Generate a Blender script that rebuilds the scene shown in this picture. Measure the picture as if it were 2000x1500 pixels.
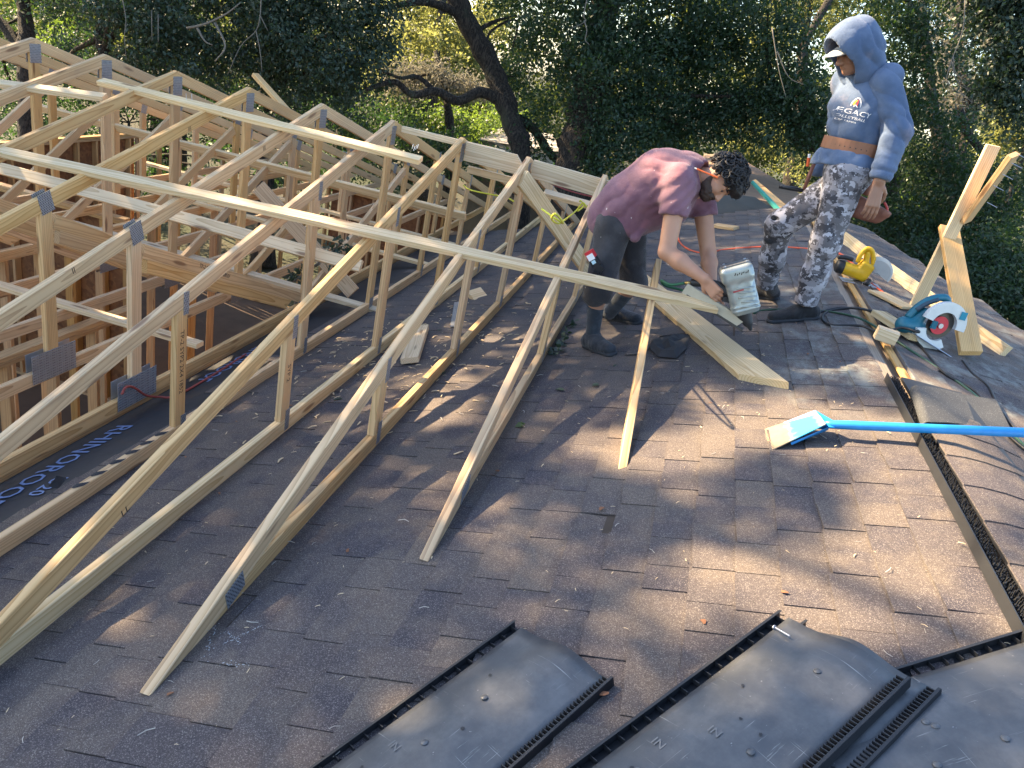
import bpy, bmesh, math, random
import numpy as np
from mathutils import Vector, Matrix
V = Vector
SC = bpy.context.scene
COL = SC.collection
for o in list(bpy.data.objects): bpy.data.objects.remove(o)
R_ = random.Random(7)

# ---------------------------------------------------------------- camera
cam_d = bpy.data.cameras.new('camera')
cam = bpy.data.objects.new('camera', cam_d); COL.objects.link(cam); SC.camera = cam
cam_d.sensor_width = 36.0; cam_d.lens = 25.892
cam_d.clip_start = 0.05; cam_d.clip_end = 600
CAMROT = ((0.952906,0.225481,0.202802),(0.274401,-0.356317,-0.893164),(-0.129130,0.906751,-0.401408))
CAMH = 1.6117
_M = Matrix(((CAMROT[0][0], -CAMROT[1][0], -CAMROT[2][0], 0),
             (CAMROT[0][1], -CAMROT[1][1], -CAMROT[2][1], 0),
             (CAMROT[0][2], -CAMROT[1][2], -CAMROT[2][2], CAMH),
             (0, 0, 0, 1)))
cam.matrix_world = _M

# ---------------------------------------------------------------- world, sun, exposure
SUN = V((-.82, .22, .53)).normalized()          # towards the sun
w = bpy.data.worlds.new('World'); SC.world = w; w.use_nodes = True
nt = w.node_tree; nt.nodes.clear()
sky = nt.nodes.new('ShaderNodeTexSky'); sky.sky_type = 'NISHITA'; sky.sun_disc = False
sky.sun_elevation = math.asin(SUN.z); sky.sun_rotation = math.atan2(SUN.x, SUN.y)
bg = nt.nodes.new('ShaderNodeBackground'); bg.inputs['Strength'].default_value = 0.10
wo = nt.nodes.new('ShaderNodeOutputWorld')
nt.links.new(sky.outputs[0], bg.inputs['Color']); nt.links.new(bg.outputs[0], wo.inputs['Surface'])
sl = bpy.data.lights.new('sun', 'SUN'); sl.energy = 4.8; sl.angle = math.radians(0.53); sl.color = (1.0, .76, .46)
sun = bpy.data.objects.new('sun', sl); COL.objects.link(sun)
sun.rotation_euler = SUN.to_track_quat('Z', 'Y').to_euler()
vs = SC.view_settings
vs.view_transform = 'Standard'; vs.look = 'None'; vs.exposure = 2.40; vs.gamma = 1.0; vs.use_curve_mapping = False
SC.render.engine = 'CYCLES'
SC.cycles.max_bounces = 8; SC.cycles.transparent_max_bounces = 8

# ---------------------------------------------------------------- node material helpers
def mat(name):
    m = bpy.data.materials.new(name); m.use_nodes = True
    n = m.node_tree; b = n.nodes['Principled BSDF']
    return m, n, b
def N(n, t, **kw):
    x = n.nodes.new(t)
    for k, v in kw.items():
        if k in x.inputs.keys(): x.inputs[k].default_value = v
        else: setattr(x, k, v)
    return x
def L(n, a, b): n.links.new(a, b)
def val(n, v):
    return v
def math_(n, op, a, b=None, c=None, clamp=False):
    x = n.nodes.new('ShaderNodeMath'); x.operation = op; x.use_clamp = clamp
    for i, q in enumerate((a, b, c)):
        if q is None: continue
        if hasattr(q, 'is_output'): L(n, q, x.inputs[i])
        else: x.inputs[i].default_value = q
    return x.outputs[0]
def vmath(n, op, a, b=None):
    x = n.nodes.new('ShaderNodeVectorMath'); x.operation = op
    for i, q in enumerate((a, b)):
        if q is None: continue
        if hasattr(q, 'is_output'): L(n, q, x.inputs[i])
        else: x.inputs[i].default_value = q
    return x.outputs[0]
def mixc(n, f, a, b, blend='MIX'):
    x = n.nodes.new('ShaderNodeMix'); x.data_type = 'RGBA'; x.blend_type = blend
    ins = [i for i in x.inputs if i.enabled]
    for q, i in ((f, x.inputs['Factor']), (a, x.inputs[6]), (b, x.inputs[7])):
        if hasattr(q, 'is_output'): L(n, q, i)
        else: i.default_value = q if not isinstance(q, tuple) else (*q, 1)[:4]
    return x.outputs[2]
def noise(n, vec, scale, detail=3, rough=.55, dim='3D'):
    x = n.nodes.new('ShaderNodeTexNoise'); x.inputs['Scale'].default_value = scale
    x.inputs['Detail'].default_value = detail; x.inputs['Roughness'].default_value = rough
    if vec is not None: L(n, vec, x.inputs['Vector'])
    return x.outputs['Fac']
def ramp(n, f, stops):
    x = n.nodes.new('ShaderNodeValToRGB'); e = x.color_ramp.elements
    while len(e) > 1: e.remove(e[-1])
    e[0].position = stops[0][0]; e[0].color = (*stops[0][1], 1)
    for p, c in stops[1:]:
        q = e.new(p); q.color = (*c, 1)
    L(n, f, x.inputs[0]); return x.outputs[0]
def sstep(n, f, a, b):
    x = n.nodes.new('ShaderNodeMapRange'); x.interpolation_type = 'SMOOTHSTEP'
    L(n, f, x.inputs[0]); x.inputs[1].default_value = a; x.inputs[2].default_value = b
    return x.outputs[0]
def bump(n, b, h, strength=.4, dist=.01):
    x = n.nodes.new('ShaderNodeBump'); x.inputs['Strength'].default_value = strength
    x.inputs['Distance'].default_value = dist; L(n, h, x.inputs['Height']); L(n, x.outputs[0], b.inputs['Normal'])
def setc(n, b, c):
    if hasattr(c, 'is_output'): L(n, c, b.inputs['Base Color'])
    else: b.inputs['Base Color'].default_value = (*c, 1)

def wood_mat(name, light, dark, knots=.80, dirt=0.0):
    m, n, b = mat(name)
    tc = N(n, 'ShaderNodeTexCoord'); oi = N(n, 'ShaderNodeObjectInfo')
    rnd = oi.outputs['Random']
    off = N(n, 'ShaderNodeCombineXYZ')
    L(n, math_(n, 'MULTIPLY', rnd, 91.0), off.inputs[0])
    p0 = tc.outputs['Object']
    p = vmath(n, 'ADD', p0, off.outputs[0])
    sp = N(n, 'ShaderNodeSeparateXYZ'); L(n, p0, sp.inputs[0])
    pw = vmath(n, 'MULTIPLY', p, (1.3, 7, 7))
    wob = noise(n, pw, 1.0, 2)
    wob2 = noise(n, vmath(n, 'MULTIPLY', p, (.35, 1, 1)), 1.0, 1)
    yy = math_(n, 'ADD', sp.outputs[1], math_(n, 'MULTIPLY', math_(n, 'SUBTRACT', wob2, .5), .22))
    zz = math_(n, 'ADD', math_(n, 'ADD', sp.outputs[2], .022), math_(n, 'MULTIPLY', math_(n, 'SUBTRACT', wob, .5), .035))
    r = math_(n, 'SQRT', math_(n, 'ADD', math_(n, 'MULTIPLY', yy, yy), math_(n, 'MULTIPLY', zz, zz)))
    ring = math_(n, 'FRACT', math_(n, 'MULTIPLY', r, 88.0))
    ring = math_(n, 'POWER', ring, 2.2)
    fib = noise(n, vmath(n, 'MULTIPLY', p, (5, 160, 160)), 1.0, 3)
    broad = noise(n, vmath(n, 'MULTIPLY', p, (.8, 12, 12)), 1.0, 2)
    f = math_(n, 'ADD', math_(n, 'MULTIPLY', ring, .78), math_(n, 'MULTIPLY', math_(n, 'SUBTRACT', fib, .5), .35))
    f = math_(n, 'ADD', f, math_(n, 'MULTIPLY', math_(n, 'SUBTRACT', broad, .45), .7), clamp=True)
    c = mixc(n, f, light, dark)
    vo = N(n, 'ShaderNodeTexVoronoi'); vo.inputs['Scale'].default_value = 1.0
    L(n, vmath(n, 'MULTIPLY', p, (2.6, 14, 14)), vo.inputs['Vector'])
    kn = math_(n, 'MULTIPLY', sstep(n, vo.outputs['Distance'], .26, .12),
               math_(n, 'GREATER_THAN', vmath_x(n, vo.outputs['Color']), knots))
    c = mixc(n, math_(n, 'MULTIPLY', kn, .75), c, (.16, .065, .025))
    # tone per board
    r2 = math_(n, 'FRACT', math_(n, 'MULTIPLY', rnd, 17.31))
    hv = N(n, 'ShaderNodeHueSaturation')
    L(n, math_(n, 'ADD', math_(n, 'MULTIPLY', r2, .24), .86), hv.inputs['Value'])
    L(n, math_(n, 'ADD', math_(n, 'MULTIPLY', math_(n, 'FRACT', math_(n, 'MULTIPLY', rnd, 7.77)), .28), .86), hv.inputs['Saturation'])
    L(n, c, hv.inputs['Color'])
    c = hv.outputs[0]
    grime = sstep(n, noise(n, vmath(n, 'MULTIPLY', p, (3, 9, 9)), 1.0, 4, .65), .52, .78)
    c = mixc(n, math_(n, 'MULTIPLY', grime, .30 + dirt), c, (.22, .17, .13))
    setc(n, b, c); b.inputs['Roughness'].default_value = .62
    bump(n, b, math_(n, 'ADD', math_(n, 'MULTIPLY', ring, .4), fib), .22, .002)
    return m
def vmath_x(n, v):
    s = N(n, 'ShaderNodeSeparateXYZ'); L(n, v, s.inputs[0]); return s.outputs[0]

def plain(name, col, rough=.6, metal=0, var=.18, scale=12, bmp=0, bscale=60, spec=None):
    m, n, b = mat(name)
    tc = N(n, 'ShaderNodeTexCoord')
    f = noise(n, tc.outputs['Object'], scale, 4, .6)
    c = mixc(n, f, tuple(x * (1 - var) for x in col), tuple(min(1, x * (1 + var)) for x in col))
    setc(n, b, c); b.inputs['Roughness'].default_value = rough; b.inputs['Metallic'].default_value = metal
    if bmp: bump(n, b, noise(n, tc.outputs['Object'], bscale, 3), bmp, .004)
    if spec is not None: b.inputs['Specular IOR Level'].default_value = spec
    return m

M = {}
M['pine'] = wood_mat('pine_lumber', (.70, .47, .245), (.41, .215, .08), .66)
M['pale'] = wood_mat('pale_pine_lumber', (.77, .60, .375), (.51, .33, .155), .70)
M['warm'] = wood_mat('warm_pine_lumber', (.66, .44, .215), (.38, .19, .07), .62)
M['stud'] = wood_mat('stud_lumber', (.55, .35, .16), (.34, .18, .07))
M['old'] = wood_mat('weathered_lumber', (.30, .24, .18), (.18, .13, .09), .8, .3)
def osb():
    m, n, b = mat('strand_board')
    tc = N(n, 'ShaderNodeTexCoord')
    vo = N(n, 'ShaderNodeTexVoronoi'); vo.inputs['Scale'].default_value = 22
    L(n, tc.outputs['Object'], vo.inputs['Vector'])
    f = vmath_x(n, vo.outputs['Color'])
    setc(n, b, mixc(n, f, (.13, .055, .022), (.24, .11, .042))); b.inputs['Roughness'].default_value = .8
    return m
M['osb'] = osb()

def galv():
    m, n, b = mat('galvanised_steel')
    tc = N(n, 'ShaderNodeTexCoord')
    p = tc.outputs['Object']
    s = N(n, 'ShaderNodeSeparateXYZ'); L(n, p, s.inputs[0])
    gx = math_(n, 'SINE', math_(n, 'MULTIPLY', s.outputs[0], 2 * math.pi / .0135))
    gy = math_(n, 'SINE', math_(n, 'MULTIPLY', s.outputs[1], 2 * math.pi / .026))
    g = math_(n, 'MULTIPLY', gx, gy)
    slot = sstep(n, g, .1, .55)
    sp = noise(n, p, 30, 2)
    c = mixc(n, sp, (.30, .31, .34), (.46, .48, .52))
    c = mixc(n, slot, c, (.07, .07, .08))
    setc(n, b, c); b.inputs['Metallic'].default_value = .55; b.inputs['Roughness'].default_value = .42
    bump(n, b, math_(n, 'MULTIPLY', slot, -1.0), .6, .004)
    return m
M['galv'] = galv()
M['steel'] = plain('bright_steel', (.55, .57, .62), .35, .8, .2)

def shingle_mat():
    m, n, b = mat('asphalt_shingle')
    ge = N(n, 'ShaderNodeNewGeometry'); oi = N(n, 'ShaderNodeObjectInfo')
    pos = ge.outputs['Position']
    rnd = math_(n, 'FRACT', math_(n, 'ADD', ge.outputs['Random Per Island'], math_(n, 'MULTIPLY', oi.outputs['Random'], 5.37)))
    base = ramp(n, rnd, [(0, (.066, .056, .064)), (.25, (.080, .067, .071)), (.5, (.096, .079, .077)), (.75, (.114, .092, .083)), (1, (.142, .112, .092))])
    # tonal drift inside the tabs
    dr = noise(n, pos, 5.5, 3, .6)
    base = mixc(n, sstep(n, dr, .40, .70), base, (.130, .104, .088))
    dk = noise(n, vmath(n, 'ADD', pos, (9, 3, 2)), 3.1, 3, .6)
    base = mixc(n, math_(n, 'MULTIPLY', sstep(n, dk, .47, .68), .6), base, (.044, .040, .054))
    # granules
    g = N(n, 'ShaderNodeTexVoronoi'); g.inputs['Scale'].default_value = 430; L(n, pos, g.inputs['Vector'])
    gv = vmath_x(n, g.outputs['Color'])
    base = mixc(n, math_(n, 'MULTIPLY', sstep(n, gv, .45, 0.0), .55), base, (.030, .027, .030))
    base = mixc(n, math_(n, 'MULTIPLY', sstep(n, gv, .74, 1.0), .50), base, (.36, .32, .29))
    # pale lichen and chalk worn into the old tabs near the ridge
    sp = N(n, 'ShaderNodeSeparateXYZ'); L(n, pos, sp.inputs[0])
    mx = math_(n, 'MULTIPLY', sstep(n, sp.outputs[0], .55, 1.2), math_(n, 'MULTIPLY', sstep(n, sp.outputs[1], 3.2, 4.3), sstep(n, sp.outputs[1], 11.0, 6.0)))
    li = sstep(n, noise(n, vmath(n, 'MULTIPLY', pos, (3.6, 2.2, 3.6)), 1.4, 6, .72), .46, .66)
    base = mixc(n, math_(n, 'MULTIPLY', math_(n, 'MULTIPLY', li, mx), .62), base, (.30, .335, .315))
    grey = math_(n, 'MULTIPLY', sstep(n, sp.outputs[1], 3.6, 6.0), .45)
    base = mixc(n, grey, base, (.095, .092, .095))
    setc(n, b, base); b.inputs['Roughness'].default_value = .9
    b.inputs['Specular IOR Level'].default_value = .35
    bump(n, b, g.outputs['Distance'], .55, .003)
    return m
M['shingle'] = shingle_mat()
def vent_mat():
    m, n, b = mat('dusty_black_plastic')
    tc = N(n, 'ShaderNodeTexCoord'); p = tc.outputs['Object']
    c = mixc(n, noise(n, p, 7, 5, .62), (.034, .037, .043), (.098, .102, .110))
    dust = sstep(n, noise(n, vmath(n, 'ADD', p, (3, 1, 5)), 3.2, 6, .70), .40, .70)
    c = mixc(n, math_(n, 'MULTIPLY', dust, .62), c, (.165, .165, .165))
    sc = sstep(n, noise(n, vmath(n, 'MULTIPLY', p, (6, 150, 6)), 1.0, 3, .6), .64, .72)
    sc = math_(n, 'MULTIPLY', sc, sstep(n, noise(n, p, 5, 2), .44, .58))
    c = mixc(n, math_(n, 'MULTIPLY', sc, .65), c, (.36, .37, .36))
    sc2 = sstep(n, noise(n, vmath(n, 'MULTIPLY', p, (170, 5, 6)), 1.0, 3, .6), .66, .74)
    sc2 = math_(n, 'MULTIPLY', sc2, sstep(n, noise(n, vmath(n, 'ADD', p, (8, 2, 1)), 6, 2), .46, .60))
    c = mixc(n, math_(n, 'MULTIPLY', sc2, .6), c, (.36, .37, .36))
    sps = sstep(n, noise(n, p, 95, 2), .70, .80)
    c = mixc(n, math_(n, 'MULTIPLY', sps, .5), c, (.38, .38, .37))
    setc(n, b, c); b.inputs['Roughness'].default_value = .40
    bump(n, b, noise(n, p, 9, 5), .3, .012)
    return m
M['vent'] = vent_mat()
M['black'] = plain('black_plastic', (.016, .017, .02), .5, 0, .3)
M['rubber'] = plain('black_rubber', (.02, .021, .024), .65)
M['felt'] = plain('black_roof_felt', (.022, .023, .028), .75, 0, .3, 20, .4, 14)
M['blueink'] = plain('blue_print_ink', (.16, .23, .42), .7)
M['ink'] = plain('black_stamp_ink', (.035, .026, .022), .8)
M['whiteink'] = plain('white_print_ink', (.80, .80, .82), .8, 0, .05)

def leaf_mat(name, c1, c2, trans, tc_=(.30, .42, .05), gloss=.42):
    m, n, b = mat(name)
    ge = N(n, 'ShaderNodeNewGeometry')
    r = ge.outputs['Random Per Island']
    c = mixc(n, r, c1, c2)
    setc(n, b, c); b.inputs['Roughness'].default_value = gloss
    tr = N(n, 'ShaderNodeBsdfTranslucent')
    L(n, mixc(n, r, tc_, tuple(x * .6 for x in tc_)), tr.inputs['Color'])
    mx = N(n, 'ShaderNodeMixShader'); mx.inputs[0].default_value = trans
    out = n.nodes['Material Output']
    L(n, b.outputs[0], mx.inputs[1]); L(n, tr.outputs[0], mx.inputs[2]); L(n, mx.outputs[0], out.inputs['Surface'])
    return m
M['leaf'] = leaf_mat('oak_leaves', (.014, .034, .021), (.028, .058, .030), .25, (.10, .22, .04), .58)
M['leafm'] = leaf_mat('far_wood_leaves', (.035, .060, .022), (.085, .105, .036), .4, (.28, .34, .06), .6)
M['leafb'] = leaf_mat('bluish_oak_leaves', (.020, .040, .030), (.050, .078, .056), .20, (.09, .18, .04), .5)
M['leafy'] = leaf_mat('sun_glow_leaves', (.080, .100, .034), (.16, .165, .065), .5, (.44, .46, .13), .6)  # yellow sun glow put into the leaf colour
M['leafg'] = leaf_mat('bright_shrub_leaves', (.045, .085, .020), (.08, .13, .028), .42, (.28, .42, .05))
M['moss'] = leaf_mat('dry_moss', (.16, .15, .12), (.26, .24, .19), .3, (.3, .28, .2), .8)
def bark():
    m, n, b = mat('oak_bark')
    tc = N(n, 'ShaderNodeTexCoord'); p = tc.outputs['Object']
    wob = noise(n, p, 5, 3)
    w_ = vmath(n, 'ADD', vmath(n, 'MULTIPLY', p, (38, 38, 5)), vmath(n, 'MULTIPLY', mixc(n, wob, (0, 0, 0), (1, 1, 1)), (5, 5, 5)))
    f = sstep(n, noise(n, w_, 1.0, 4, .6), .36, .62)
    c = mixc(n, f, (.010, .008, .007), (.062, .048, .038))
    c = mixc(n, sstep(n, noise(n, p, 2.2, 4), .54, .72), c, (.055, .058, .038))
    setc(n, b, c); b.inputs['Roughness'].default_value = .95
    bump(n, b, f, .9, .03); return m
M['bark'] = bark()
M['twig'] = plain('pale_dead_twig', (.15, .13, .105), .85)

# ---------------------------------------------------------------- mesh helpers
def props(o, label=None, cat=None, group=None, kind=None):
    if label: o['label'] = label
    if cat: o['category'] = cat
    if group: o['group'] = group
    if kind: o['kind'] = kind
    return o
def link(name, me, m=None, parent=None, smooth=False, mw=None):
    o = bpy.data.objects.new(name, me); COL.objects.link(o)
    if m is not None:
        for x in (m if isinstance(m, (list, tuple)) else [m]):
            if len(me.materials) < (len(m) if isinstance(m, (list, tuple)) else 1): me.materials.append(x)
    if smooth: me.polygons.foreach_set('use_smooth', [True] * len(me.polygons))
    mw = mw if mw is not None else Matrix.Identity(4)
    if parent is not None:
        o.parent = parent
        pl = WORLD.get(parent.name, Matrix.Identity(4))
        o.matrix_local = pl.inverted() @ mw
    else: o.matrix_local = mw
    WORLD[o.name] = mw.copy()
    return o
WORLD = {}
def thing(name, loc, label, cat, group=None):
    o = bpy.data.objects.new(name, None); COL.objects.link(o); o.empty_display_size = .1
    o.location = loc; WORLD[o.name] = Matrix.Translation(V(loc))
    return props(o, label, cat, group)
def mesh_of(vs_, fs, name='m'):
    me = bpy.data.meshes.new(name); me.from_pydata([tuple(v) for v in vs_], [], fs); me.update(); return me
def frame(p, x, yhint):
    x = V(x).normalized(); y = V(yhint); y = (y - x * y.dot(x)).normalized(); z = x.cross(y)
    return Matrix(((x.x, y.x, z.x, p[0]), (x.y, y.y, z.y, p[1]), (x.z, y.z, z.z, p[2]), (0, 0, 0, 1)))
def beam_mesh(Ln, w, t, c0=0., c1=0., ch=.003):
    """length on +x, width w on y, thickness t on z; ends cut with slope c0 / c1 (x shift per unit y)"""
    a, b = w / 2, t / 2
    pr = [(-a + ch, -b), (a - ch, -b), (a, -b + ch), (a, b - ch), (a - ch, b), (-a + ch, b), (-a, b - ch), (-a, -b + ch)]
    vv = [(c0 * y, y, z) for y, z in pr] + [(Ln + c1 * y, y, z) for y, z in pr]
    fs = [(i, (i + 1) % 8, (i + 1) % 8 + 8, i + 8) for i in range(8)] + [tuple(range(7, -1, -1)), tuple(range(8, 16))]
    return mesh_of(vv, fs, 'beam')
def beam(name, p0, p1, w=.089, t=.038, wdir=(0, 0, 1), m='pine', parent=None, c0=0., c1=0., align=0.):
    """board from p0 to p1 (its centre line, or shifted by align*w along its width)"""
    p0, p1 = V(p0), V(p1); d = p1 - p0
    F = frame(p0, d, wdir)
    ws = F.to_3x3() @ V((0, 1, 0))
    F.translation = p0 + ws * (align * w)
    return link(name, beam_mesh(d.length, w, t, c0, c1), M[m] if isinstance(m, str) else m, parent, mw=F)
class MB:
    def __init__(s): s.v = []; s.f = []
    def add(s, vs_, fs):
        o = len(s.v); s.v += [tuple(x) for x in vs_]; s.f += [tuple(i + o for i in q) for q in fs]; return s
    def box(s, c, sz, F=None):
        x, y, z = (q / 2 for q in sz); c = V(c)
        vv = [c + V((a * x, b * y, d * z)) for a in (-1, 1) for b in (-1, 1) for d in (-1, 1)]
        if F is not None: vv = [F @ v for v in vv]
        return s.add(vv, [(0, 1, 3, 2), (4, 6, 7, 5), (0, 4, 5, 1), (2, 3, 7, 6), (0, 2, 6, 4), (1, 5, 7, 3)])
    def tube(s, pts, r, n=8, caps=True):
        pts = [V(p) for p in pts]; k = len(pts); rr = r if isinstance(r, (list, tuple)) else [r] * k
        vv = []; prev = None
        for i, p in enumerate(pts):
            d = (pts[min(i + 1, k - 1)] - pts[max(i - 1, 0)]).normalized()
            if prev is None:
                u = d.orthogonal().normalized()
            else:
                u = (prev - d * prev.dot(d))
                u = u.normalized() if u.length > 1e-6 else d.orthogonal().normalized()
            prev = u; w_ = d.cross(u)
            for j in range(n):
                a = 2 * math.pi * j / n
                vv.append(p + (u * math.cos(a) + w_ * math.sin(a)) * rr[i])
        fs = [(i * n + j, i * n + (j + 1) % n, (i + 1) * n + (j + 1) % n, (i + 1) * n + j) for i in range(k - 1) for j in range(n)]
        if caps: fs += [tuple(range(n - 1, -1, -1)), tuple(range((k - 1) * n, k * n))]
        return s.add(vv, fs)
    def prism(s, poly, F, h):
        """poly: 2d points in F's xy plane, extruded along F z from 0 to h"""
        n = len(poly)
        vv = [F @ V((x, y, 0)) for x, y in poly] + [F @ V((x, y, h)) for x, y in poly]
        return s.add(vv, [tuple(range(n - 1, -1, -1)), tuple(range(n, 2 * n))] + [(i, (i + 1) % n, (i + 1) % n + n, i + n) for i in range(n)])
    def build(s, name, m, parent=None, smooth=False, origin=None):
        if origin is None:
            origin = WORLD[parent.name].translation.copy() if parent is not None else V((0, 0, 0))
            if parent is None and s.v:
                a = np.array(s.v); origin = V((*(a.min(0) + a.max(0))[:2] / 2, a[:, 2].min()))
        origin = V(origin)
        me = mesh_of([V(v) - origin for v in s.v], s.f, name)
        bm = bmesh.new(); bm.from_mesh(me); bmesh.ops.recalc_face_normals(bm, faces=bm.faces); bm.to_mesh(me); bm.free()
        return link(name, me, M[m] if isinstance(m, str) else m, parent, smooth, Matrix.Translation(origin))
def spline(pts, k=8):
    pts = [V(p) for p in pts]; out = []
    P = [pts[0] * 2 - pts[1]] + pts + [pts[-1] * 2 - pts[-2]]
    for i in range(1, len(P) - 2):
        for j in range(k):
            t = j / k; a, b, c, d = P[i - 1:i + 3]
            out.append(.5 * ((2 * b) + (c - a) * t + (2 * a - 5 * b + 4 * c - d) * t * t + (3 * b - a - 3 * c + d) * t ** 3))
    out.append(pts[-1]); return out
def text_mesh(txt, size, ext=.0006):
    cu = bpy.data.curves.new('t', 'FONT'); cu.body = txt; cu.size = size; cu.extrude = ext
    cu.align_x = 'CENTER'; cu.align_y = 'CENTER'; cu.resolution_u = 2
    ob = bpy.data.objects.new('t', cu); COL.objects.link(ob)
    dg = bpy.context.evaluated_depsgraph_get()
    me = bpy.data.meshes.new_from_object(ob.evaluated_get(dg))
    bpy.data.objects.remove(ob); return me

# roof geometry
TA = .33554; AL = math.atan(TA); CA, SA = math.cos(AL), math.sin(AL)
def ridge_x(y): return 1.27 + .045 * y
def roof(x, y, h=0): return V((x - SA * h, y, TA * x + CA * h))
RU = V((CA, 0, SA)); RN = V((-SA, 0, CA))
def far_roof(x, y, h=0):
    xr = ridge_x(y); return V((x, y, TA * xr - .08 * (x - xr) + h))
def to_px(p):
    d = V(p) - V((0, 0, CAMH)); q = [sum(CAMROT[i][k] * d[k] for k in range(3)) for i in range(3)]
    return (q[0] / q[2] * 1438.45 + 1000, q[1] / q[2] * 1438.45 + 750, q[2]) if q[2] > .05 else None


# ================================================================ ground
GZ = -3.45
def ground_mat():
    m, n, b = mat('yard_ground')
    ge = N(n, 'ShaderNodeNewGeometry'); p = ge.outputs['Position']
    f = sstep(n, noise(n, p, .25, 5, .6), .42, .58)
    c = mixc(n, f, (.035, .05, .018), (.075, .058, .04))
    c = mixc(n, noise(n, p, 9, 4), c, (.03, .035, .015))
    c = mixc(n, .5, c, c); setc(n, b, c); b.inputs['Roughness'].default_value = .95
    bump(n, b, noise(n, p, 14, 4), .8, .05); return m
M['ground'] = ground_mat()
g = 300
me = mesh_of([(-g, -g, GZ), (g, -g, GZ), (g, g, GZ), (-g, g, GZ)], [(0, 1, 2, 3)])
props(link('ground', me, M['ground']), kind='structure')

# ================================================================ old house with its shingled roof
house = thing('old_house', (0, 5, GZ), 'old house with a worn brown shingle roof the two workers stand on', 'house')
XE, Y0, Y1 = -2.93, -3.0, 10.4
def deck_mat():
    return plain('roof_deck_board', (.055, .04, .03), .9, 0, .3)
M['deck'] = deck_mat()
mb = MB()
def ridge_l(y): return ridge_x(y) - .10
ys = [Y0 + (Y1 - Y0) * i / 12 for i in range(13)]
vv = []; ff = []
for y in ys:
    for h in (-.001, -.03):
        vv += [roof(XE, y, h), roof(ridge_l(y), y, h)]
for i in range(12):
    a = 4 * i; b_ = a + 4
    ff += [(a, a + 1, b_ + 1, b_), (a + 2, b_ + 2, b_ + 3, a + 3), (a, b_, b_ + 2, a + 2), (a + 1, a + 3, b_ + 3, b_ + 1)]
ff += [(0, 2, 3, 1), (48, 49, 51, 50)]
mb.add(vv, ff); slope = mb.build('roof_slope', 'deck', house)
# far side of the ridge: falls away gently, then drops
def edge_x(y):      # where the far side bends down
    return 3.15 - .155 * (y - 6.8) if y > 4 else 3.6
mb = MB(); vv = []; ff = []
for y in ys:
    a, e = ridge_x(y) + .10, max(edge_x(y), ridge_x(y) + .5)
    vv += [far_roof(a, y), far_roof(e, y), far_roof(e, y) + V((2.6, 0, -2.2)), far_roof(a, y, -.04), far_roof(e, y, -.04), far_roof(e, y) + V((2.56, 0, -2.25))]
for i in range(12):
    a = 6 * i; b_ = a + 6
    ff += [(a, a + 1, b_ + 1, b_), (a + 1, a + 2, b_ + 2, b_ + 1), (a + 3, b_ + 3, b_ + 4, a + 4), (a + 4, b_ + 4, b_ + 5, a + 5), (a, b_, b_ + 3, a + 3)]
def far_shingle_mat():
    m, n, b = mat('far_side_shingles')
    ge = N(n, 'ShaderNodeNewGeometry'); pos = ge.outputs['Position']
    c = mixc(n, noise(n, vmath(n, 'MULTIPLY', pos, (4, 1.2, 4)), 1.6, 5, .65), (.06, .052, .055), (.17, .155, .145))
    c = mixc(n, math_(n, 'MULTIPLY', sstep(n, noise(n, vmath(n, 'MULTIPLY', pos, (7, 1.6, 4)), 1.1, 5, .7), .55, .68), .6), c, (.30, .31, .30))
    setc(n, b, c); b.inputs['Roughness'].default_value = .92
    bump(n, b, noise(n, pos, 160, 2), .5, .004); return m
M['farsh'] = far_shingle_mat()
mb.add(vv, ff); farside = mb.build('far_roof_slope', 'farsh', house)
# gable walls under the roof
mb = MB()
mb.box((-2.98 + .06, 4, (GZ - 1.02) / 2), (.10, 14, -1.02 - GZ - .03))
mb.build('wall', plain('wall_sheathing', (.20, .11, .05), .8), house)
# ridge slot where the vent was taken off: bare boards either side
for (dx, wd, nm, mt_, h) in ((-.045, .07, 'ridge_board', 'old', .0), (.068, .045, 'ridge_board', 'warm', .004)):
    p0, p1 = V((ridge_x(3.3) + dx, 3.3, 0)), V((ridge_x(10.2) + dx, 10.2, 0))
    for p in (p0, p1): p.z = TA * (ridge_x(p.y)) - .035 + h
    beam(nm, p0, p1, wd, .02, (1, 0, .0), mt_, house)
beam('ridge_deck', (ridge_x(0), 0, TA * ridge_x(0) - .085), (ridge_x(10.2), 10.2, TA * ridge_x(10.2) - .085), .34, .02, (1, 0, 0), 'old', house)
beam('ridge_beam', (ridge_x(0), 0, TA * ridge_x(0) - .14), (ridge_x(10.2), 10.2, TA * ridge_x(10.2) - .14), .03, .12, (1, 0, 0), 'old', house)

# ---- shingles: courses along the ridge, each tab a slab with its butt end proud of the course below
DV = V((.045, 1, .045 * TA)).normalized()
def tab_mesh(th, seed):
    r = random.Random(seed)
    e = [r.uniform(-.004, .004) for _ in range(4)]
    vv = []
    for y, k in ((-.5, 0), (.5, 2)):
        vv += [(0 + e[k], y, .004), (0 + e[k], y, .0055 + th), (.150, y, .001 + th * .6), (.168, y, .0005), (.168, y, -.001), (.03, y, .003 + .4 * th)]
    fs = [(0, 1, 7, 6), (1, 2, 8, 7), (2, 3, 9, 8), (3, 4, 10, 9), (0, 6, 11, 5), (5, 11, 10, 4), (0, 5, 4, 3, 2, 1), (6, 7, 8, 9, 10, 11)]
    return mesh_of(vv, fs, 'shingle')
tabs = [tab_mesh(.0045, 1), tab_mesh(.0085, 2), tab_mesh(.006, 3), tab_mesh(.0075, 4)]
rs = random.Random(11)
cands = []
EXPO = .150
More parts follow.
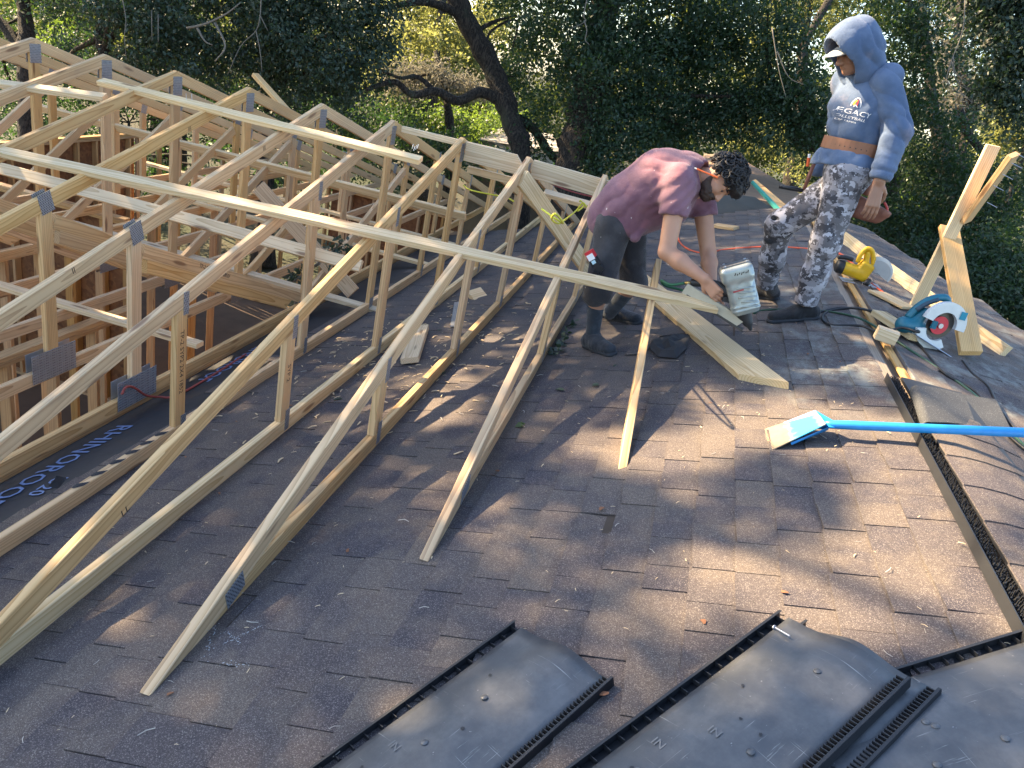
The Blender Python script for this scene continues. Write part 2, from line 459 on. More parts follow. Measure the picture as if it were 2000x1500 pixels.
for i in range(1, 31):
    s = .09 + i * EXPO
    y = .9 + rs.uniform(0, .3)
    k = i % 2
    while y < Y1 - .1:
        ln = rs.choice((.135, .16, .18, .21, .25, .29)) * rs.uniform(.95, 1.05); yc = y + ln / 2
        xb = ridge_x(yc) - s * CA
        if xb > XE + .38 or (xb > XE + .30 and rs.random() < .5):
            P = V((xb, yc, TA * xb))
            F = Matrix(((RU.x, DV.x, RN.x, P.x), (RU.y, DV.y, RN.y, P.y), (RU.z, DV.z, RN.z, P.z), (0, 0, 0, 1)))
            lift = rs.uniform(0, .0015) + (rs.uniform(.004, .009) if rs.random() < .05 else 0)
            F = F @ Matrix.Translation((rs.uniform(-.004, .004), 0, .0005)) @ Matrix.Rotation(rs.uniform(-.006, .006), 4, 'Z') @ Matrix.Rotation(lift / .15, 4, 'Y')
            q = to_px(P)
            vis = q and -60 < q[0] < 2060 and -20 < q[1] < 1540
            cands.append((q[2] if vis else 999, F, ln - .004, tabs[rs.randrange(2) * 2 + k % 2] if rs.random() < .8 else tabs[3]))
            k += 1
        y += ln
cands.sort(key=lambda c: c[0])
for d_, F, ln, tm in cands[:300]:
    o = link('shingle', tm, M['shingle'], slope, mw=Matrix.Translation(F.translation))
    WM = F @ Matrix.Diagonal((1, ln, 1, 1))
    o.matrix_local = WORLD[slope.name].inverted() @ WM
mb = MB()
for d_, F, ln, tm in cands[300:]:
    WM = F @ Matrix.Diagonal((1, ln, 1, 1))
    mb.add([WM @ v.co for v in tm.vertices], [tuple(p.vertices) for p in tm.polygons])
props(mb.build('shingles', 'shingle', slope), kind='stuff')
# cap shingles and far-side courses (few rows, seen edge-on)
mb = MB()
for i in range(0, 12):
    y = 1.0
    while y < 10.0:
        ln = rs.uniform(.2, .34); x0 = ridge_x(y) + .13 + i * .15
        if x0 + .15 < edge_x(y) or x0 < 2.2:
            th = rs.choice((.008, .012)); h = .002
            c = [far_roof(x0, y, h), far_roof(x0 + .17, y, h + th), far_roof(x0 + .17, y + ln - .006, h + th), far_roof(x0, y + ln - .006, h),
                 far_roof(x0 + .17, y, h), far_roof(x0 + .17, y + ln - .006, h)]
            mb.add(c, [(0, 1, 2, 3), (1, 4, 5, 2), (0, 4, 1), (3, 2, 5)])
        y += ln
props(mb.build('far_shingles', 'shingle', farside), kind='stuff')

# roof underlayment strip at the cut edge with its printing
mb = MB(); n_ = 40; vv = []; ff = []
for i in range(n_ + 1):
    y = .6 + i * 9.6 / n_; xo = -2.50 + .02 * math.sin(i * 1.7) + (.06 if i > 24 else 0)
    vv += [roof(-2.955, y, .004), roof(-2.72, y, .006 + .002 * math.sin(i * 2.1)), roof(xo, y, .005)]
for i in range(n_):
    for j in (0, 1): ff.append((3 * i + j, 3 * i + j + 1, 3 * i + j + 4, 3 * i + j + 3))
mb.add(vv, ff); felt = mb.build('underlayment', 'felt', house)
def print_on_roof(txt, x, y, size, rot, parent, m, h, nm='lettering'):
    me = text_mesh(txt, size)
    F = Matrix(((RU.x, 0, RN.x, 0), (RU.y, 1, RN.y, 0), (RU.z, 0, RN.z, 0), (0, 0, 0, 1)))
    F.translation = roof(x, y, h)
    me.transform(F @ Matrix.Rotation(rot, 4, 'Z'))
    me.transform(Matrix.Translation(-WORLD[parent.name].translation))
    return link(nm, me, M[m], parent, mw=Matrix.Translation(WORLD[parent.name].translation))
print_on_roof('RHINOROOF', -2.79, 3.0, .17, -math.pi / 2, felt, 'blueink', .011)
print_on_roof('RHINOROOF', -2.79, 4.75, .17, -math.pi / 2, felt, 'blueink', .011)
print_on_roof('U20', -2.63, 2.72, .12, -math.pi / 2, felt, 'blueink', .011)
# edge board (sub-fascia) along the cut
beam('edge_board', (-2.985, .4, -2.955 * TA - .03), (-2.985, 10.4, -2.955 * TA - .03), .038, .12, (1, 0, 0), 'warm', house)

M['chalk'] = plain('chalk_dust', (.34, .36, .38), .9)
# chalk marks on the shingles
def chalk(pts, r, nm, lab):
    mb = MB(); rr = random.Random(5)
    for a, b in zip(pts[:-1], pts[1:]):
        a, b = V(a), V(b); L_ = (b - a).length
        for i in range(int(L_ * 230)):
            p = a.lerp(b, rr.random()); p = p + RU * rr.gauss(0, r) + V((0, 1, 0)) * rr.gauss(0, r); s_ = rr.uniform(.0012, .003)
            p = p + RN * .0165
            mb.add([p + RU * s_, p + V((0, s_, 0)), p - RU * s_, p - V((0, s_, 0))], [(0, 1, 2, 3)])
    return mb.build(nm, 'chalk', slope)
o = chalk([(-0.922,1.680,-0.309), (-1.002,1.735,-0.336), (-1.012,1.722,-0.340)], .004, 'chalk_mark', '')
o = chalk([(-0.974,1.675,-0.327), (-0.896,1.777,-0.301)], .003, 'chalk_mark', '')
o = chalk([(-1.076,1.776,-0.361), (-0.992,1.613,-0.333)], .010, 'chalk_mark', '')
o = chalk([(-0.926,1.585,-0.311), (-0.834,1.592,-0.280)], .006, 'chalk_mark', '')

# ================================================================ framed addition below the trusses
add = thing('framed_addition', (-5.5, 7, GZ), 'new stud framed walls of the addition seen below the trusses', 'building frame')
TOP = -.93
def wall(p0, p1, osb_side=0, gaps=(), t=.09, top=TOP, sp=.41):
    p0, p1 = V((*p0, 0)), V((*p1, 0)); d = p1 - p0; Ln = d.length; d.normalize(); nrm = V((-d.y, d.x, 0))
    z0 = GZ + .12
    for z in (top - .019, top - .058): beam('top_plate', p0 + V((0, 0, z)), p1 + V((0, 0, z)), t, .037, nrm, 'stud', add)
    beam('bottom_plate', p0 + V((0, 0, z0 + .019)), p1 + V((0, 0, z0 + .019)), t, .038, nrm, 'stud', add)
    k = 0; s = .02
    while s < Ln:
        q = p0 + d * s
        beam('stud', q + V((0, 0, z0 + .038)), q + V((0, 0, top - .078)), t, .038, nrm, 'stud', add)
        s += sp * R_.uniform(.92, 1.06); k += 1
    if osb_side:
        s = 0
        while s < Ln - .1:
            e = min(s + 1.22, Ln)
            if not any(g0 < (s + e) / 2 < g1 for g0, g1 in gaps):
                a = p0 + d * (s + .002) + nrm * (osb_side * (t / 2 + .008)); b_ = p0 + d * (e - .002) + nrm * (osb_side * (t / 2 + .008))
                beam('sheathing_panel', a + V((0, 0, (z0 + top) / 2)), b_ + V((0, 0, (z0 + top) / 2)), top - z0, .011, (0, 0, 1), 'osb', add)
            s = e
wall((-9.0, 1.0), (-9.0, 11.6), 1)
wall((-9.0, 11.6), (-3.1, 11.6), 1, ((0, 3.6),))
wall((-4.02, 2.6), (-4.02, 5.15))
wall((-5.6, 3.0), (-5.6, 9.0), 0)
wall((-8.9, 7.2), (-5.7, 7.2), 1)
wall((-3.16, .5), (-3.16, 11.5), 0, top=-1.16)
mb = MB(); mb.box((-6.05, 6.3, GZ + .06), (5.9, 10.6, .12)); mb.build('floor_slab', plain('dusty_subfloor', (.13, .085, .055), .9, 0, .4, 3), add)

# ================================================================ roof trusses
ZP, YP, MN, MF = .92, 5.95, .29, .262
AN, AF = math.atan(MN), math.atan(MF)
def plate(parent, x, y, z, w, h, tilt=0., both=True, t=.002):
    """nail plate on the faces of a truss in the plane x"""
    for s in ((1, -1) if both else (1,)):
        F = frame((x + s * (.019 + t / 2 + .0004), y, z), (0, math.cos(tilt), math.sin(tilt)), (0, -math.sin(tilt), math.cos(tilt)))
        link('connector_plate', beam_mesh(w, h, t, ch=.0003), M['galv'], parent, mw=F @ Matrix.Translation((-w / 2, 0, 0)))
def truss(x, kind, label, mats=('pine', 'pine', 'pine'), yp=YP, posts=None, fposts=None, toe=None):
    name = 'roof_truss' if kind == 'common' else 'valley_truss'
    zb = -.91 if kind == 'common' else TA * x + .014
    t = thing(name, (x, yp, zb), label, 'roof truss', 'roof trusses marching along the new ridge')
    wd = .089
    def ztop(y): return ZP - (MN * (yp - y) if y < yp else MF * (y - yp))
    yn = yp - (ZP - zb) / MN; yf = yp + (ZP - zb) / MF
    if kind == 'common':
        yn -= .0; 
    # chords (the line given is the top edge)
    for (ye, mm, an, nm) in ((yn, MN, AN, mats[0]), (yf, MF, AF, mats[1])):
        top = V((x, yp, ZP)); end = V((x, ye, zb)); d = (top - end); Ls = d.length; d.normalize()
        up = V((0, -d.z * (1 if ye < yp else -1), abs(d.y)))
        tn = math.tan(an); ct = -1 / tn
        p0 = end + d * (-ct * wd / 2 * -1 * -1)        # centre of the long toe cut
        p0 = end + d * (wd / 2 / tn)
        p1 = top - d * (tn * wd / 2)
        F = frame(p0 - up * wd / 2, d, up)
        Lc = (p1 - p0).length
        me = beam_mesh(Lc, wd, .038, ct, tn)
        link('top_chord', me, M[nm], t, mw=F)
    # bottom chord with scarfed ends under the top chords
    a = yn + wd / math.sin(AN) + .5 * wd / MN; b_ = yf - wd / math.sin(AF) - .5 * wd / MF
    if kind == 'valley' or True:
        beam('bottom_chord', (x, a, zb + wd / 2), (x, b_, zb + wd / 2), wd, .038, (0, 0, 1), mats[2], t, 1 / MN + .02, -1 / MF - .02)
    zt = zb + wd + .001
    und = lambda y: ztop(y) - wd / math.cos(AN if y < yp else AF) - .001
    # king post
    beam('king_post', (x, yp, zt), (x, yp, und(yp) - .0445 * MN), wd, .038, (0, 1, 0), 'pine', t)
    plate(t, x, yp, ZP - .118, .115 if kind == 'common' else .09, .15)
    plate(t, x, yp, zb + .085, .075, .10)
    P = posts if posts is not None else ([3.74] if kind == 'common' else [])
    Q = fposts if fposts is not None else ([2 * yp - 3.74, 2 * yp - 2.3] if kind == 'common' else [])
    for y in list(P) + list(Q):
        if und(y) - zt < .08: continue
        s_ = MN if y < yp else -MF
        beam('web_post', (x, y, zt), (x, y, und(y)), wd, .038, (0, 1, 0), R_.choice(('pine', 'pine', 'warm')), t, 0, s_)
        if kind == 'common':
            plate(t, x, y, und(y) + .05, .10, .125, math.atan(s_)); 
        else:
            plate(t, x, y + .028, und(y) + .03, .045, .13, 0); plate(t, x, y + .028, zt - .01, .045, .13, 0)
    if kind == 'common':
        for y, sg in ((3.74, 1), (2 * yp - 3.74, -1)):
            q0 = V((x, y + sg * .062, und(y) - .075)); q1 = V((x, yp - sg * .10, zt + .06))
            beam('diagonal_web', q0, q1, wd, .038, (0, 0, 1), 'pine', t)
            if sg > 0:
                q0 = q0 + V((0, .03, -.10)); q1 = q1 + V((0, -.22, -.002)); beam('diagonal_web', q0, q1, wd, .038, (0, 0, 1), 'pine', t, -.3, .9)
            q0 = V((x, yp + sg * -.0, 0))
    else:
        plate(t, x, yn + .45, zb + .062, .11, .085, AN)
    return t
labels = {
 -6.58: 'leftmost pine roof truss cut by the top left corner', -5.97: 'second pine roof truss from the left, near the top left corner',
 -5.36: 'pine roof truss whose plated peak stands at far upper left', -4.75: 'pine roof truss passing under the broken end of the short left board',
 -4.14: 'pine roof truss under the square left end of the upper laid board', -3.53: 'pine roof truss with a big loose plate at the foot of its near post',
 -2.92: 'last full depth pine truss, its bent plate resting beside the cut roof edge'}
for x, lb in labels.items():
    truss(x, 'common', lb, mats=(R_.choice(('pine', 'warm')), 'warm', 'pine'), yp={-6.58: 5.45, -5.97: 5.55, -5.36: 5.66, -4.75: 5.74, -4.14: 5.81, -3.53: 5.90, -2.92: 6.0}[x])
truss(-2.31, 'valley', 'largest valley truss, orange knotty near rafter, standing on shingles by the printed felt', ('warm', 'warm', 'pine'), 6.05, [3.31, 4.78], [7.4, 8.8, 10.2])
truss(-1.70, 'valley', 'valley truss leaving the frame low at the left edge', ('pine', 'pine', 'pale'), 6.03, [3.36, 4.7], [7.4, 8.8])
truss(-1.094, 'valley', 'valley truss with the long pale toe ending at lower left', ('pine', 'pine', 'pine'), 5.83, [3.17, 4.57], [7.3, 8.7])
truss(-.49, 'valley', 'smallest valley truss, toe ending mid roof beside the purple shirted worker', ('warm', 'pine', 'warm'), 5.88, [4.40], [7.1])
# the two big loose plates at the bottom chord splices, teeth outward
def splice(x, y, z, L_, H_, lab):
    t = thing('splice_plate', (x, y, z - H_ / 2), lab, 'metal plate', 'toothed splice plates on the bottom chords')
    for s in (1, -1):
        xx = x + s * .0235
        F = frame((xx, y - L_ / 2, z), (0, 1, 0), (0, 0, 1))
        link('plate', beam_mesh(L_, H_, .0015, ch=.0003), M['steel'], t, mw=F)
        mb = MB()
        ny, nz = int(L_ / .017), int(H_ / .017)
        for i in range(ny):
            for j in range(nz):
                c = V((xx + s * .0008, y - L_ / 2 + (i + .5) * L_ / ny, z - H_ / 2 + (j + .5) * H_ / nz))
                h = .0085 * s
                mb.add([c + V((0, -.005, -.0035)), c + V((0, .005, -.0035)), c + V((h, .0, .005)), c + V((0, -.005, .0035)), c + V((0, .005, .0035))], [(0, 1, 2), (3, 2, 4), (0, 2, 3), (1, 4, 2)])
        props(mb.build('teeth', 'galv', t), kind='stuff')
splice(-3.53, 3.74, -.80, .36, .20, 'grey toothed splice plate below the leftmost near post')
splice(-2.92, 3.74, -.80, .36, .20, 'dark toothed splice plate with a red wire over it')
for x in (-2.92, -3.53, -4.14, -4.75): 
    pt = [o for o in COL.objects if o.name.startswith('roof_truss') and abs(o.location.x - x) < .01][0]
    plate(pt, x, pt.location.y, -.87, .26, .16)

# ================================================================ loose lumber
G = 'loose boards laid across the trusses'
def loose(name, p0, p1, w, t, wdir, m, label, cat='board', group=None, c0=0, c1=0):
    o = beam(name, p0, p1, w, t, wdir, m, None, c0, c1)
    return props(o, label, cat, group)
SU = V((0, math.cos(AN), math.sin(AN))); SN = V((0, -math.sin(AN), math.cos(AN)))
def on_rafters(a, b, c0=0, c1=0, lift=.0008, w=.089):
    a, b = V(a), V(b); return a + SU * (w / 2) + SN * (.019 + lift), b + SU * (w / 2) + SN * (.019 + lift)
a, b = on_rafters((-5.006,3.936,0.336), (0.451,4.393,0.469)); loose('long_board', a, b, .089, .038, SU, 'pale', 'longest pale two by four crossing the rafters to the nail gun', 'board', G, 0, -.6)
a, b = on_rafters((-4.447,5.290,0.729), (-1.793,5.316,0.736)); loose('long_board', a, b, .089, .038, SU, 'pale', 'pale two by four laid high across the rafters, nails at its right end', 'board', G)
a, b = on_rafters((-5.742,4.646,0.542), (-4.221,5.059,0.661)); loose('long_board', a, b, .089, .038, SU, 'pale', 'short pale two by four at far upper left with a splintered underside', 'board', G)
# nail stubs on the laid boards
def nails(pts, d, ln, nm, lab, r=.0017):
    mb = MB()
    for p in pts:
        p = V(p); q = p + V(d) * ln
        mb.tube([p, q], r, 5); mb.tube([q, q + V(d).normalized() * .0015], r * 2.3, 6)
    return props(mb.build(nm, 'steel', None), lab, 'nails')
nails([(-1.866,5.420,0.826), (-1.872,5.396,0.819), (-1.863,5.443,0.833), (-1.895,5.423,0.827)], (.1, .1, 1), .03, 'nail', 'cluster of bent steel nails at the right end of the upper board', .003)
nails([(-3.690,5.311,0.785), (-3.658,5.334,0.791)], (-.1, 0, 1), .045, 'nail', 'pair of nails standing up from the upper laid board', .002)
# lateral braces on the webs
LB = 'lateral braces running under the rafters'
loose('lateral_brace', (-7.0, 4.86, .01), (-1.95, 4.86, .02), .089, .038, (0, .6, 1), 'pale', 'pale lateral brace nailed under the near rafters', 'board', LB)
loose('lateral_brace', (-7.0, 6.06, -.72), (-2.0, 6.06, -.74), .089, .038, (0, 1, .1), 'pale', 'pale lateral brace lying on the bottom chords by the king posts', 'board', LB)
loose('lateral_brace', (-7.0, 7.35, .0), (-1.9, 7.35, .02), .089, .038, (0, -.6, 1), 'pale', 'pale lateral brace nailed under the far rafters', 'board', LB)
loose('lateral_brace', (-7.0, 9.2, -.78), (-1.6, 9.2, -.78), .089, .038, (0, 1, 0), 'pale', 'farthest pale lateral brace low on the bottom chords', 'board', LB)
loose('lateral_brace', (-7.0, 8.05, -.80), (-1.8, 8.05, -.79), .089, .038, (0, 1, 0), 'pale', 'pale lateral brace low under the far web posts', 'board', LB)
loose('lateral_brace', (-7.0, 4.55, -.80), (-3.0, 4.55, -.80), .089, .038, (0, 1, 0), 'pale', 'pale lateral brace crossing the bottom chords above the lit wall plate', 'board', LB)
# diagonal brace whose doubled foot rests at the roof edge
loose('diagonal_brace', (-3.672,6.400,0.005), (-2.573,6.300,-0.725), .14, .038, (0, .3, 1), 'pine', 'diagonal pine brace with a forked foot by the cut roof edge', 'board')
loose('upright_stick', (-4.072,6.900,0.926), (-3.407,6.700,0.564), .07, .038, (0, 1, .2), 'pine', 'short stick poking up behind the trusses against the dark leaves', 'board')
# blocking along the new ridge
RB = 'ridge blocking boards between the truss peaks'
loose('ridge_block', (-2.240,6.100,0.863), (-1.351,6.100,0.866), .05, .038, (0, 0, 1), 'pale', 'thin pale ridge strip between two peaks left of centre', 'board', RB)
loose('ridge_block', (-1.655, 6.03, .822), (-1.16, 6.02, .815), .15, .038, (0, 0, 1), 'pale', 'wide pinkish ridge block with an angled right end', 'board', RB, 0, -.9)
loose('ridge_block', (-1.655, 6.20, .66), (-1.13, 6.20, .655), .06, .038, (0, 0, 1), 'pale', 'pale strip just below the wide pinkish ridge block', 'board', RB)
loose('ridge_block', (-1.055, 5.86, .835), (.15, 5.86, .80), .14, .038, (0, .0, 1), 'pale', 'long pale ridge board running behind the bent over worker', 'board', RB)
loose('ridge_block', (-1.0, 6.35, .60), (.1, 6.35, .58), .089, .038, (0, 1, .3), 'pale', 'pale board below the ridge with a red cord on it', 'board', RB)
loose('hip_board', (-1.060,5.557,0.792), (-0.440,6.324,0.038), .14, .038, (0, .35, 1), 'pale', 'pale sloping hip board from the right hand peak to the small truss', 'board')
# last rafter, lying alone on the slope
a, b = V((0.139,2.903,0.036)), V((0.059,4.866,0.606))
loose('single_rafter', a - SN * .0445 + V((.012, .02, .012)), b - SN * .0445 + V((.012, 0, 0)), .089, .038, SN, 'warm', 'single orange rafter alone on the shingles, in front of the big tapered board', 'board', None, -.5, 0)
# big tapered board on the shingles
a, b = V((-0.069,6.742,0.007)), V((0.780,3.949,0.292))
loose('tapered_board', a, b, .19, .042, RU + V((0, .62, 0)), 'pale', 'wide pale board with a tapered pointed end lying on the shingles', 'board', None, .3, 1.15)
# off-cuts
OC = 'lumber off-cuts lying on the roof'
loose('offcut', (-1.565,5.292,-0.480), (-1.365,4.477,-0.413), .125, .04, RU, 'pale', 'pine off-cut block lying between two truss bottom chords', 'wood block', OC)
loose('offcut', (-1.453,6.301,-0.458), (-1.367,6.434,-0.429), .12, .04, (0, 1, .4), 'pale', 'small angled wood off-cut behind a web post', 'wood block', OC)
loose('offcut', (1.444,4.664,0.549), (1.569,4.661,0.539), .09, .075, (0, 1, 0), 'pale', 'stubby pale block at the open ridge slot', 'wood block', OC, .1, .2)
loose('offcut', (1.585,5.237,0.544), (1.762,4.882,0.523), .12, .04, (.7, .7, 0), 'pale', 'longer pale off-cut lying in front of the blue green saw', 'wood block', OC, 0, .3)
loose('offcut', (1.761,6.073,0.530), (1.958,5.856,0.511), .18, .02, (.6, 1, 0), 'pale', 'thin pale scrap under the foot of the leaning stick', 'wood block', OC, .2, 0)
loose('offcut', (0.653,9.297,0.249), (0.879,8.961,0.325), .11, .035, (0, 1, 0), 'pine', 'pointed pine off-cut with a dark knot, behind the bent worker', 'wood block', OC, 0, -.3)
# braced sticks at the right
SB = 'boards of the stick brace on the far side of the ridge'
p0 = V((2.072,6.078,0.476)); p1 = V((2.059,5.950,1.716))
loose('brace_stick', p0, p1, .089, .038, (1, 0, .3), 'pale', 'pale two by four leaning up to the right above the saw', 'board', SB)
loose('brace_stick', (2.119,6.000,1.190), (2.115,5.700,1.684), .089, .038, (.6, .5, .4), 'warm', 'short golden board bristling with nails at the top of the stick brace', 'board', SB)
loose('brace_stick', (2.115,4.959,0.501), (2.083,6.150,1.103), .14, .038, (1, 0, 0), 'pine', 'upright tan two by six holding the leaning stick', 'board', SB, .35, 0)
loose('long_plank', (1.849,8.580,0.600), (2.507,5.412,0.458), .115, .038, (.3, .2, 1), 'pale', 'long pale plank lying along the far side of the ridge behind the yellow saw', 'board')
nails([(2.130,5.720,1.633), (2.121,5.750,1.553), (2.116,5.800,1.471), (2.144,5.850,1.354), (2.127,5.700,1.694)], (1, -.1, -.25), .07, 'nail', 'row of long nails sticking out of the golden brace board', .0022)


# ================================================================ trees
rng = np.random.default_rng(3)
def leaf_mesh(centers, radii, n_each, size, flat=.35, asp=.5):
    """diamond leaves scattered in small twig clusters"""
    C_ = np.repeat(np.asarray(centers), n_each, axis=0); Rr = np.repeat(np.asarray(radii), n_each, axis=0)
    n = len(C_)
    d = rng.normal(size=(n, 3)); d /= np.linalg.norm(d, axis=1)[:, None]
    rad = rng.random(n) ** .45
    P = C_ + d * rad[:, None] * Rr
    ax = rng.normal(size=(n, 3)) + np.array([0, 0, -.35]) + d * .5; ax /= np.linalg.norm(ax, axis=1)[:, None]
    nr = rng.normal(size=(n, 3)) + np.array([0, 0, flat * 2]); nr -= ax * (nr * ax).sum(1)[:, None]; nr /= np.linalg.norm(nr, axis=1)[:, None]
    sd = np.cross(ax, nr)
    s = size * rng.uniform(.6, 1.25, n)[:, None]
    v0 = P; v1 = P + ax * s * .5 + sd * s * asp * .5 + nr * s * .08; v2 = P + ax * s; v3 = P + ax * s * .5 - sd * s * asp * .5 + nr * s * .08
    vv = np.stack([v0, v1, v2, v3], 1).reshape(-1, 3).astype(np.float32)
    me = bpy.data.meshes.new('leaves')
    me.vertices.add(4 * n); me.vertices.foreach_set('co', vv.ravel())
    me.loops.add(4 * n); me.loops.foreach_set('vertex_index', np.arange(4 * n, dtype=np.int32))
    me.polygons.add(n); me.polygons.foreach_set('loop_start', np.arange(0, 4 * n, 4, dtype=np.int32))
    me.update(calc_edges=True); return me
def twigs_in(clumps, per):
    per = per * 1.7
    cs, rs_ = [], []
    for c, r, k in clumps:
        r = r if isinstance(r, tuple) else (r, r, r * .8)
        for _ in range(int(k * per)):
            d = rng.normal(size=3); d /= np.linalg.norm(d); rad = rng.random() ** .4
            cs.append(np.array(c) + d * rad * np.array(r)); q = rng.uniform(.22, .46); rs_.append((q, q, q * .75))
    return cs, rs_
def tree(name, label, trunk, r0, clumps, leaf='leaf', size=.085, per=1.0, n_each=70, limbs=(), group='trees around the house', flat=.35, asp=.5, r1=None):
    base = V(trunk[0]); t = thing(name, base, label, 'tree', group)
    mb = MB(); sp_ = spline(trunk, 6); k = len(sp_); r1 = r1 or r0 * .35
    rad = [(r0 + (r1 - r0) * i / (k - 1)) * (1 + .10 * math.sin(i * 2.3) + .05 * math.sin(i * 5.1)) for i in range(k)]
    rad[0] *= 1.45; rad[1] *= 1.2
    mb.tube(sp_, rad, 12)
    for pts, ra, rb in limbs:
        s2 = spline(pts, 5); m_ = len(s2)
        mb.tube(s2, [ra + (rb - ra) * i / (m_ - 1) for i in range(m_)], 8)
    tip = sp_[-1]
    for c, r, kk in clumps:      # limbs reaching into each clump
        c = V(c); j = min(range(k), key=lambda i: (sp_[i] - c).length + (0 if i > k * .3 else 5))
        a = sp_[j]; L_ = (c - a).length
        if L_ < .3 or L_ > 9: continue
        mid = a.lerp(c, .5) + V((R_.uniform(-.12, .12), R_.uniform(-.12, .12), R_.uniform(.0, .16))) * L_
        s2 = spline([a, mid, c], 5); rr = min(rad[j] * .6, .04 + .012 * L_)
        mb.tube(s2, [rr * (1 - .8 * i / (len(s2) - 1)) for i in range(len(s2))], 7)
    mb.build('trunk', 'bark', t, True)
    cs, rs_ = twigs_in(clumps, per)
    if cs:
        me = leaf_mesh(cs, rs_, n_each, size, flat, asp)
        me.transform(Matrix.Translation(-base))
        link('crown', me, M[leaf], t, mw=Matrix.Translation(base))
    return t
def gz(p): return (p[0], p[1], GZ)
# the leaning dark oak in the middle
tr = [gz((-2.263,13.939,-1.549)), (-2.763,14.191,-0.321), (-3.170,14.463,0.425), (-3.803,14.744,1.263), (-4.579,14.876,2.060), (-5.103,15.001,2.760), (-5.927,14.928,3.608), (-6.657,14.683,4.536)]
br = [(-3.356,14.563,0.710), (-3.859,14.436,0.834), (-4.198,14.176,0.607), (-4.592,13.939,0.695), (-4.942,13.718,0.558), (-5.241,13.524,0.714), (-5.559,13.059,0.512)]
tree('leaning_oak', 'dark leaning oak trunk with a twisted side limb, behind the truss peaks', tr, .20,
     [((-6.250,14.551,4.106), 2.0, 40), ((-4.356,14.999,4.509), 2.0, 40), ((-7.263,13.585,3.495), 1.8, 40), ((-3.794,15.865,2.299), (.7,.5,.8), 14), ((-3.412,15.220,1.217), (.5,.4,.6), 9), ((-2.839,14.759,0.489), (.35,.3,.4), 6), ((-2.606,14.371,0.036), (.3,.3,.3), 4)],
     'leaf', .075, 1, 70,
     [(br, .11, .04), ([(-4.592,13.939,0.695), (-4.943,13.856,0.870), (-5.134,13.469,0.805), (-5.541,13.234,0.903)], .05, .02), ([(-4.579,14.876,2.060), (-5.093,14.394,2.133), (-5.492,13.934,1.969), (-6.048,13.495,1.655)], .09, .03), ([(-3.155,14.487,0.475), (-2.812,14.724,0.400), (-2.413,15.038,-0.015), (-2.046,15.420,-0.265)], .10, .07), ([(-4.040,14.811,1.490), (-4.050,15.107,1.913), (-3.689,15.504,2.196), (-3.670,15.483,1.644)], .03, .015)], r1=.19)
# moss hung foliage caught behind its limb
tree('mossy_oak', 'pale sunlit oak with grey moss glowing left of the leaning trunk', [gz((-7.725,23.619,-2.338)), (-8.012,24.114,-1.129), (-8.368,24.943,0.859), (-8.783,25.970,3.311)], .3,
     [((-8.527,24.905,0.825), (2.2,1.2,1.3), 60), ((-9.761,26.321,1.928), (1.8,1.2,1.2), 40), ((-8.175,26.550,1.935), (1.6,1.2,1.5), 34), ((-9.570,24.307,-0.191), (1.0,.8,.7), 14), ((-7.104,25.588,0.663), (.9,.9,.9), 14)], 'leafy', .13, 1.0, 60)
tree('mossy_oak', 'grey green oak spreading over the twisted limb left of the leaning trunk', [gz((-5.095,18.031,-2.107)), (-5.448,18.489,-0.958), (-5.994,19.010,0.394), (-6.521,19.319,1.261)], .16,
     [((-6.406,19.075,0.674), (1.3,.6,.35), 24), ((-5.635,18.981,0.712), (.9,.6,.3), 14), ((-6.951,18.643,0.371), (.8,.5,.3), 12)], 'moss', .09, 1.0, 60)
# dark canopies on the left
tree('dark_oak', 'dark oak filling the upper left corner, trunk between the first two peaks', [gz((-9.923,12.085,-1.529)), (-10.371,12.572,-0.285), (-10.702,12.849,0.448), (-10.858,13.169,1.470)], .17,
     [((-11.167,12.474,0.996), (1.0,.9,.8), 22), ((-9.249,12.352,1.100), (1.1,.8,.9), 30), ((-9.036,12.483,0.331), (.9,.8,.7), 22), ((-10.047,12.727,-0.038), (.6,.6,.6), 10), ((-11.944,13.397,-0.405), (.5,.5,.5), 8), ((-9.483,12.145,0.956), (.8,.6,.6), 18)], 'leafb', .085, 1, 75)
tree('dark_oak', 'dark oak trunk at the extreme upper left behind the first peak', [gz((-12.146,12.628,-2.079)), (-12.609,13.155,-0.739), (-12.962,13.539,0.242), (-13.486,13.924,1.281)], .24,
     [((-13.334,13.875,1.122), (1.2,1,.8), 22), ((-12.644,14.538,1.151), (1.2,1,.8), 20), ((-14.047,13.767,-0.140), (.8,.8,.8), 14), ((-14.968,15.230,-1.520), (1.2,.8,.8), 16), ((-14.726,16.866,-0.394), (.5,.6,.5), 7)], 'leaf', .085, 1, 75,
     [([(-12.692,13.263,-0.468), (-13.334,13.480,-0.021), (-13.784,13.544,0.269)], .12, .08)])
tree('dark_oak', 'bluish dark foliage wall above the middle truss peaks', [gz((-7.651,13.699,-2.351)), (-8.137,14.330,-0.768), (-8.616,14.876,0.619), (-9.024,15.482,2.120)], .2,
     [((-8.490,13.452,1.097), (1.3,.9,.8), 40), ((-7.290,13.315,1.150), (1.2,.9,.9), 40), ((-6.314,12.899,1.391), (1.1,.8,1.0), 38), ((-8.869,13.606,0.324), (1.0,.8,.6), 24), ((-7.731,14.267,0.204), (1.0,.8,.7), 26), ((-6.537,13.994,0.450), (.8,.7,.8), 22), ((-8.116,13.272,1.817), (1.5,1,.8), 30), ((-6.503,13.106,2.169), (1.5,1,.8), 30), ((-5.765,13.482,1.038), (.5,.5,.9), 16), ((-5.549,13.346,1.656), (.35,.4,.7), 12)], 'leafb', .085, 1, 75)
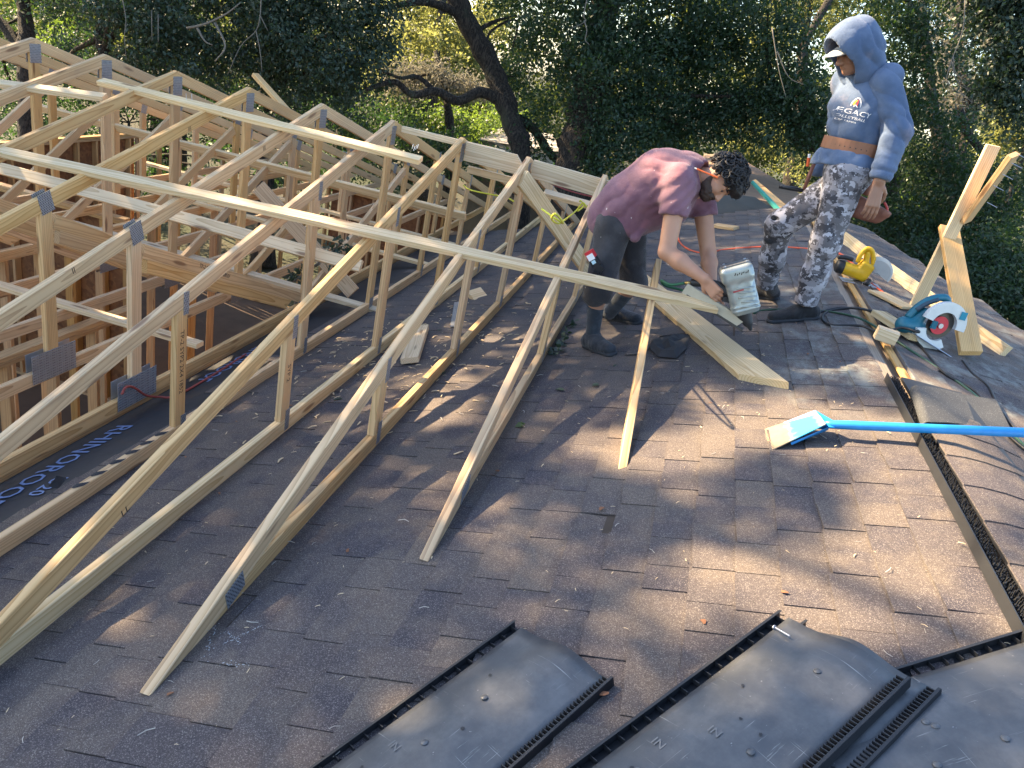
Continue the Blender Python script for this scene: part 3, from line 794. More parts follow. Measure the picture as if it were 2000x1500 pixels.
tree('dark_oak', 'dark undergrowth tree between the trusses and the pale shed', [gz((-7.929,17.769,-3.033)), (-8.364,18.334,-1.617), (-8.591,18.725,-0.660)], .14,
     [((-9.357,17.399,-0.918), (1.5,.8,.8), 26), ((-7.806,17.765,-0.588), (1.4,.8,.8), 26), ((-7.053,18.950,-0.647), (1.1,.8,.7), 22), ((-6.288,20.099,-0.788), (1.2,.8,.6), 22), ((-9.069,19.236,-1.843), (1.5,.8,.6), 20)], 'leaf', .10, 1, 60)
tree('bright_shrub', 'lime green shrub glowing behind the third and fourth truss peaks', [gz((-14.243,22.077,-3.726)), (-14.564,22.493,-2.683), (-14.759,22.869,-1.772)], .1,
     [((-17.377,24.007,-0.850), (1.0,.6,.9), 10), ((-12.385,25.779,-0.942), (1.0,.7,.8), 10), ((-10.587,25.824,-1.420), (1.2,.7,1.0), 12), ((-20.249,22.553,-0.717), (.8,.6,1.0), 8), ((-18.498,20.367,-1.237), (.5,.4,.8), 6)], 'leafg', .14, 1, 60)
tree('fern_shrub', 'green feathery shrub beside the pale shed', [gz((-5.631,19.344,-1.460)), (-5.854,19.633,-0.734), (-5.965,19.778,-0.371)], .06,
     [((-5.947,19.754,-0.431), (1.1,.6,.5), 20), ((-6.648,19.674,-0.387), (.8,.5,.4), 12), ((-5.592,20.953,-0.328), (.7,.5,.4), 10), ((-4.983,21.671,-0.147), (.6,.5,.4), 8)], 'leafg', .10, 1, 60)
# the broad oak right of the middle
tree('broad_oak', 'broad rough barked oak with a dark crown above the bent worker', [gz((-1.303,13.514,-1.322)), (-1.667,13.986,-0.140), (-1.766,14.281,0.559), (-1.899,14.910,1.525), (-2.061,15.586,2.606), (-2.276,16.151,3.950)], .52,
     [((-2.480,14.453,2.173), (1.0,.9,.9), 34), ((-1.482,13.858,1.506), (.9,.8,1.0), 40), ((-1.193,14.264,2.329), (1.2,.9,1.0), 46), ((-0.239,14.413,1.860), (1.1,.9,1.0), 46), ((0.376,14.672,2.249), (.9,.8,1.0), 36), ((-0.627,14.355,2.851), (1.2,.9,.8), 40), ((-0.913,13.834,0.770), (.7,.7,.6), 22), ((0.010,14.633,1.031), (.9,.7,.6), 28), ((0.752,14.669,1.374), (.7,.7,.7), 24), ((1.117,14.141,1.806), (.6,.6,.8), 22), ((-2.187,14.827,3.423), (1.6,1,.8), 30), ((-0.235,14.743,3.602), (1.6,1,.8), 36), ((-1.288,13.593,0.347), (.35,.4,.5), 10), ((-2.271,15.004,1.358), (.6,.5,.7), 14), ((-2.757,14.813,3.075), (1.0,.9,.7), 22)], 'leaf', .08, 1, 75, (), r1=.2)
tree('broad_oak', 'oak behind the hooded worker with a thick low limb', [gz((4.724,17.144,0.205)), (4.355,17.465,1.049), (3.535,16.445,1.251), (2.528,15.205,1.266), (1.795,14.483,1.364)], .32,
     [((1.670,13.795,1.844), (.7,.6,.7), 26), ((2.309,13.985,1.568), (.6,.6,.5), 16), ((1.301,13.769,2.403), (.5,.5,.7), 14), ((0.729,13.525,3.031), (.4,.5,.6), 12), ((2.516,15.481,0.895), (.6,.6,.5), 10)], 'leaf', .08, 1, 75, r1=.14)
tree('sunny_oak', 'yellowish sunlit tree glowing above and behind the hooded worker', [gz((4.552,28.112,-1.122)), (3.808,29.078,1.300), (3.137,30.214,4.081), (2.787,31.197,6.414)], .3,
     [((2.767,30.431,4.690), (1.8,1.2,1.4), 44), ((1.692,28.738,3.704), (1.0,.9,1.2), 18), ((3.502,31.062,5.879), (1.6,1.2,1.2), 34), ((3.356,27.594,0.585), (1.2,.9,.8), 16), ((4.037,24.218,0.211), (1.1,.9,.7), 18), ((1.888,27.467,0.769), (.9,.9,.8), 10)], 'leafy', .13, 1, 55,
     [([(3.325,28.553,5.252), (3.076,28.143,4.406), (2.973,27.838,3.749), (3.045,27.574,3.129)], .14, .05)])
tree('dark_oak', 'dark leafy oak crown directly right of the hooded worker', [gz((5.966,16.306,-0.842)), (5.408,16.877,0.627), (4.637,17.573,2.447), (3.866,18.269,4.268)], .2,
     [((3.143,15.403,3.506), (.7,.7,1.0), 30), ((3.748,15.318,2.622), (.6,.7,.8), 22), ((4.495,15.536,1.628), (.9,.8,.8), 32), ((4.584,15.642,0.594), (1.0,.8,.7), 32), ((5.032,14.708,0.832), (.9,.8,.8), 34), ((5.548,14.237,0.847), (.8,.7,.8), 26), ((2.475,15.619,4.211), (1.2,.9,.7), 24), ((4.984,14.900,0.036), (1.1,.8,.5), 28), ((4.657,16.479,-0.029), (.8,.8,.5), 20)], 'leaf', .08, 1, 75,
     [([(4.819,16.476,2.403), (5.138,16.347,2.008), (5.596,16.250,1.643), (5.949,16.006,0.977)], .09, .05)])
tree('dark_oak', 'bluish leaves hanging down the right edge above the brace boards', [gz((6.281,12.280,-0.073)), (5.578,13.080,1.960), (5.013,13.590,3.295), (4.562,14.064,4.509)], .2,
     [((4.044,12.920,3.339), (.6,.6,.8), 34), ((4.349,12.685,2.709), (.5,.5,.6), 26), ((3.759,13.130,3.903), (.9,.7,.5), 26), ((4.715,12.956,3.204), (.8,.7,1.0), 30), ((3.658,13.560,3.662), (.5,.5,.35), 10), ((5.214,12.994,1.883), (.5,.5,.6), 12)], 'leafb', .085, 1, 75,
     [([(4.667,13.927,4.168), (3.949,13.629,3.724), (3.522,13.624,3.851)], .09, .04), ([(3.491,13.882,3.946), (3.668,13.629,3.317), (3.582,13.445,2.928), (3.557,13.340,2.700)], .02, .008)])
tree('sunny_oak', 'grey brown half bare tree showing through at upper right', [gz((9.608,27.229,0.239)), (8.762,28.083,2.440), (7.757,28.899,4.608), (7.184,29.888,7.026)], .22,
     [((7.824,29.056,4.940), (1.3,1,1.5), 34), ((7.964,28.386,3.382), (1.3,1,1.0), 26), ((9.169,28.531,3.321), (1.1,1,1.0), 20), ((7.814,31.016,4.388), (1.2,1,1.4), 18)], 'moss', .11, 1, 55,
     [([(6.399,26.967,5.662), (6.901,26.763,5.041), (7.036,26.409,4.197)], .06, .03)])
tree('low_shrub', 'dark shrubs low behind the leftmost trusses', [gz((-12.710,16.078,-2.823)), (-12.881,16.301,-2.264), (-12.995,16.485,-1.812)], .08,
     [((-15.660,16.065,-1.903), (1.3,.8,.8), 22), ((-14.025,16.505,-1.436), (1.2,.8,.8), 22), ((-12.202,16.883,-1.167), (1.2,.8,.7), 22), ((-10.720,17.155,-1.030), (1.2,.8,.7), 20), ((-16.029,17.466,-1.111), (1.0,.7,.7), 14), ((-14.032,17.771,-1.064), (.9,.7,.6), 12), ((-11.400,16.757,-1.711), (1.4,.8,.6), 18), ((-13.324,15.171,-2.183), (1.4,.8,.6), 18), ((-13.403,13.934,-2.461), (1.6,.8,.6), 16), ((-10.767,14.417,-2.217), (1.6,.8,.6), 16), ((-8.678,14.958,-1.667), (1.6,.8,.6), 16), ((-7.262,14.580,-1.731), (1.3,.7,.5), 12)], 'leaf', .10, 1, 60)
tree('low_shrub', 'dark green shrubs between the trusses and the leaning trunk', [gz((-5.583,16.356,-1.997)), (-5.777,16.608,-1.364), (-5.907,16.777,-0.942)], .08,
     [((-7.340,17.126,-0.937), (1.0,.7,.6), 18), ((-5.972,16.861,-0.730), (1.0,.7,.5), 18), ((-4.893,17.017,-0.726), (.9,.7,.45), 14), ((-6.076,16.057,-1.267), (1.2,.7,.5), 16), ((-4.243,18.081,-1.021), (.8,.6,.4), 8), ((-2.479,17.339,-0.774), (.9,.6,.4), 10)], 'leaf', .10, 1, 60)
tree('golden_shrub', 'golden lit shrub behind the top of the brace boards', [gz((7.420,18.299,0.701)), (7.145,18.656,1.595), (6.909,18.881,2.180)], .08,
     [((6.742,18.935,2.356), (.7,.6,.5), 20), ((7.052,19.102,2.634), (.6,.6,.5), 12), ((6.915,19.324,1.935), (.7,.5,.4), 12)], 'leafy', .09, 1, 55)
tree('low_shrub', 'low dark shrubs below the far roof edge, dotted with sun', [gz((4.749,12.273,-0.841)), (4.661,12.387,-0.555), (4.574,12.501,-0.270)], .06,
     [((4.102,14.810,0.116), (1.0,.7,.4), 26), ((4.462,13.614,-0.211), (1.0,.7,.5), 30), ((4.955,12.591,-0.189), (.9,.7,.5), 32), ((5.364,12.127,-0.123), (.8,.7,.5), 28), ((5.280,12.870,0.337), (.8,.7,.5), 24), ((5.717,11.656,-0.056), (.8,.6,.5), 20), ((4.005,16.974,0.052), (.9,.7,.4), 18)], 'leaf', .08, 1, 70)
tree('low_shrub', 'lighter green low shrub showing between the sticks of the brace', [gz((5.833,17.267,-1.119)), (5.650,17.505,-0.522), (5.559,17.624,-0.224)], .06,
     [((5.091,18.168,-0.091), (.9,.7,.5), 12), ((6.092,16.599,-0.220), (.9,.7,.4), 10), ((4.778,18.807,0.208), (.9,.7,.6), 12), ((6.773,16.936,0.322), (.6,.6,.4), 6)], 'leafg', .09, 1, 60)
# far wood closing the view
FW = [((-46.3,37.2,6.5),3.2),((-43.6,34.4,2.5),3.0),((-55.1,44.1,-2.3),2.8),((-42.3,33.1,-3.6),2.6),((-43.7,36.6,6.9),3.2),((-54.7,46.4,2.3),3.0),((-52.6,42.9,-1.2),2.8),((-47.1,38.7,-5.6),2.6),((-55.0,47.9,7.7),3.2),((-49.3,43.2,3.7),3.0),((-44.8,37.8,-2.0),2.8),((-50.0,42.8,-4.8),2.6),((-52.5,48.7,7.5),3.2),((-50.4,46.1,3.4),3.0),((-45.2,40.8,-0.3),2.8),((-38.8,35.4,-2.9),2.6),((-36.4,35.5,7.0),3.2),((-43.5,41.6,3.5),3.0),((-50.1,46.8,-1.1),2.8),((-35.8,33.9,-3.0),2.6),((-39.8,40.9,7.9),3.2),((-41.6,42.6,4.4),3.0),((-33.4,32.8,-0.8),2.8),((-41.1,40.0,-4.0),2.6),((-36.1,38.3,8.0),3.2),((-41.3,44.4,2.7),3.0),((-41.1,44.2,0.6),2.8),((-33.3,35.5,-3.8),2.6),((-37.0,42.2,7.7),3.2),((-42.9,47.1,4.5),3.0),((-36.4,39.4,-0.1),2.8),((-42.4,46.2,-3.5),2.6),((-31.2,36.0,6.5),3.2),((-34.7,40.2,4.4),3.0),((-41.6,48.3,0.2),2.8),((-28.9,32.7,-2.2),2.6),((-39.1,47.4,9.7),3.2),((-34.3,41.8,2.8),3.0),((-28.2,34.8,-0.3),2.8),((-30.2,38.4,-3.0),2.6),((-31.1,40.5,8.7),3.2),((-31.9,41.1,3.1),3.0),((-35.8,46.8,1.1),2.8),((-28.2,36.2,-2.3),2.6),((-28.7,40.6,8.7),3.2),((-25.1,35.8,3.8),3.0),((-35.3,48.8,-1.0),2.8),((-29.8,42.4,-3.8),2.6),((-31.5,45.1,9.2),3.2),((-32.5,49.3,3.9),3.0),((-26.0,39.0,-0.0),2.8),((-28.0,42.7,-3.1),2.6),((-30.6,48.4,9.9),3.2),((-31.6,51.3,6.2),3.0),((-30.2,49.7,0.2),2.8),((-20.7,34.1,-1.3),2.6),((-32.2,54.4,11.6),3.2),((-22.5,38.4,4.2),3.0),((-26.5,46.8,1.5),2.8),((-18.9,33.7,-0.9),2.6),((-29.9,52.2,9.4),3.2),((-26.2,49.2,5.2),3.0),((-26.9,48.6,0.2),2.8),((-19.9,38.6,-2.7),2.6),((-24.0,46.2,10.3),3.2),((-18.5,36.7,4.4),3.0),((-24.5,49.4,1.8),2.8),((-18.9,39.6,-2.1),2.6),((-17.5,37.8,7.6),3.2),((-17.7,37.9,4.8),3.0),((-22.5,48.2,1.7),2.8),((-18.1,42.3,-1.2),2.6),((-17.2,39.8,7.8),3.2),((-19.3,45.1,4.5),3.0),((-20.5,47.7,0.2),2.8),((-15.2,37.0,-2.3),2.6),((-18.2,46.2,10.3),3.2),((-21.0,52.1,6.6),3.0),((-16.6,43.7,1.3),2.8),((-17.7,49.7,-1.2),2.6),((-16.0,44.2,9.4),3.2),((-17.6,49.9,6.8),3.0),((-12.9,40.2,2.0),2.8),((-14.1,47.3,-2.2),2.6),((-16.6,51.3,11.1),3.2),((-16.3,52.9,5.3),3.0),((-11.4,41.1,1.3),2.8),((-12.9,45.3,-1.0),2.6),((-15.5,52.9,10.7),3.2),((-11.6,40.0,5.7),3.0),((-13.1,49.6,0.9),2.8),((-9.8,41.5,-1.0),2.6),((-13.6,50.6,10.9),3.2),((-13.3,54.1,6.2),3.0),((-9.7,42.4,2.9),2.8),((-6.3,35.7,-1.2),2.6),((-10.9,54.1,10.6),3.2),((-7.9,40.9,5.6),3.0),((-7.4,46.7,1.8),2.8),((-8.9,51.6,-2.2),2.6),((-9.0,52.3,11.1),3.2),((-8.6,52.8,5.8),3.0),((-5.7,43.8,1.6),2.8),((-6.3,48.0,-0.7),2.6),((-6.3,45.8,9.3),3.2),((-7.1,54.9,7.3),3.0),((-5.7,51.6,2.7),2.8),((-3.4,36.3,-0.6),2.6),((-5.9,53.5,12.0),3.2),((-5.0,56.5,8.3),3.0),((-1.6,38.5,1.8),2.8),((-2.2,52.4,-0.6),2.6),((-3.8,42.3,10.1),3.2),((-2.0,56.0,7.0),3.0),((-1.7,40.5,2.9),2.8),((-0.8,52.6,-1.8),2.6),((-2.0,53.3,10.9),3.2),((-1.0,44.4,7.0),3.0),((-0.5,39.7,2.9),2.8),((0.8,38.5,-1.2),2.6),((0.2,46.5,10.4),3.2),((1.5,52.8,6.5),3.0),((2.7,54.1,3.2),2.8),((3.7,49.3,-0.5),2.6),((0.7,50.5,10.7),3.2),((1.5,48.9,7.6),3.0),((3.6,54.3,3.6),2.8),((5.6,49.7,0.2),2.6),((2.2,49.3,12.2),3.2),((4.1,55.9,6.8),3.0),((4.3,41.2,2.4),2.8),((6.7,52.1,-0.5),2.6),((4.6,51.4,12.5),3.2),((7.6,55.9,7.9),3.0),((8.9,56.2,4.3),2.8),((9.8,53.1,-0.1),2.6),((5.6,43.8,9.8),3.2),((7.4,46.1,6.4),3.0),((8.3,50.0,3.3),2.8),((9.5,42.7,0.2),2.6),((7.9,48.3,11.3),3.2),((9.4,47.1,6.7),3.0),((12.8,56.1,3.9),2.8),((12.5,51.0,0.3),2.6),((10.6,62.5,15.3),3.2),((11.7,54.7,8.3),3.0),((11.9,51.1,4.6),2.8),((11.6,39.7,0.1),2.6),((11.6,56.1,12.0),3.2),((13.7,57.7,10.0),3.0),((15.8,55.8,4.2),2.8),((12.1,39.6,1.7),2.6),((12.0,52.5,12.7),3.2),((17.0,58.7,8.5),3.0),((14.1,45.7,3.8),2.8),((13.6,39.4,0.2),2.6),((16.4,58.8,14.4),3.2),((17.7,55.2,8.5),3.0),((15.8,49.1,5.2),2.8),((21.4,56.2,1.6),2.6),((17.7,58.7,13.7),3.2),((19.6,58.4,9.0),3.0),((16.7,46.0,5.2),2.8),((17.9,44.1,0.3),2.6),((15.5,46.8,12.3),3.2),((21.8,62.1,10.8),3.0),((18.9,45.1,4.2),2.8),((24.4,56.9,2.2),2.6),((18.6,50.5,11.5),3.2),((18.0,45.5,7.1),3.0),((19.4,43.7,4.9),2.8),((24.3,50.5,0.6),2.6),((18.1,46.1,12.1),3.2),((23.8,56.7,8.7),3.0),((20.2,45.2,5.3),2.8),((23.2,46.1,0.6),2.6),((23.9,56.6,12.8),3.2),((21.0,46.0,7.2),3.0),((30.5,60.0,4.6),2.8),((22.7,41.7,1.5),2.6),((26.4,59.2,15.4),3.2),((22.4,47.1,8.2),3.0),((27.6,52.8,5.7),2.8),((31.6,55.0,1.5),2.6)]
cs, rs_ = [], []
for c, r in FW:
    for _ in range(24):
        d = rng.normal(size=3); d /= np.linalg.norm(d)
        cs.append(np.array(c) + d * rng.random() ** .4 * np.array((r, r, r * .8))); q = rng.uniform(.5, 1.0); rs_.append((q, q, q * .8))
me = leaf_mesh(cs, rs_, 60, .30)
props(link('far_woods', me, M['leafm']), kind='stuff')

# unseen oak off to the left, its crown shaped to shade most of the roof
cl = []
rq = random.Random(21)
def lit(x, y):      # roof spots the crown is kept clear of, letting sun through
    if x < -.12: return -.36 < x < -.2 and 2.95 < y < 3.15
    if y > min(3.10 + 1.0 * (x + .12), 3.78 + .35 * (x - .55)): return False
    if x < .42: return y > 2.78
    return y > 1.75 and math.sin(3.1 * x + 5.2 * y) + math.sin(7 * x - 3 * y + 1) > -1.25
tries = 0
LITP = [V((-2.31, y, ZP - MN * (YP - y))) for y in (4.0, 4.6, 5.3)] + [V((.13, 3.2, .14)), V((1.5, 11.6, .3)), V((2.0, 13, .7))]  # points whose rays to the sun are kept clear of leaves
LITP += [V((2.35, 5.7, 1.45)), V((-4.02, 4.4, -.93)), V((-4.02, 5.0, -.93)), V((-4.75, 5.7, .88)), V((-5.3, 5.5, .85)), V((.0, 4.8, 1.25)), V((1.1, 5.1, 1.8))]
while len(cl) < 760 and tries < 20000:
    tries += 1
    x, y = rq.uniform(-8.5, 2.4), rq.uniform(-3.0, 13)
    if lit(x, y) or lit(x + .2, y) or lit(x, y + .2) or lit(x, y - .2): continue
    if y > 5.0 and x < -3 and rq.random() < .3: continue
    t_ = rq.uniform(12.5, 17)
    z = TA * x if x > -2.9 else 0
    p = V((x, y, z)) + SUN * t_
    if any(((p - l_) - SUN * (p - l_).dot(SUN)).length < .42 for l_ in LITP): continue
    cl.append(((p.x, p.y, p.z), rq.uniform(.30, .5)))
CN = np.array([c for c, r in cl]); CR = np.array([r for c, r in cl]); Sn = np.array(SUN)
for gx in np.arange(-6.5, 2.3, .28):
    for gy in np.arange(-1.0, 9.5, .28):
        if lit(gx, gy) or (gy > 4.6 and gx < -2.9): continue
        q = np.array((gx + rq.uniform(-.1, .1), gy + rq.uniform(-.1, .1), TA * gx if gx > -2.9 else .2))
        d_ = CN - q; k_ = d_ @ Sn; dist = np.sqrt(np.maximum((d_ * d_).sum(1) - k_ * k_, 0))
        if (dist < CR * .62).any(): continue
        pv = V(q) + SUN * rq.uniform(12.5, 17)
        if any(((pv - l_) - SUN * (pv - l_).dot(SUN)).length < .36 for l_ in LITP): continue
        if any(lit(gx + a, gy + b) for a, b in ((.3, 0), (-.3, 0), (0, .3), (0, -.3))): r_ = .24
        else: r_ = rq.uniform(.32, .46)
        cl.append(((pv.x, pv.y, pv.z), r_)); CN = np.vstack([CN, np.array(pv)]); CR = np.append(CR, r_)
me = leaf_mesh([c for c, r in cl], [(r, r, r * .8) for c, r in cl], 110, .15, .6, .62)
t = thing('unseen_shade_oak', (-17, 9.5, GZ), 'unseen oak beyond the left edge, its crown shaped to shade the roof', 'tree', 'trees around the house')
me.transform(Matrix.Translation((17, -9.5, -GZ)))
link('crown', me, M['leaf'], t, mw=Matrix.Translation((-17, 9.5, GZ)))
mb = MB(); mb.tube(spline([(-17, 9.5, GZ), (-16.5, 9.2, 1), (-15.5, 8.5, 5), (-14, 8, 8)], 5), [.5, .46, .44, .42, .4, .38, .36, .34, .32, .3, .28, .26, .24, .22, .2, .18], 10)
for c, r in cl[::14]:
    mb.tube(spline([(-15.5, 8.5, 5), V((-15.5, 8.5, 6)).lerp(V(c), .6) + V((0, 0, .4)), c], 4), [.12, .1, .08, .07, .06, .05, .04, .03, .02], 5)
mb.build('trunk', 'bark', t, True)

# second unseen oak further back, added only to shade the tree line
cl = []
while len(cl) < 420:
    p = V((rq.uniform(-8, 9), rq.uniform(10.5, 17), rq.uniform(-2.5, 3.2))); q = p + SUN * rq.uniform(8, 13)
    u_ = to_px(q)
    if u_ and -150 < u_[0] < 2150 and u_[1] > -120: continue
    cl.append(((q.x, q.y, q.z), rq.uniform(.32, .55)))
me = leaf_mesh([c for c, r in cl], [(r, r, r * .8) for c, r in cl], 100, .15, .6, .62)
t = thing('unseen_shade_oak', (-13, 18, GZ), 'second unseen oak beyond the left edge, added to shade the tree line', 'tree', 'trees around the house')
me.transform(Matrix.Translation((13, -18, -GZ))); link('crown', me, M['leaf'], t, mw=Matrix.Translation((-13, 18, GZ)))
mb = MB(); mb.tube(spline([(-13, 18, GZ), (-12.8, 17.8, 1), (-12, 17.5, 5), (-10, 17, 8)], 5), [.5, .46, .44, .42, .4, .38, .36, .34, .32, .3, .28, .26, .24, .22, .2, .18], 10)
for c, r in cl[::16]: mb.tube(spline([(-12, 17.5, 5), V((-12, 17.5, 6)).lerp(V(c), .6) + V((0, 0, .4)), c], 4), [.12, .1, .08, .07, .06, .05, .04, .03, .02], 5)
mb.build('trunk', 'bark', t, True)

# dead twigs and vines hanging in front of the leaves
def twig(paths, lab, r=.012, grp='dead twigs hanging in the trees'):
    mb = MB()
    for p in paths:
        s_ = spline(p, 4); mb.tube(s_, [r * (1 - .6 * i / (len(s_) - 1)) for i in range(len(s_))], 5)
    return props(mb.build('hanging_twig', 'twig', None, True), lab, 'twig', grp)
twig([[(-2.025,12.859,2.662), (-1.998,12.731,2.364), (-1.949,12.702,2.283), (-2.165,12.597,2.115)], [(-1.968,12.704,2.294), (-1.886,12.656,2.159), (-1.870,12.600,2.026), (-1.779,12.587,1.969)]], 'forked pale twig hanging above the bent worker', .011)
twig([[(0.636,9.848,2.477), (0.748,9.762,2.248), (0.853,9.687,2.045), (1.007,9.599,1.796)], [(0.765,9.766,2.251), (0.970,9.690,2.014), (1.163,9.699,1.970)]], 'two pronged twig left of the blue hood', .007)
twig([[(-9.191,11.512,1.176), (-9.016,11.380,0.823), (-8.972,11.287,0.598), (-8.833,11.154,0.253)]], 'thin pale twig hanging at upper left over the second peak', .009)
twig([[(-7.506,10.773,0.958), (-7.268,10.855,1.067), (-7.016,10.976,1.259), (-6.846,11.090,1.463)], [(-7.360,10.808,0.989), (-7.199,10.765,0.842), (-7.072,10.769,0.811)], [(-7.126,10.895,1.112), (-6.886,10.807,0.836), (-6.969,10.691,0.600)]], 'broken grey branch stub among the leaves above the third peak', .020)
twig([[(-6.575,11.187,1.593), (-6.516,11.088,1.351), (-6.512,10.992,1.134), (-6.667,10.859,0.882), (-6.734,10.666,0.468)], [(-6.516,11.088,1.351), (-6.344,11.032,1.169)], [(-6.512,10.992,1.134), (-6.370,10.897,0.873), (-6.257,10.795,0.606)]], 'drooping bare twigs above the fourth peak', .009)
twig([[(2.984,11.697,3.408), (3.061,11.548,3.047), (3.031,11.374,2.664), (3.053,11.268,2.417), (3.287,11.254,2.310), (3.441,11.249,2.248)], [(3.038,11.404,2.728), (3.118,11.339,2.556), (3.305,11.328,2.471)], [(3.031,11.374,2.664), (3.179,11.298,2.444), (3.369,11.293,2.371)]], 'looping thin vine at the upper right', .008)
twig([[(-8.817,11.727,1.043), (-8.672,11.550,0.598)], [(-8.695,11.727,1.005), (-8.572,11.567,0.603)]], 'pair of straight pale stems among dark leaves', .012)

# ================================================================ pale shed and neighbour roof
def slab_poly(name, pts, th, m, parent):
    pts = [V(p) for p in pts]; n_ = (pts[1] - pts[0]).cross(pts[2] - pts[0]).normalized()
    if n_.z < 0: n_ = -n_
    k = len(pts); vv = pts + [p - n_ * th for p in pts]
    fs = [tuple(range(k)), tuple(range(2 * k - 1, k - 1, -1))] + [(i, (i + 1) % k, (i + 1) % k + k, i + k) for i in range(k)]
    mb = MB(); mb.add(vv, fs); return mb.build(name, m, parent)
def shed_roof_mat():
    m, n, b = mat('streaked_old_roofing')
    tc = N(n, 'ShaderNodeTexCoord'); p = tc.outputs['Object']
    f = noise(n, vmath(n, 'MULTIPLY', p, (1.0, 4, 4)), 1.2, 5, .65)
    setc(n, b, mixc(n, sstep(n, f, .42, .62), (.13, .11, .095), (.42, .40, .36))); b.inputs['Roughness'].default_value = .85
    return m
M['shedroof'] = shed_roof_mat()
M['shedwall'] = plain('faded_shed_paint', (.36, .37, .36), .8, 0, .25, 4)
shed = thing('shed', gz((-4.167,20.396,-0.800)), 'pale low shed with a streaked roof behind the leaning oak', 'shed')
A, B, C2, D2 = V((-5.200,19.777,-0.621)), V((-2.823,19.126,-0.363)), V((-3.638,22.364,-0.261)), V((-5.304,22.587,-0.467))
slab_poly('roof', [A, B, C2, D2], .10, 'shedroof', shed)
dn = V((0, 0, 1))
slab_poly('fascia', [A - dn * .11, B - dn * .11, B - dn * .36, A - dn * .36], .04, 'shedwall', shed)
mb = MB(); inw = (C2 + D2 - A - B) * .06
mb.add([A + inw - dn * .2, B + inw - dn * .2, C2 - inw - dn * .2, D2 - inw - dn * .2] + [V((p.x, p.y, GZ)) for p in (A + inw, B + inw, C2 - inw, D2 - inw)], [(0, 1, 2, 3), (0, 1, 5, 4), (1, 2, 6, 5), (2, 3, 7, 6), (3, 0, 4, 7)])
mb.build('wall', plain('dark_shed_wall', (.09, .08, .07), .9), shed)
# next roof section rising behind the old ridge
nb = thing('neighbour_wing', gz((1.481,11.176,0.223)), 'brown shingled roof wing with a dark panel behind the bent worker', 'roof')
def sun_streak_mat():
    m, n, b = mat('brown_wing_shingles')
    tc = N(n, 'ShaderNodeTexCoord'); p = tc.outputs['Object']
    f = noise(n, vmath(n, 'MULTIPLY', p, (1.4, 9, 9)), 1.3, 4, .6)  # pale streaks in the colour stand in for sunlight across the wing
    setc(n, b, mixc(n, f, (.15, .095, .062), (.33, .22, .14))); b.inputs['Roughness'].default_value = .9
    return m
M['wing'] = sun_streak_mat()
yb = 10.45
slab_poly('roof_slope', [(0.552,17.771,0.471), (1.278,17.918,0.571), (2.250,12.611,0.477), (2.222,11.821,0.446), (0.592,11.668,0.375)], .05, 'wing', nb)
slab_poly('panel', [(0.535,11.235,0.413), (1.229,11.359,0.469), (1.854,10.874,0.293), (0.636,10.598,0.060)], .03, plain('dark_mottled_face', (.075, .07, .06), .85, 0, .45, 3), nb)  # dark brown-grey panel face, mottled by noise
slab_poly('ledge', [(0.685,10.581,0.132), (1.880,10.746,0.370), (1.882,10.612,0.314), (0.699,10.392,0.074)], .05, plain('grey_green_ledge', (.20, .215, .20), .8), nb)
o = slab_poly('drip_edge_board', [(1.084,11.006,0.714), (1.121,11.021,0.735), (1.758,10.328,0.460), (1.646,10.179,0.408)], .03, 'pine', None)
props(o, 'pale plank with a green painted edge between the two workers', 'board')
o2 = slab_poly('painted_edge', [(1.069,10.944,0.703), (1.089,10.986,0.717), (1.640,10.159,0.417), (1.607,10.107,0.383)], .03, plain('sea_green_paint', (.03, .24, .20), .6), o)


# ================================================================ signed distance figures
def A(*p): return np.array(p[0] if len(p) == 1 else p, dtype=np.float32)
def cap(P, a, b, ra, rb=None, lat=None, s=1.0):
    """tapered capsule; with lat / s it is s times wider along lat"""
    a, b = A(a), A(b); rb = ra if rb is None else rb
    ab = b - a; t = np.clip(((P - a) @ ab) / (ab @ ab + 1e-9), 0, 1)
    d = P - (a + t[:, None] * ab)
    if lat is not None:
        l = A(lat); l = l / np.linalg.norm(l); k = d @ l
        d = d - np.outer(k * (1 - 1 / s), l)
    return np.sqrt((d * d).sum(1)) - (ra + (rb - ra) * t)
def ell(P, c, r, ax=None):
    q = P - A(c)
    if ax is not None: q = q @ np.array(ax, dtype=np.float32).T
    r = A(r); k0 = np.sqrt(((q / r) ** 2).sum(1)); k1 = np.sqrt(((q / r ** 2) ** 2).sum(1)) + 1e-9
    return k0 * (k0 - 1) / k1
def smin(a, b, k):
    h = np.clip(.5 + .5 * (b - a) / k, 0, 1); return b * (1 - h) + a * h - k * h * (1 - h)
def smax(a, b, k): return -smin(-a, -b, k)
def sU(k, *ds):
    r = ds[0]
    for d in ds[1:]: r = smin(r, d, k)
    return r
_pg = np.random.default_rng(9)
_perm = _pg.random((32, 32, 32)).astype(np.float32) * 2 - 1
def vnoise(P, f, o=0.):
    q = P * f + 50.3 + o; i = np.floor(q).astype(int); u = q - i; u = u * u * (3 - 2 * u); i &= 31; j = (i + 1) & 31
    r = 0
    for dx, wx in ((i[:, 0], 1 - u[:, 0]), (j[:, 0], u[:, 0])):
        for dy, wy in ((i[:, 1], 1 - u[:, 1]), (j[:, 1], u[:, 1])):
            for dz, wz in ((i[:, 2], 1 - u[:, 2]), (j[:, 2], u[:, 2])):
                r = r + _perm[dx, dy, dz] * wx * wy * wz
    return r
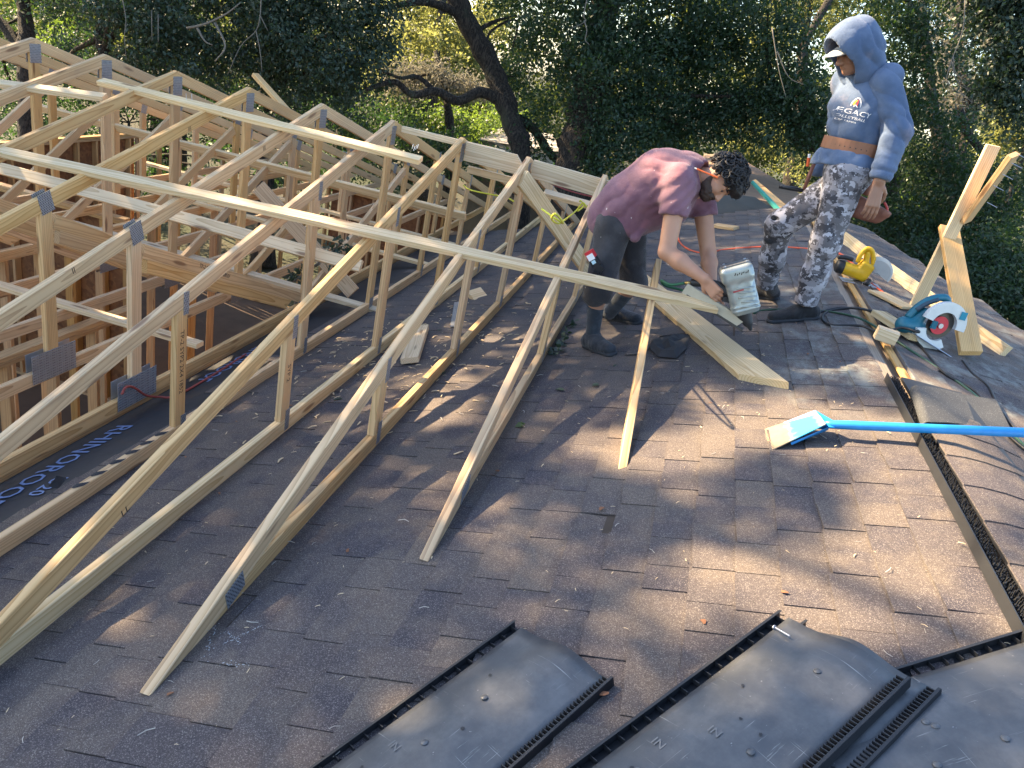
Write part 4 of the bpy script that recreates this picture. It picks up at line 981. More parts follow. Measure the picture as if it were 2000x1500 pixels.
def snet(f, lo, hi, h):
    lo, hi = A(lo), A(hi); n = np.ceil((hi - lo) / h).astype(int) + 1
    gx = [lo[i] + h * np.arange(n[i], dtype=np.float32) for i in range(3)]
    G_ = np.stack(np.meshgrid(*gx, indexing='ij'), -1).reshape(-1, 3)
    v = np.concatenate([f(G_[i:i + 200000]) for i in range(0, len(G_), 200000)]).reshape(n).astype(np.float32)
    m = n - 1; S = np.zeros((*m, 3), np.float32); cnt = np.zeros(m, np.float32)
    cor = [(a, b, c) for a in (0, 1) for b in (0, 1) for c in (0, 1)]
    sl = lambda c: v[c[0]:c[0] + m[0], c[1]:c[1] + m[1], c[2]:c[2] + m[2]]
    for a in cor:
        for k in range(3):
            if a[k] == 0:
                b = list(a); b[k] = 1; va, vb = sl(a), sl(b); mk = (va < 0) != (vb < 0)
                t = np.where(mk, va / np.where(mk, va - vb, 1), 0)
                for q in range(3): S[..., q] += np.where(mk, a[q] + t * (b[q] - a[q]), 0)
                cnt += mk
    on = cnt > 0; ids = -np.ones(m, int); ids[on] = np.arange(on.sum())
    base = np.argwhere(on); vv = lo + h * (base + S[on] / cnt[on][:, None])
    F_ = []
    ins = v < 0
    for k in range(3):
        e = [0, 0, 0]; e[k] = 1
        i1, i2 = [(1, 2), (2, 0), (0, 1)][k]
        r = [slice(0, m[0]), slice(0, m[1]), slice(0, m[2])]
        r[i1] = slice(1, m[i1]); r[i2] = slice(1, m[i2])
        r2 = list(r); r2[k] = slice(1, m[k] + 1)
        A0, A1 = ins[tuple(r)], ins[tuple(r2)]
        def c(d1, d2):
            q = list(r)
            q[i1] = slice(1 - d1, m[i1] - d1); q[i2] = slice(1 - d2, m[i2] - d2)
            return ids[tuple(q)]
        quad = np.stack([c(1, 1), c(0, 1), c(0, 0), c(1, 0)], -1)
        F_.append(quad[A0 & ~A1]); F_.append(quad[~A0 & A1][:, ::-1])
    F_ = np.concatenate(F_); F_ = F_[(F_ >= 0).all(1)]
    return vv, F_
def smesh(parts, name, m, parent, smooth=True):
    """parts: list of (field, lo, hi, cell)"""
    vs_, fs, o = [], [], 0
    for f, lo, hi, h in parts:
        v, q = snet(f, lo, hi, h); vs_.append(v); fs.append(q + o); o += len(v)
    vv = np.concatenate(vs_); ff = np.concatenate(fs)
    org = WORLD[parent.name].translation if parent is not None else V((0, 0, 0))
    me = bpy.data.meshes.new(name)
    me.vertices.add(len(vv)); me.vertices.foreach_set('co', (vv - A(tuple(org))).astype(np.float32).ravel())
    me.loops.add(ff.size); me.loops.foreach_set('vertex_index', ff.astype(np.int32).ravel())
    me.polygons.add(len(ff)); me.polygons.foreach_set('loop_start', np.arange(0, ff.size, 4, dtype=np.int32))
    me.update(calc_edges=True)
    return link(name, me, M[m] if isinstance(m, str) else m, parent, smooth, Matrix.Translation(org))
def bb(pts, pad):
    a = np.array(pts, float); return a.min(0) - pad, a.max(0) + pad
def lerp(a, b, t): return tuple(np.array(a) * (1 - t) + np.array(b) * t)
def addv(a, b): return tuple(np.array(a) + np.array(b))

def skin_mat(name, c1, c2):
    m, n, b = mat(name); tc = N(n, 'ShaderNodeTexCoord')
    c = mixc(n, noise(n, tc.outputs['Object'], 14, 4), c1, c2); setc(n, b, c)
    b.inputs['Roughness'].default_value = .5; b.inputs['Subsurface Weight'].default_value = .08
    b.inputs['Subsurface Radius'].default_value = (.02, .008, .004)
    bump(n, b, noise(n, tc.outputs['Object'], 120, 3), .15, .003); return m
M['skin1'] = skin_mat('tanned_skin', (.40, .20, .125), (.52, .28, .18))
M['skin2'] = skin_mat('brown_skin', (.27, .135, .085), (.36, .19, .12))
def cloth(name, c1, c2, sc=6, stain=None, weave=500, spots=None):
    m, n, b = mat(name); tc = N(n, 'ShaderNodeTexCoord'); p = tc.outputs['Object']
    c = mixc(n, sstep(n, noise(n, p, sc, 5, .6), .38, .64), c1, c2)
    if stain: c = mixc(n, math_(n, 'MULTIPLY', sstep(n, noise(n, vmath(n, 'ADD', p, (4, 4, 4)), sc * .9, 4, .6), .56, .70), .7), c, stain)
    if spots: c = mixc(n, sstep(n, noise(n, vmath(n, 'MULTIPLY', p, (1, 1, .6)), spots[0], 2), spots[1], spots[1] + .02), c, spots[2])
    setc(n, b, c); b.inputs['Roughness'].default_value = .88; b.inputs['Sheen Weight'].default_value = .15
    h = math_(n, 'ADD', noise(n, p, weave, 1), math_(n, 'MULTIPLY', noise(n, vmath(n, 'MULTIPLY', p, (1, 1, 1.6)), 16, 3), 3.0))
    bump(n, b, h, .30, .010); return m
M['maroon'] = cloth('faded_maroon_cotton', (.165, .074, .108), (.230, .115, .148), 5, (.25, .10, .13), spots=(34, .735, (.6, .55, .55)))
M['shorts'] = cloth('charcoal_work_cloth', (.030, .029, .034), (.055, .053, .060), 7, spots=(40, .735, (.4, .4, .38)))
M['sock'] = cloth('dark_sock_knit', (.026, .034, .045), (.045, .056, .07), 20)
M['shoe'] = cloth('dark_shoe_fabric', (.018, .022, .030), (.035, .040, .050), 20)
M['sole'] = plain('shoe_sole_rubber', (.03, .034, .042), .7)
M['blackshoe'] = cloth('black_shoe_leather', (.012, .012, .014), (.024, .024, .027), 20)
M['hoodie'] = cloth('dusty_blue_fleece', (.066, .108, .200), (.108, .158, .265), 5, (.20, .20, .27))
M['hair'] = plain('black_curly_hair', (.014, .012, .013), .55, 0, .5, 30, .8, 90)
M['beard'] = plain('dark_beard_hair', (.050, .030, .022), .7, 0, .5, 60, .8, 120)
M['leather'] = plain('tan_leather', (.26, .115, .062), .6, 0, .3, 12, .3, 40)
M['leatherd'] = plain('worn_brown_leather', (.22, .085, .055), .65, 0, .45, 9, .4, 30)
M['eye'] = plain('dark_brown_eye', (.10, .06, .045), .35)  # whole eyeball dark brown, close to a skin tone
M['iris'] = plain('dark_iris', (.02, .012, .01), .3)
def camo():
    m, n, b = mat('grey_camouflage_cloth'); tc = N(n, 'ShaderNodeTexCoord'); p = tc.outputs['Object']
    q = vmath(n, 'ADD', p, (3.1, 1.7, .3))
    q = vmath(n, 'MULTIPLY', q, (1, 1, 1.25))
    a = noise(n, q, 11, 4, .62); d = noise(n, vmath(n, 'ADD', q, (5, 1, 2)), 13, 4, .62); e = noise(n, vmath(n, 'ADD', q, (1, 8, 4)), 15, 4, .62)
    c = mixc(n, sstep(n, a, .49, .505), (.26, .25, .275), (.125, .118, .128))
    c = mixc(n, sstep(n, d, .535, .55), c, (.052, .05, .058))
    c = mixc(n, sstep(n, e, .55, .565), c, (.42, .41, .45))
    setc(n, b, c); b.inputs['Roughness'].default_value = .9
    bump(n, b, noise(n, p, 22, 3), .3, .015); return m
M['camo'] = camo()

# ---------------------------------------------------------------- head and hand builders
def head_fields(c, F, U):
    """c centre of skull, F facing direction, U crown direction; returns field and frame"""
    F = V(F).normalized(); U = V(U); U = (U - F * U.dot(F)).normalized(); S_ = F.cross(U)
    ax = [tuple(F), tuple(U), tuple(S_)]
    W = np.array(ax, dtype=np.float32); c = A(tuple(c))
    g = lambda f, u, s: tuple(c + f * W[0] + u * W[1] + s * W[2])
    def fld(P):
        skull = ell(P, g(-.012, .030, 0), (.098, .100, .077), ax)
        face = ell(P, g(.032, -.030, 0), (.064, .088, .060), ax)
        jaw = ell(P, g(.038, -.085, 0), (.048, .034, .046), ax)
        d = sU(.035, skull, face, jaw)
        d = sU(.012, d, cap(P, g(.090, .010, 0), g(.117, -.028, 0), .008, .0135))
        d = sU(.010, d, ell(P, g(.102, -.033, .014), (.013, .009, .009), ax), ell(P, g(.102, -.033, -.014), (.013, .009, .009), ax))
        d = sU(.014, d, cap(P, g(.086, .026, .016), g(.076, .026, .046), .010), cap(P, g(.086, .026, -.016), g(.076, .026, -.046), .010))
        for s in (1, -1):
            d = smax(d, -(np.sqrt(((P - A(g(.100, .008, s * .033))) ** 2).sum(1)) - .016), .012)
            e = ell(P, g(-.012, -.002, s * .076), (.026, .033, .012), ax)
            e = smax(e, -(np.sqrt(((P - A(g(-.006, 0, s * .092))) ** 2).sum(1)) - .014), .006)
            d = sU(.010, d, e)
            d = sU(.02, d, ell(P, g(.062, -.022, s * .040), (.026, .02, .018), ax))
        d = sU(.006, d, cap(P, g(.093, -.056, -.018), g(.093, -.056, .018), .0075), cap(P, g(.090, -.068, -.016), g(.090, -.068, .016), .0075))
        d = sU(.018, d, ell(P, g(.078, -.098, 0), (.022, .018, .022), ax))
        return d
    return fld, g, ax
def hand_field(wrist, knuck, side, palm_n, curl=.5, spread=1.0, scale=1.0, thumb_side=1):
    """palm from the wrist to the knuckles; side runs across the knuckles, fingers bend towards palm_n"""
    w_, k_ = V(wrist), V(knuck); D_ = (k_ - w_).normalized(); S_ = V(side); S_ = (S_ - D_ * S_.dot(D_)).normalized()
    Np = V(palm_n); Np = (Np - D_ * Np.dot(D_) - S_ * Np.dot(S_)).normalized(); PL = (k_ - w_).length
    segs = []
    for i, (off, ln) in enumerate(((-.031, .074), (-.0105, .084), (.0105, .079), (.030, .062))):
        p = k_ + S_ * off * scale; ang = curl * (.75 + .08 * i)
        for j, fr in enumerate((.46, .31, .23)):
            a_ = ang * (j + .7)
            d = D_ * math.cos(a_) + Np * math.sin(a_) + S_ * (off * 3.2 * (spread - 1))
            q = p + d.normalized() * ln * fr * scale
            segs.append((tuple(p), tuple(q), (.0092 - .0008 * j) * scale, (.0086 - .0009 * j) * scale)); p = q
    # thumb leaves the side of the palm near its base
    tb = w_ + D_ * PL * .28 - S_ * .030 * scale * thumb_side
    t1 = tb + (D_ * .62 - S_ * .62 * thumb_side + Np * .45).normalized() * .040 * scale
    t2 = t1 + (D_ * .85 - S_ * .15 * thumb_side + Np * .55).normalized() * .032 * scale
    t3 = t2 + (D_ * .85 + S_ * .15 * thumb_side + Np * .6).normalized() * .025 * scale
    def fld(P):
        palm = None
        for off in (-.028, -.0095, .0095, .027):
            q = cap(P, tuple(w_ + S_ * off * .62 * scale), tuple(k_ + S_ * off * scale), .0125 * scale, .0118 * scale)
            palm = q if palm is None else smin(palm, q, .010)
        d = palm
        for s in segs: d = smin(d, cap(P, *s), .0035)
        d = smin(d, cap(P, tuple(tb), tuple(t1), .014 * scale, .0115 * scale), .010)
        d = smin(d, cap(P, tuple(t1), tuple(t2), .0112 * scale, .0105 * scale), .004)
        d = smin(d, cap(P, tuple(t2), tuple(t3), .0105 * scale, .0085 * scale), .004)
        return d
    pts = [tuple(w_), tuple(k_), tuple(t1), tuple(t3)] + [s[1] for s in segs]
    return fld, pts
def fold(P, dirv, f, amp, o=0.):
    d = A(dirv); d = d / np.linalg.norm(d)
    q = np.abs(np.sin((P @ d) * f * .5 + 2.6 * vnoise(P, 5.0, o) + 1.0 * vnoise(P, 12., o + 2)))
    return -amp * 1.7 * (np.sqrt(q + .02) - .72) * np.clip(.45 + .9 * vnoise(P, 4.0, o + 3), 0, 1.3)
def shoe(ankle, toe, heel, up, m1, parent, size=1.0):
    """low shoe from heel to toe lying on the surface with normal up"""
    t_, h_ = V(toe), V(heel); U = V(up).normalized(); D_ = (t_ - h_); D_ = (D_ - U * D_.dot(U)); Ln = D_.length; D_.normalize(); S_ = U.cross(D_)
    g = lambda a, s, u: tuple(h_ + D_ * a * Ln + S_ * s + U * u)
    def up_(P):
        d = sU(.03, cap(P, g(.12, 0, .046), g(.45, 0, .052), .043, .048, tuple(S_), 1.0), cap(P, g(.45, 0, .052), g(.86, .004, .040), .048, .038, tuple(S_), 1.2),
               cap(P, g(.16, 0, .06), tuple(V(ankle)), .046, .050), cap(P, g(.30, 0, .07), g(.5, 0, .055), .036, .032))
        d = smax(d, -((P - A(tuple(h_ + U * .010))) @ A(tuple(U))), .004)
        top = V(ankle)
        d = smax(d, (P - A(tuple(top))) @ A(tuple(U)), .006)
        return d + fold(P, tuple(D_), 190, .0022)
    def so(P):
        d = sU(.03, cap(P, g(.12, 0, .012), g(.48, 0, .012), .043, .041, tuple(S_), 1.0), cap(P, g(.48, 0, .012), g(.88, .004, .014), .041, .038, tuple(S_), 1.22))
        q = (P - A(tuple(h_))) @ A(tuple(U))
        return smax(smax(d, q - .026, .004), -q + .001, .003)
    pts = [g(-.05, 0, 0), g(1.1, 0, 0), g(.5, .07, 0), g(.5, -.07, 0), tuple(V(ankle))]
    lo, hi = bb(pts, .05)
    smesh([(up_, lo, hi, .0065)], 'shoe', m1, parent); s = smesh([(so, lo, hi, .0065)], 'sole', 'sole', parent)

# ================================================================ worker bending over the nail gun
w1 = thing('person', (-0.153,4.622,-0.051), 'bearded worker bent over in a purple shirt and charcoal shorts, working a nail gun', 'person')
hipN, hipF = (-0.264,4.800,0.757), (-0.189,5.080,0.744)
kneN, kneF = (-0.254,4.720,0.334), (-0.047,5.050,0.366)
ankN, ankF = (-0.213,4.700,0.035), (-0.156,5.130,0.085)
pel, wai, che, upc = (-0.299,4.920,0.780), (-0.208,4.900,0.916), (-0.050,4.860,1.077), (0.081,4.840,1.142)
shN, shF = (0.054,4.630,1.138), (0.202,5.020,1.067)
elN, elF = (0.096,4.520,0.730), (0.360,4.920,0.718)
wrN, wrF = (0.352,4.430,0.648), (0.423,4.660,0.575)
LAT = (.10, 1, 0)
hc = (0.285,4.760,1.180); Uh = np.array((0.409,4.740,1.233)) - np.array(hc); Fh = np.array((0.340,4.690,1.059)) - np.array(hc)
hf, hg, hax = head_fields(hc, Fh, Uh)
nkb = (0.122,4.830,1.156)
def neck1(P): return cap(P, hg(-.03, -.06, 0), nkb, .058, .068)
kN, kF = (0.437,4.400,0.592), (0.478,4.580,0.497)
hN, ptsN = hand_field(wrN, kN, np.array((0.461,4.400,0.650)) - np.array((0.411,4.420,0.538)), (.25, .5, -.9), .95, 1.0, 1.08, 1)
hF, ptsF = hand_field(wrF, kF, np.array((0.524,4.560,0.501)) - np.array((0.443,4.580,0.487)), (.1, -.9, -.3), .35, 1.35, 1.05, -1)
def armN(P): return sU(.02, cap(P, shN, elN, .066, .050), cap(P, elN, lerp(elN, wrN, .35), .048, .052), cap(P, lerp(elN, wrN, .35), wrN, .052, .031), hN(P))
def armF(P): return sU(.02, cap(P, shF, elF, .066, .050), cap(P, elF, lerp(elF, wrF, .35), .048, .050), cap(P, lerp(elF, wrF, .35), wrF, .050, .031), hF(P))
def trunk1(P): return sU(.08, cap(P, pel, wai, .12, .12, LAT, 1.2), cap(P, wai, che, .12, .13, LAT, 1.2), cap(P, che, upc, .13, .10, LAT, 1.3), cap(P, shN, shF, .07), cap(P, upc, nkb, .08, .06),
    cap(P, hipN, kneN, .09, .06), cap(P, hipF, kneF, .09, .06), cap(P, kneN, ankN, .055, .038), cap(P, kneF, ankF, .055, .038))
lo_h, hi_h = bb([hc], .17)
def headneck1(P): return sU(.03, hf(P), neck1(P))
body = smesh([(headneck1, np.minimum(lo_h, np.array(nkb) - .05), hi_h, .005), (armN, *bb([shN, elN, wrN] + ptsN, .075), .005), (armF, *bb([shF, elF, wrF] + ptsF, .075), .005),
       (trunk1, *bb([pel, che, shN, shF, ankN, ankF, kneN, kneF], .2), .016)], 'body', 'skin1', w1)
# shirt
hemC = (-0.279,4.920,0.716)
slN, slF = lerp(shN, elN, .50), lerp(shF, elF, .42)
axn = np.array(wai) - np.array(pel); axn = axn / np.linalg.norm(axn)
def shirt(P):
    t = sU(.10, cap(P, pel, wai, .158, .160, LAT, 1.32), cap(P, wai, che, .165, .185, LAT, 1.18), cap(P, che, upc, .180, .150, LAT, 1.22))
    belly = cap(P, (-0.147,4.900,0.770), (0.092,4.860,0.929), .07, .075, LAT, 1.9)
    t = sU(.09, t, belly)
    tail = cap(P, (-0.117,4.740,0.731), (-0.129,4.800,0.841), .030, .06)
    t = sU(.05, t, tail)
    col = cap(P, upc, lerp(nkb, hg(-.03, -.06, 0), .35), .115, .082, LAT, 1.1)
    t = sU(.05, t, col)
    s1 = cap(P, shN, slN, .100, .088); s2 = cap(P, shF, slF, .100, .086)
    e1 = np.array(elN) - np.array(shN); e1 /= np.linalg.norm(e1); e2 = np.array(elF) - np.array(shF); e2 /= np.linalg.norm(e2)
    s1 = smax(s1, (P - A(slN)) @ A(tuple(e1)), .008); s2 = smax(s2, (P - A(slF)) @ A(tuple(e2)), .008)
    d = sU(.055, t, s1, s2)
    # hem at the hips
    d = smax(d, (A(hemC) - P) @ A(tuple(axn)) - .15 + .02 * vnoise(P, 7), .01)
    # open neck
    d = smax(d, -cap(P, lerp(nkb, hg(-.03, -.06, 0), .25), hg(-.01, -.02, 0), .066, .13), .006)
    w_ = fold(P, (1, .3, 1.2), 56, .0085) + fold(P, (1, -.2, -.9), 40, .0095, 7.)
    near = np.exp(-((P - A(lerp(shN, slN, .5))) ** 2).sum(1) / .018)
    w_ = w_ + near * .008 * np.sin((P @ A(.75, .1, -.65)) * 120 + 2 * vnoise(P, 6))
    return d + w_
smesh([(shirt, *bb([pel, che, upc, shN, shF, hemC, (-0.106,4.740,0.690), nkb], .23), .0095)], 'shirt', 'maroon', w1)
# shorts
def short_leg(h, k, a, r):
    kn = lerp(k, a, .22); e = np.array(kn) - np.array(h); e /= np.linalg.norm(e)
    def f(P):
        d = sU(.05, cap(P, h, k, .118, r), cap(P, k, kn, r, r - .004))
        return smax(d, (P - A(kn)) @ A(tuple(e)) - .008 * vnoise(P, 14), .01)
    return f
sN, sF = short_leg(hipN, kneN, ankN, .088), short_leg(hipF, kneF, ankF, .086)
def shorts(P):
    t = cap(P, pel, lerp(pel, hipN, .6), .145, .12, LAT, 1.35)
    t = smax(t, (P - A(lerp(pel, wai, .75))) @ A(tuple(axn)), .01)
    d = sU(.05, t, sN(P), sF(P))
    return d + fold(P, (.5, .2, 1), 40, .006, 2.) + fold(P, (1, 0, -.5), 30, .005, 5.)
smesh([(shorts, *bb([pel, hipN, hipF, kneN, kneF, lerp(kneN, ankN, .25)], .19), .0095)], 'shorts', 'shorts', w1)
def pads(P):
    return sU(.02, ell(P, addv(kneN, (-.005, -.03, -.02)), (.075, .07, .085)), ell(P, addv(kneN, (-.02, .0, -.05)), (.08, .075, .05)))
smesh([(pads, *bb([kneN], .12), .008)], 'knee_pad', 'shorts', w1)
def sock(P):
    a = smax(cap(P, lerp(kneN, ankN, .30), ankN, .056, .045), (P - A(lerp(kneN, ankN, .36)))[:, 2] , .006)
    b = smax(cap(P, lerp(kneF, ankF, .30), ankF, .056, .045), (P - A(lerp(kneF, ankF, .36)))[:, 2] , .006)
    return (a if which else b) + .0012 * np.sin(P[:, 2] * 500)
for which in (1, 0): smesh([(sock, *bb([lerp(kneN, ankN, .3), ankN] if which else [lerp(kneF, ankF, .3), ankF], .08), .007)], 'sock', 'sock', w1)
shoe(addv(ankN, (0, 0, .02)), (-0.035,4.522,-0.007), (-0.243,4.761,-0.076), RN, 'shoe', w1)
shoe(addv(ankF, (0, 0, .02)), (0.093,5.210,0.036), (-0.237,5.544,-0.075), RN, 'shoe', w1)
# hair: lots of curls over the scalp; beard along the jaw
mb = MB()
def curls(f_, n, lo_t, hi_t, r0, r1, seed, keep):
    rr = random.Random(seed); out = []
    while len(out) < n:
        d = V((rr.gauss(0, 1), rr.gauss(0, 1), rr.gauss(0, 1))).normalized()
        fu = (d.dot(V(hax[0])), d.dot(V(hax[1])), d.dot(V(hax[2])))
        if keep(*fu): out.append((d, rr.uniform(lo_t, hi_t), rr.uniform(r0, r1)))
    return out
sk = hg(-.012, .030, 0)
cur = curls(None, 260, .090, .128, .016, .028, 3, lambda f, u, s: (u > .15 and f < .75 + .2 * u) or (f < .05 and u > -.45))
cc = np.array([np.array(sk) + np.array(d) * t for d, t, r in cur], dtype=np.float32); cr = np.array([r for d, t, r in cur], dtype=np.float32)
def hair(P):
    d = ell(P, hg(-.022, .045, 0), (.100, .098, .084), hax)
    d = smin(d, ell(P, hg(.055, .085, 0), (.075, .05, .075), hax), .03)
    d = d - .004 * vnoise(P, 40) - .006 * vnoise(P, 22)
    face = ell(P, hg(.10, -.035, 0), (.085, .078, .10), hax)
    d = smax(d, -face, .012)
    ear = np.minimum(np.sqrt(((P - A(hg(-.002, -.012, .088))) ** 2).sum(1)), np.sqrt(((P - A(hg(-.002, -.012, -.088))) ** 2).sum(1))) - .027
    d = smax(d, -ear, .01)
    low = (P - A(hg(0, -.055, 0))) @ A(tuple(-np.array(hax[1])))
    d = smax(d, low, .01)
    return d + .003 * vnoise(P, 90) + .004 * vnoise(P, 45, 3)
smesh([(hair, *bb([hc], .19), .0055)], 'hair', 'hair', w1)
rr_ = random.Random(8); mb = MB()
for d, t_, r in curls(None, 520, .094, .134, .013, .027, 14, lambda f, u, s: (u > .12 and f < .8 + .15 * u) or (f < .0 and u > -.3)):
    c = V(sk) + d * t_; a = V((rr_.gauss(0, 1), rr_.gauss(0, 1), rr_.gauss(0, 1))); a = (a - d * a.dot(d) * .6).normalized(); b = d.cross(a).normalized(); ph = rr_.uniform(0, 6.28); q = []
    for i in range(7):
        g_ = ph + i * .85; q.append(c + (a * math.cos(g_) + b * math.sin(g_)) * r + d * (i * .0035))
    mb.tube(q, [.006, .0068, .0068, .006, .005, .004, .0015], 4)
props(mb.build('hair_curls', 'hair', w1, True), kind='stuff')
def beard(P):
    d = sU(.03, ell(P, hg(.050, -.096, 0), (.052, .036, .050), hax), ell(P, hg(.078, -.084, 0), (.030, .034, .040), hax), cap(P, hg(-.012, -.030, .064), hg(.022, -.080, .050), .012, .022), cap(P, hg(-.012, -.030, -.064), hg(.022, -.080, -.050), .012, .022), ell(P, hg(.045, -.062, .045), (.034, .026, .016), hax), ell(P, hg(.045, -.062, -.045), (.034, .026, .016), hax),
           cap(P, hg(.098, -.046, -.024), hg(.098, -.046, .024), .008))
    d = smax(d, -ell(P, hg(.10, -.062, 0), (.02, .0075, .020), hax), .004)
    d = smax(d, -ell(P, hg(.085, -.012, 0), (.055, .032, .07), hax), .006)
    return d + .003 * vnoise(P, 110) + .002 * vnoise(P, 60)
smesh([(beard, *bb([hg(.04, -.08, 0)], .12), .005)], 'beard', 'beard', w1)
mb = MB()
for s in (1, -1): mb.tube([hg(.093, .033, s * .014), hg(.091, .037, s * .030), hg(.080, .032, s * .046)], [.004, .0055, .003], 6)
mb.build('eyebrow', 'hair', w1, True)
def eyes(hg, parent, nm='eye'):
    for s in (1, -1):
        mb = MB(); c = V(hg(.078, .006, s * .032)); bm = bmesh.new(); bmesh.ops.create_uvsphere(bm, u_segments=12, v_segments=8, radius=.0115)
        me = bpy.data.meshes.new('eye'); bm.to_mesh(me); bm.free()
        link(nm, me, M['eye'], parent, True, Matrix.Translation(c))
eyes(hg, w1)
# pencil behind the ear: its own thing
mb = MB(); a, b = V(hg(-.105, .012, -.088)), V(hg(.055, .040, -.090))
sgn = 1 if (V(hg(0, 0, .08)).y < V(hg(0, 0, -.08)).y) else -1
a, b = V((0.114,4.640,1.224)), V((0.261,4.635,1.202))
pen = thing('carpenter_pencil', a, 'orange pencil tucked behind the ear of the bearded worker', 'pencil')
mb.tube([a.lerp(b, .10), b], .0052, 6); mb.build('shaft', plain('orange_pencil_paint', (.85, .16, .04), .5), pen)
mb = MB(); mb.tube([a, a.lerp(b, .10)], [.004, .0055], 6); mb.build('tip', plain('pale_pencil_wood', (.75, .70, .62), .6), pen)
# tape measure clipped at the near thigh
c = V((-0.335,4.600,0.565)); tm = thing('tape_measure', c, 'red and white tape measure clipped to the thigh of the charcoal shorts', 'tape measure')
F = frame(c, np.array((-0.285,4.600,0.514)) - np.array((-0.375,4.600,0.604)), (1, -.2, .3))
mb = MB(); mb.box((.03, 0, 0), (.05, .055, .035), F); mb.build('case', 'black', tm)
mb = MB(); mb.box((-.022, 0, 0), (.05, .056, .036), F); mb.build('label', plain('red_sticker', (.55, .03, .04), .5), tm)
mb = MB(); mb.box((-.008, 0, -.0195), (.040, .045, .002), F); mb.box((-.008, 0, .0195), (.040, .045, .002), F); mb.build('label', 'whiteink', tm)
mb = MB(); mb.box((.028, 0, -.0195), (.022, .026, .003), F); mb.box((.028, 0, .0195), (.022, .026, .003), F); mb.build('window', plain('pale_blue_sticker', (.45, .65, .75), .5), tm)
F2 = F @ Matrix.Translation((.085, .0, 0)); mb = MB(); mb.box((0, 0, 0), (.045, .06, .03), F2 @ Matrix.Rotation(.4, 4, 'Z')); mb.box((.03, -.02, .01), (.03, .045, .03), F2 @ Matrix.Rotation(-.5, 4, 'Z')); mb.build('clip', 'black', tm)

# ================================================================ hooded worker
w2 = thing('person', (1.098,5.136,0.368), 'hooded worker standing on the ridge in a blue sweatshirt and ripped grey camouflage trousers', 'person')
yb_ = 5.22
hip2, hip2f = (1.052,5.160,1.333), (1.138,5.360,1.343)
knS, knB = (1.070,5.120,0.921), (0.793,5.360,0.931)
anS, anB = (1.100,5.170,0.501), (0.874,5.520,0.477)
pel2, wai2, che2, upc2 = (1.079,5.260,1.414), (1.051,5.270,1.525), (1.028,5.280,1.738), (0.974,5.280,1.908)
sh2, sh2b = (1.082,5.170,1.938), (0.905,5.440,1.881)
el2, wr2 = (1.219,5.080,1.657), (1.215,5.020,1.373)
el2b, wr2b = (1.018,5.560,1.600), (0.951,5.580,1.329)
hc2 = (0.838,5.200,2.044)
F2v = np.array((-.72, -.38, -.60)); U2v = np.array((-.50, -.18, .84))
hf2, hg2, hax2 = head_fields(hc2, F2v, U2v)
nk2 = (0.963,5.280,1.921)
LT2 = (.72, -.62, .1)
kn2 = (1.227,5.000,1.222)
h2, pts2 = hand_field(wr2, kn2, np.array((1.175,5.000,1.228)) - np.array((1.290,5.020,1.247)), (-.35, .9, .0), .42, 1.25, 1.15, 1)
def arm2(P): return sU(.02, cap(P, lerp(el2, wr2, .5), wr2, .042, .031), h2(P))
def arm2b(P): return cap(P, lerp(el2b, wr2b, .5), wr2b, .042, .03)
def hn2(P): return sU(.03, hf2(P), cap(P, hg2(-.03, -.06, 0), nk2, .056, .066))
def tr2(P): return sU(.06, cap(P, pel2, che2, .11, .13, LT2, 1.3), cap(P, che2, upc2, .12, .09, LT2, 1.3), cap(P, hip2, knS, .08, .06), cap(P, knS, anS, .055, .04), cap(P, hip2f, knB, .08, .06), cap(P, knB, anB, .055, .04))
lo_h, hi_h = bb([hc2], .17)
smesh([(hn2, lo_h, np.maximum(hi_h, np.array(nk2) + .06), .0055), (arm2, *bb([wr2, el2] + pts2, .06), .005), (arm2b, *bb([el2b, wr2b], .07), .008), (tr2, *bb([pel2, upc2, hip2, knS, anS, knB, anB], .18), .018)], 'body', 'skin2', w2)
eyes(hg2, w2)
def legF(h, k, a, o):
    def f(P):
        d = sU(.05, cap(P, h, k, .125, .088), cap(P, k, lerp(k, a, .5), .088, .082), cap(P, lerp(k, a, .5), a, .082, .072))
        low = (P - A(a)) @ A(tuple((np.array(a) - np.array(k)) / np.linalg.norm(np.array(a) - np.array(k))))
        d = smax(d, low, .008)
        return d + fold(P, (.3, .2, 1), 50, .0075, o) + fold(P, (1, -.2, .7), 38, .007, o + 5)
    return f
l1, l2 = legF(hip2, knS, anS, 1.), legF(hip2f, knB, anB, 4.)
def pants(P):
    t = smax(cap(P, pel2, lerp(pel2, hip2, .5), .14, .13, LT2, 1.25), (P - A(lerp(pel2, wai2, .6)))[:, 2], .01)
    d = sU(.05, t, l1(P), l2(P))
    for c, r in (((0.734,5.270,0.973), .030), ((0.732,5.280,0.822), .024), ((0.769,5.280,0.824), .018)):
        d = smax(d, -(np.sqrt(((P - A(c)) ** 2 * A(1, .25, 2.2)).sum(1)) - r), .006)
    return d
smesh([(pants, *bb([pel2, hip2, hip2f, knS, knB, anS, anB], .19), .0105)], 'trousers', 'camo', w2)
for c in ((0.750,5.335,0.967), (0.762,5.335,0.820)):  # black ovals inside the knee rips make them dark holes
    smesh([(lambda P, c=c: ell(P, c, (.040, .03, .024)), *bb([c], .06), .008)], 'knee_rip_fill', 'blackshoe', w2)
shoe(addv(anS, (0, 0, .035)), (0.893,5.151,0.306), (1.230,5.194,0.419), RN, 'blackshoe', w2)
shoe(addv(anB, (.02, 0, .02)), (0.776,5.935,0.266), (1.028,5.720,0.351), RN, 'blackshoe', w2)
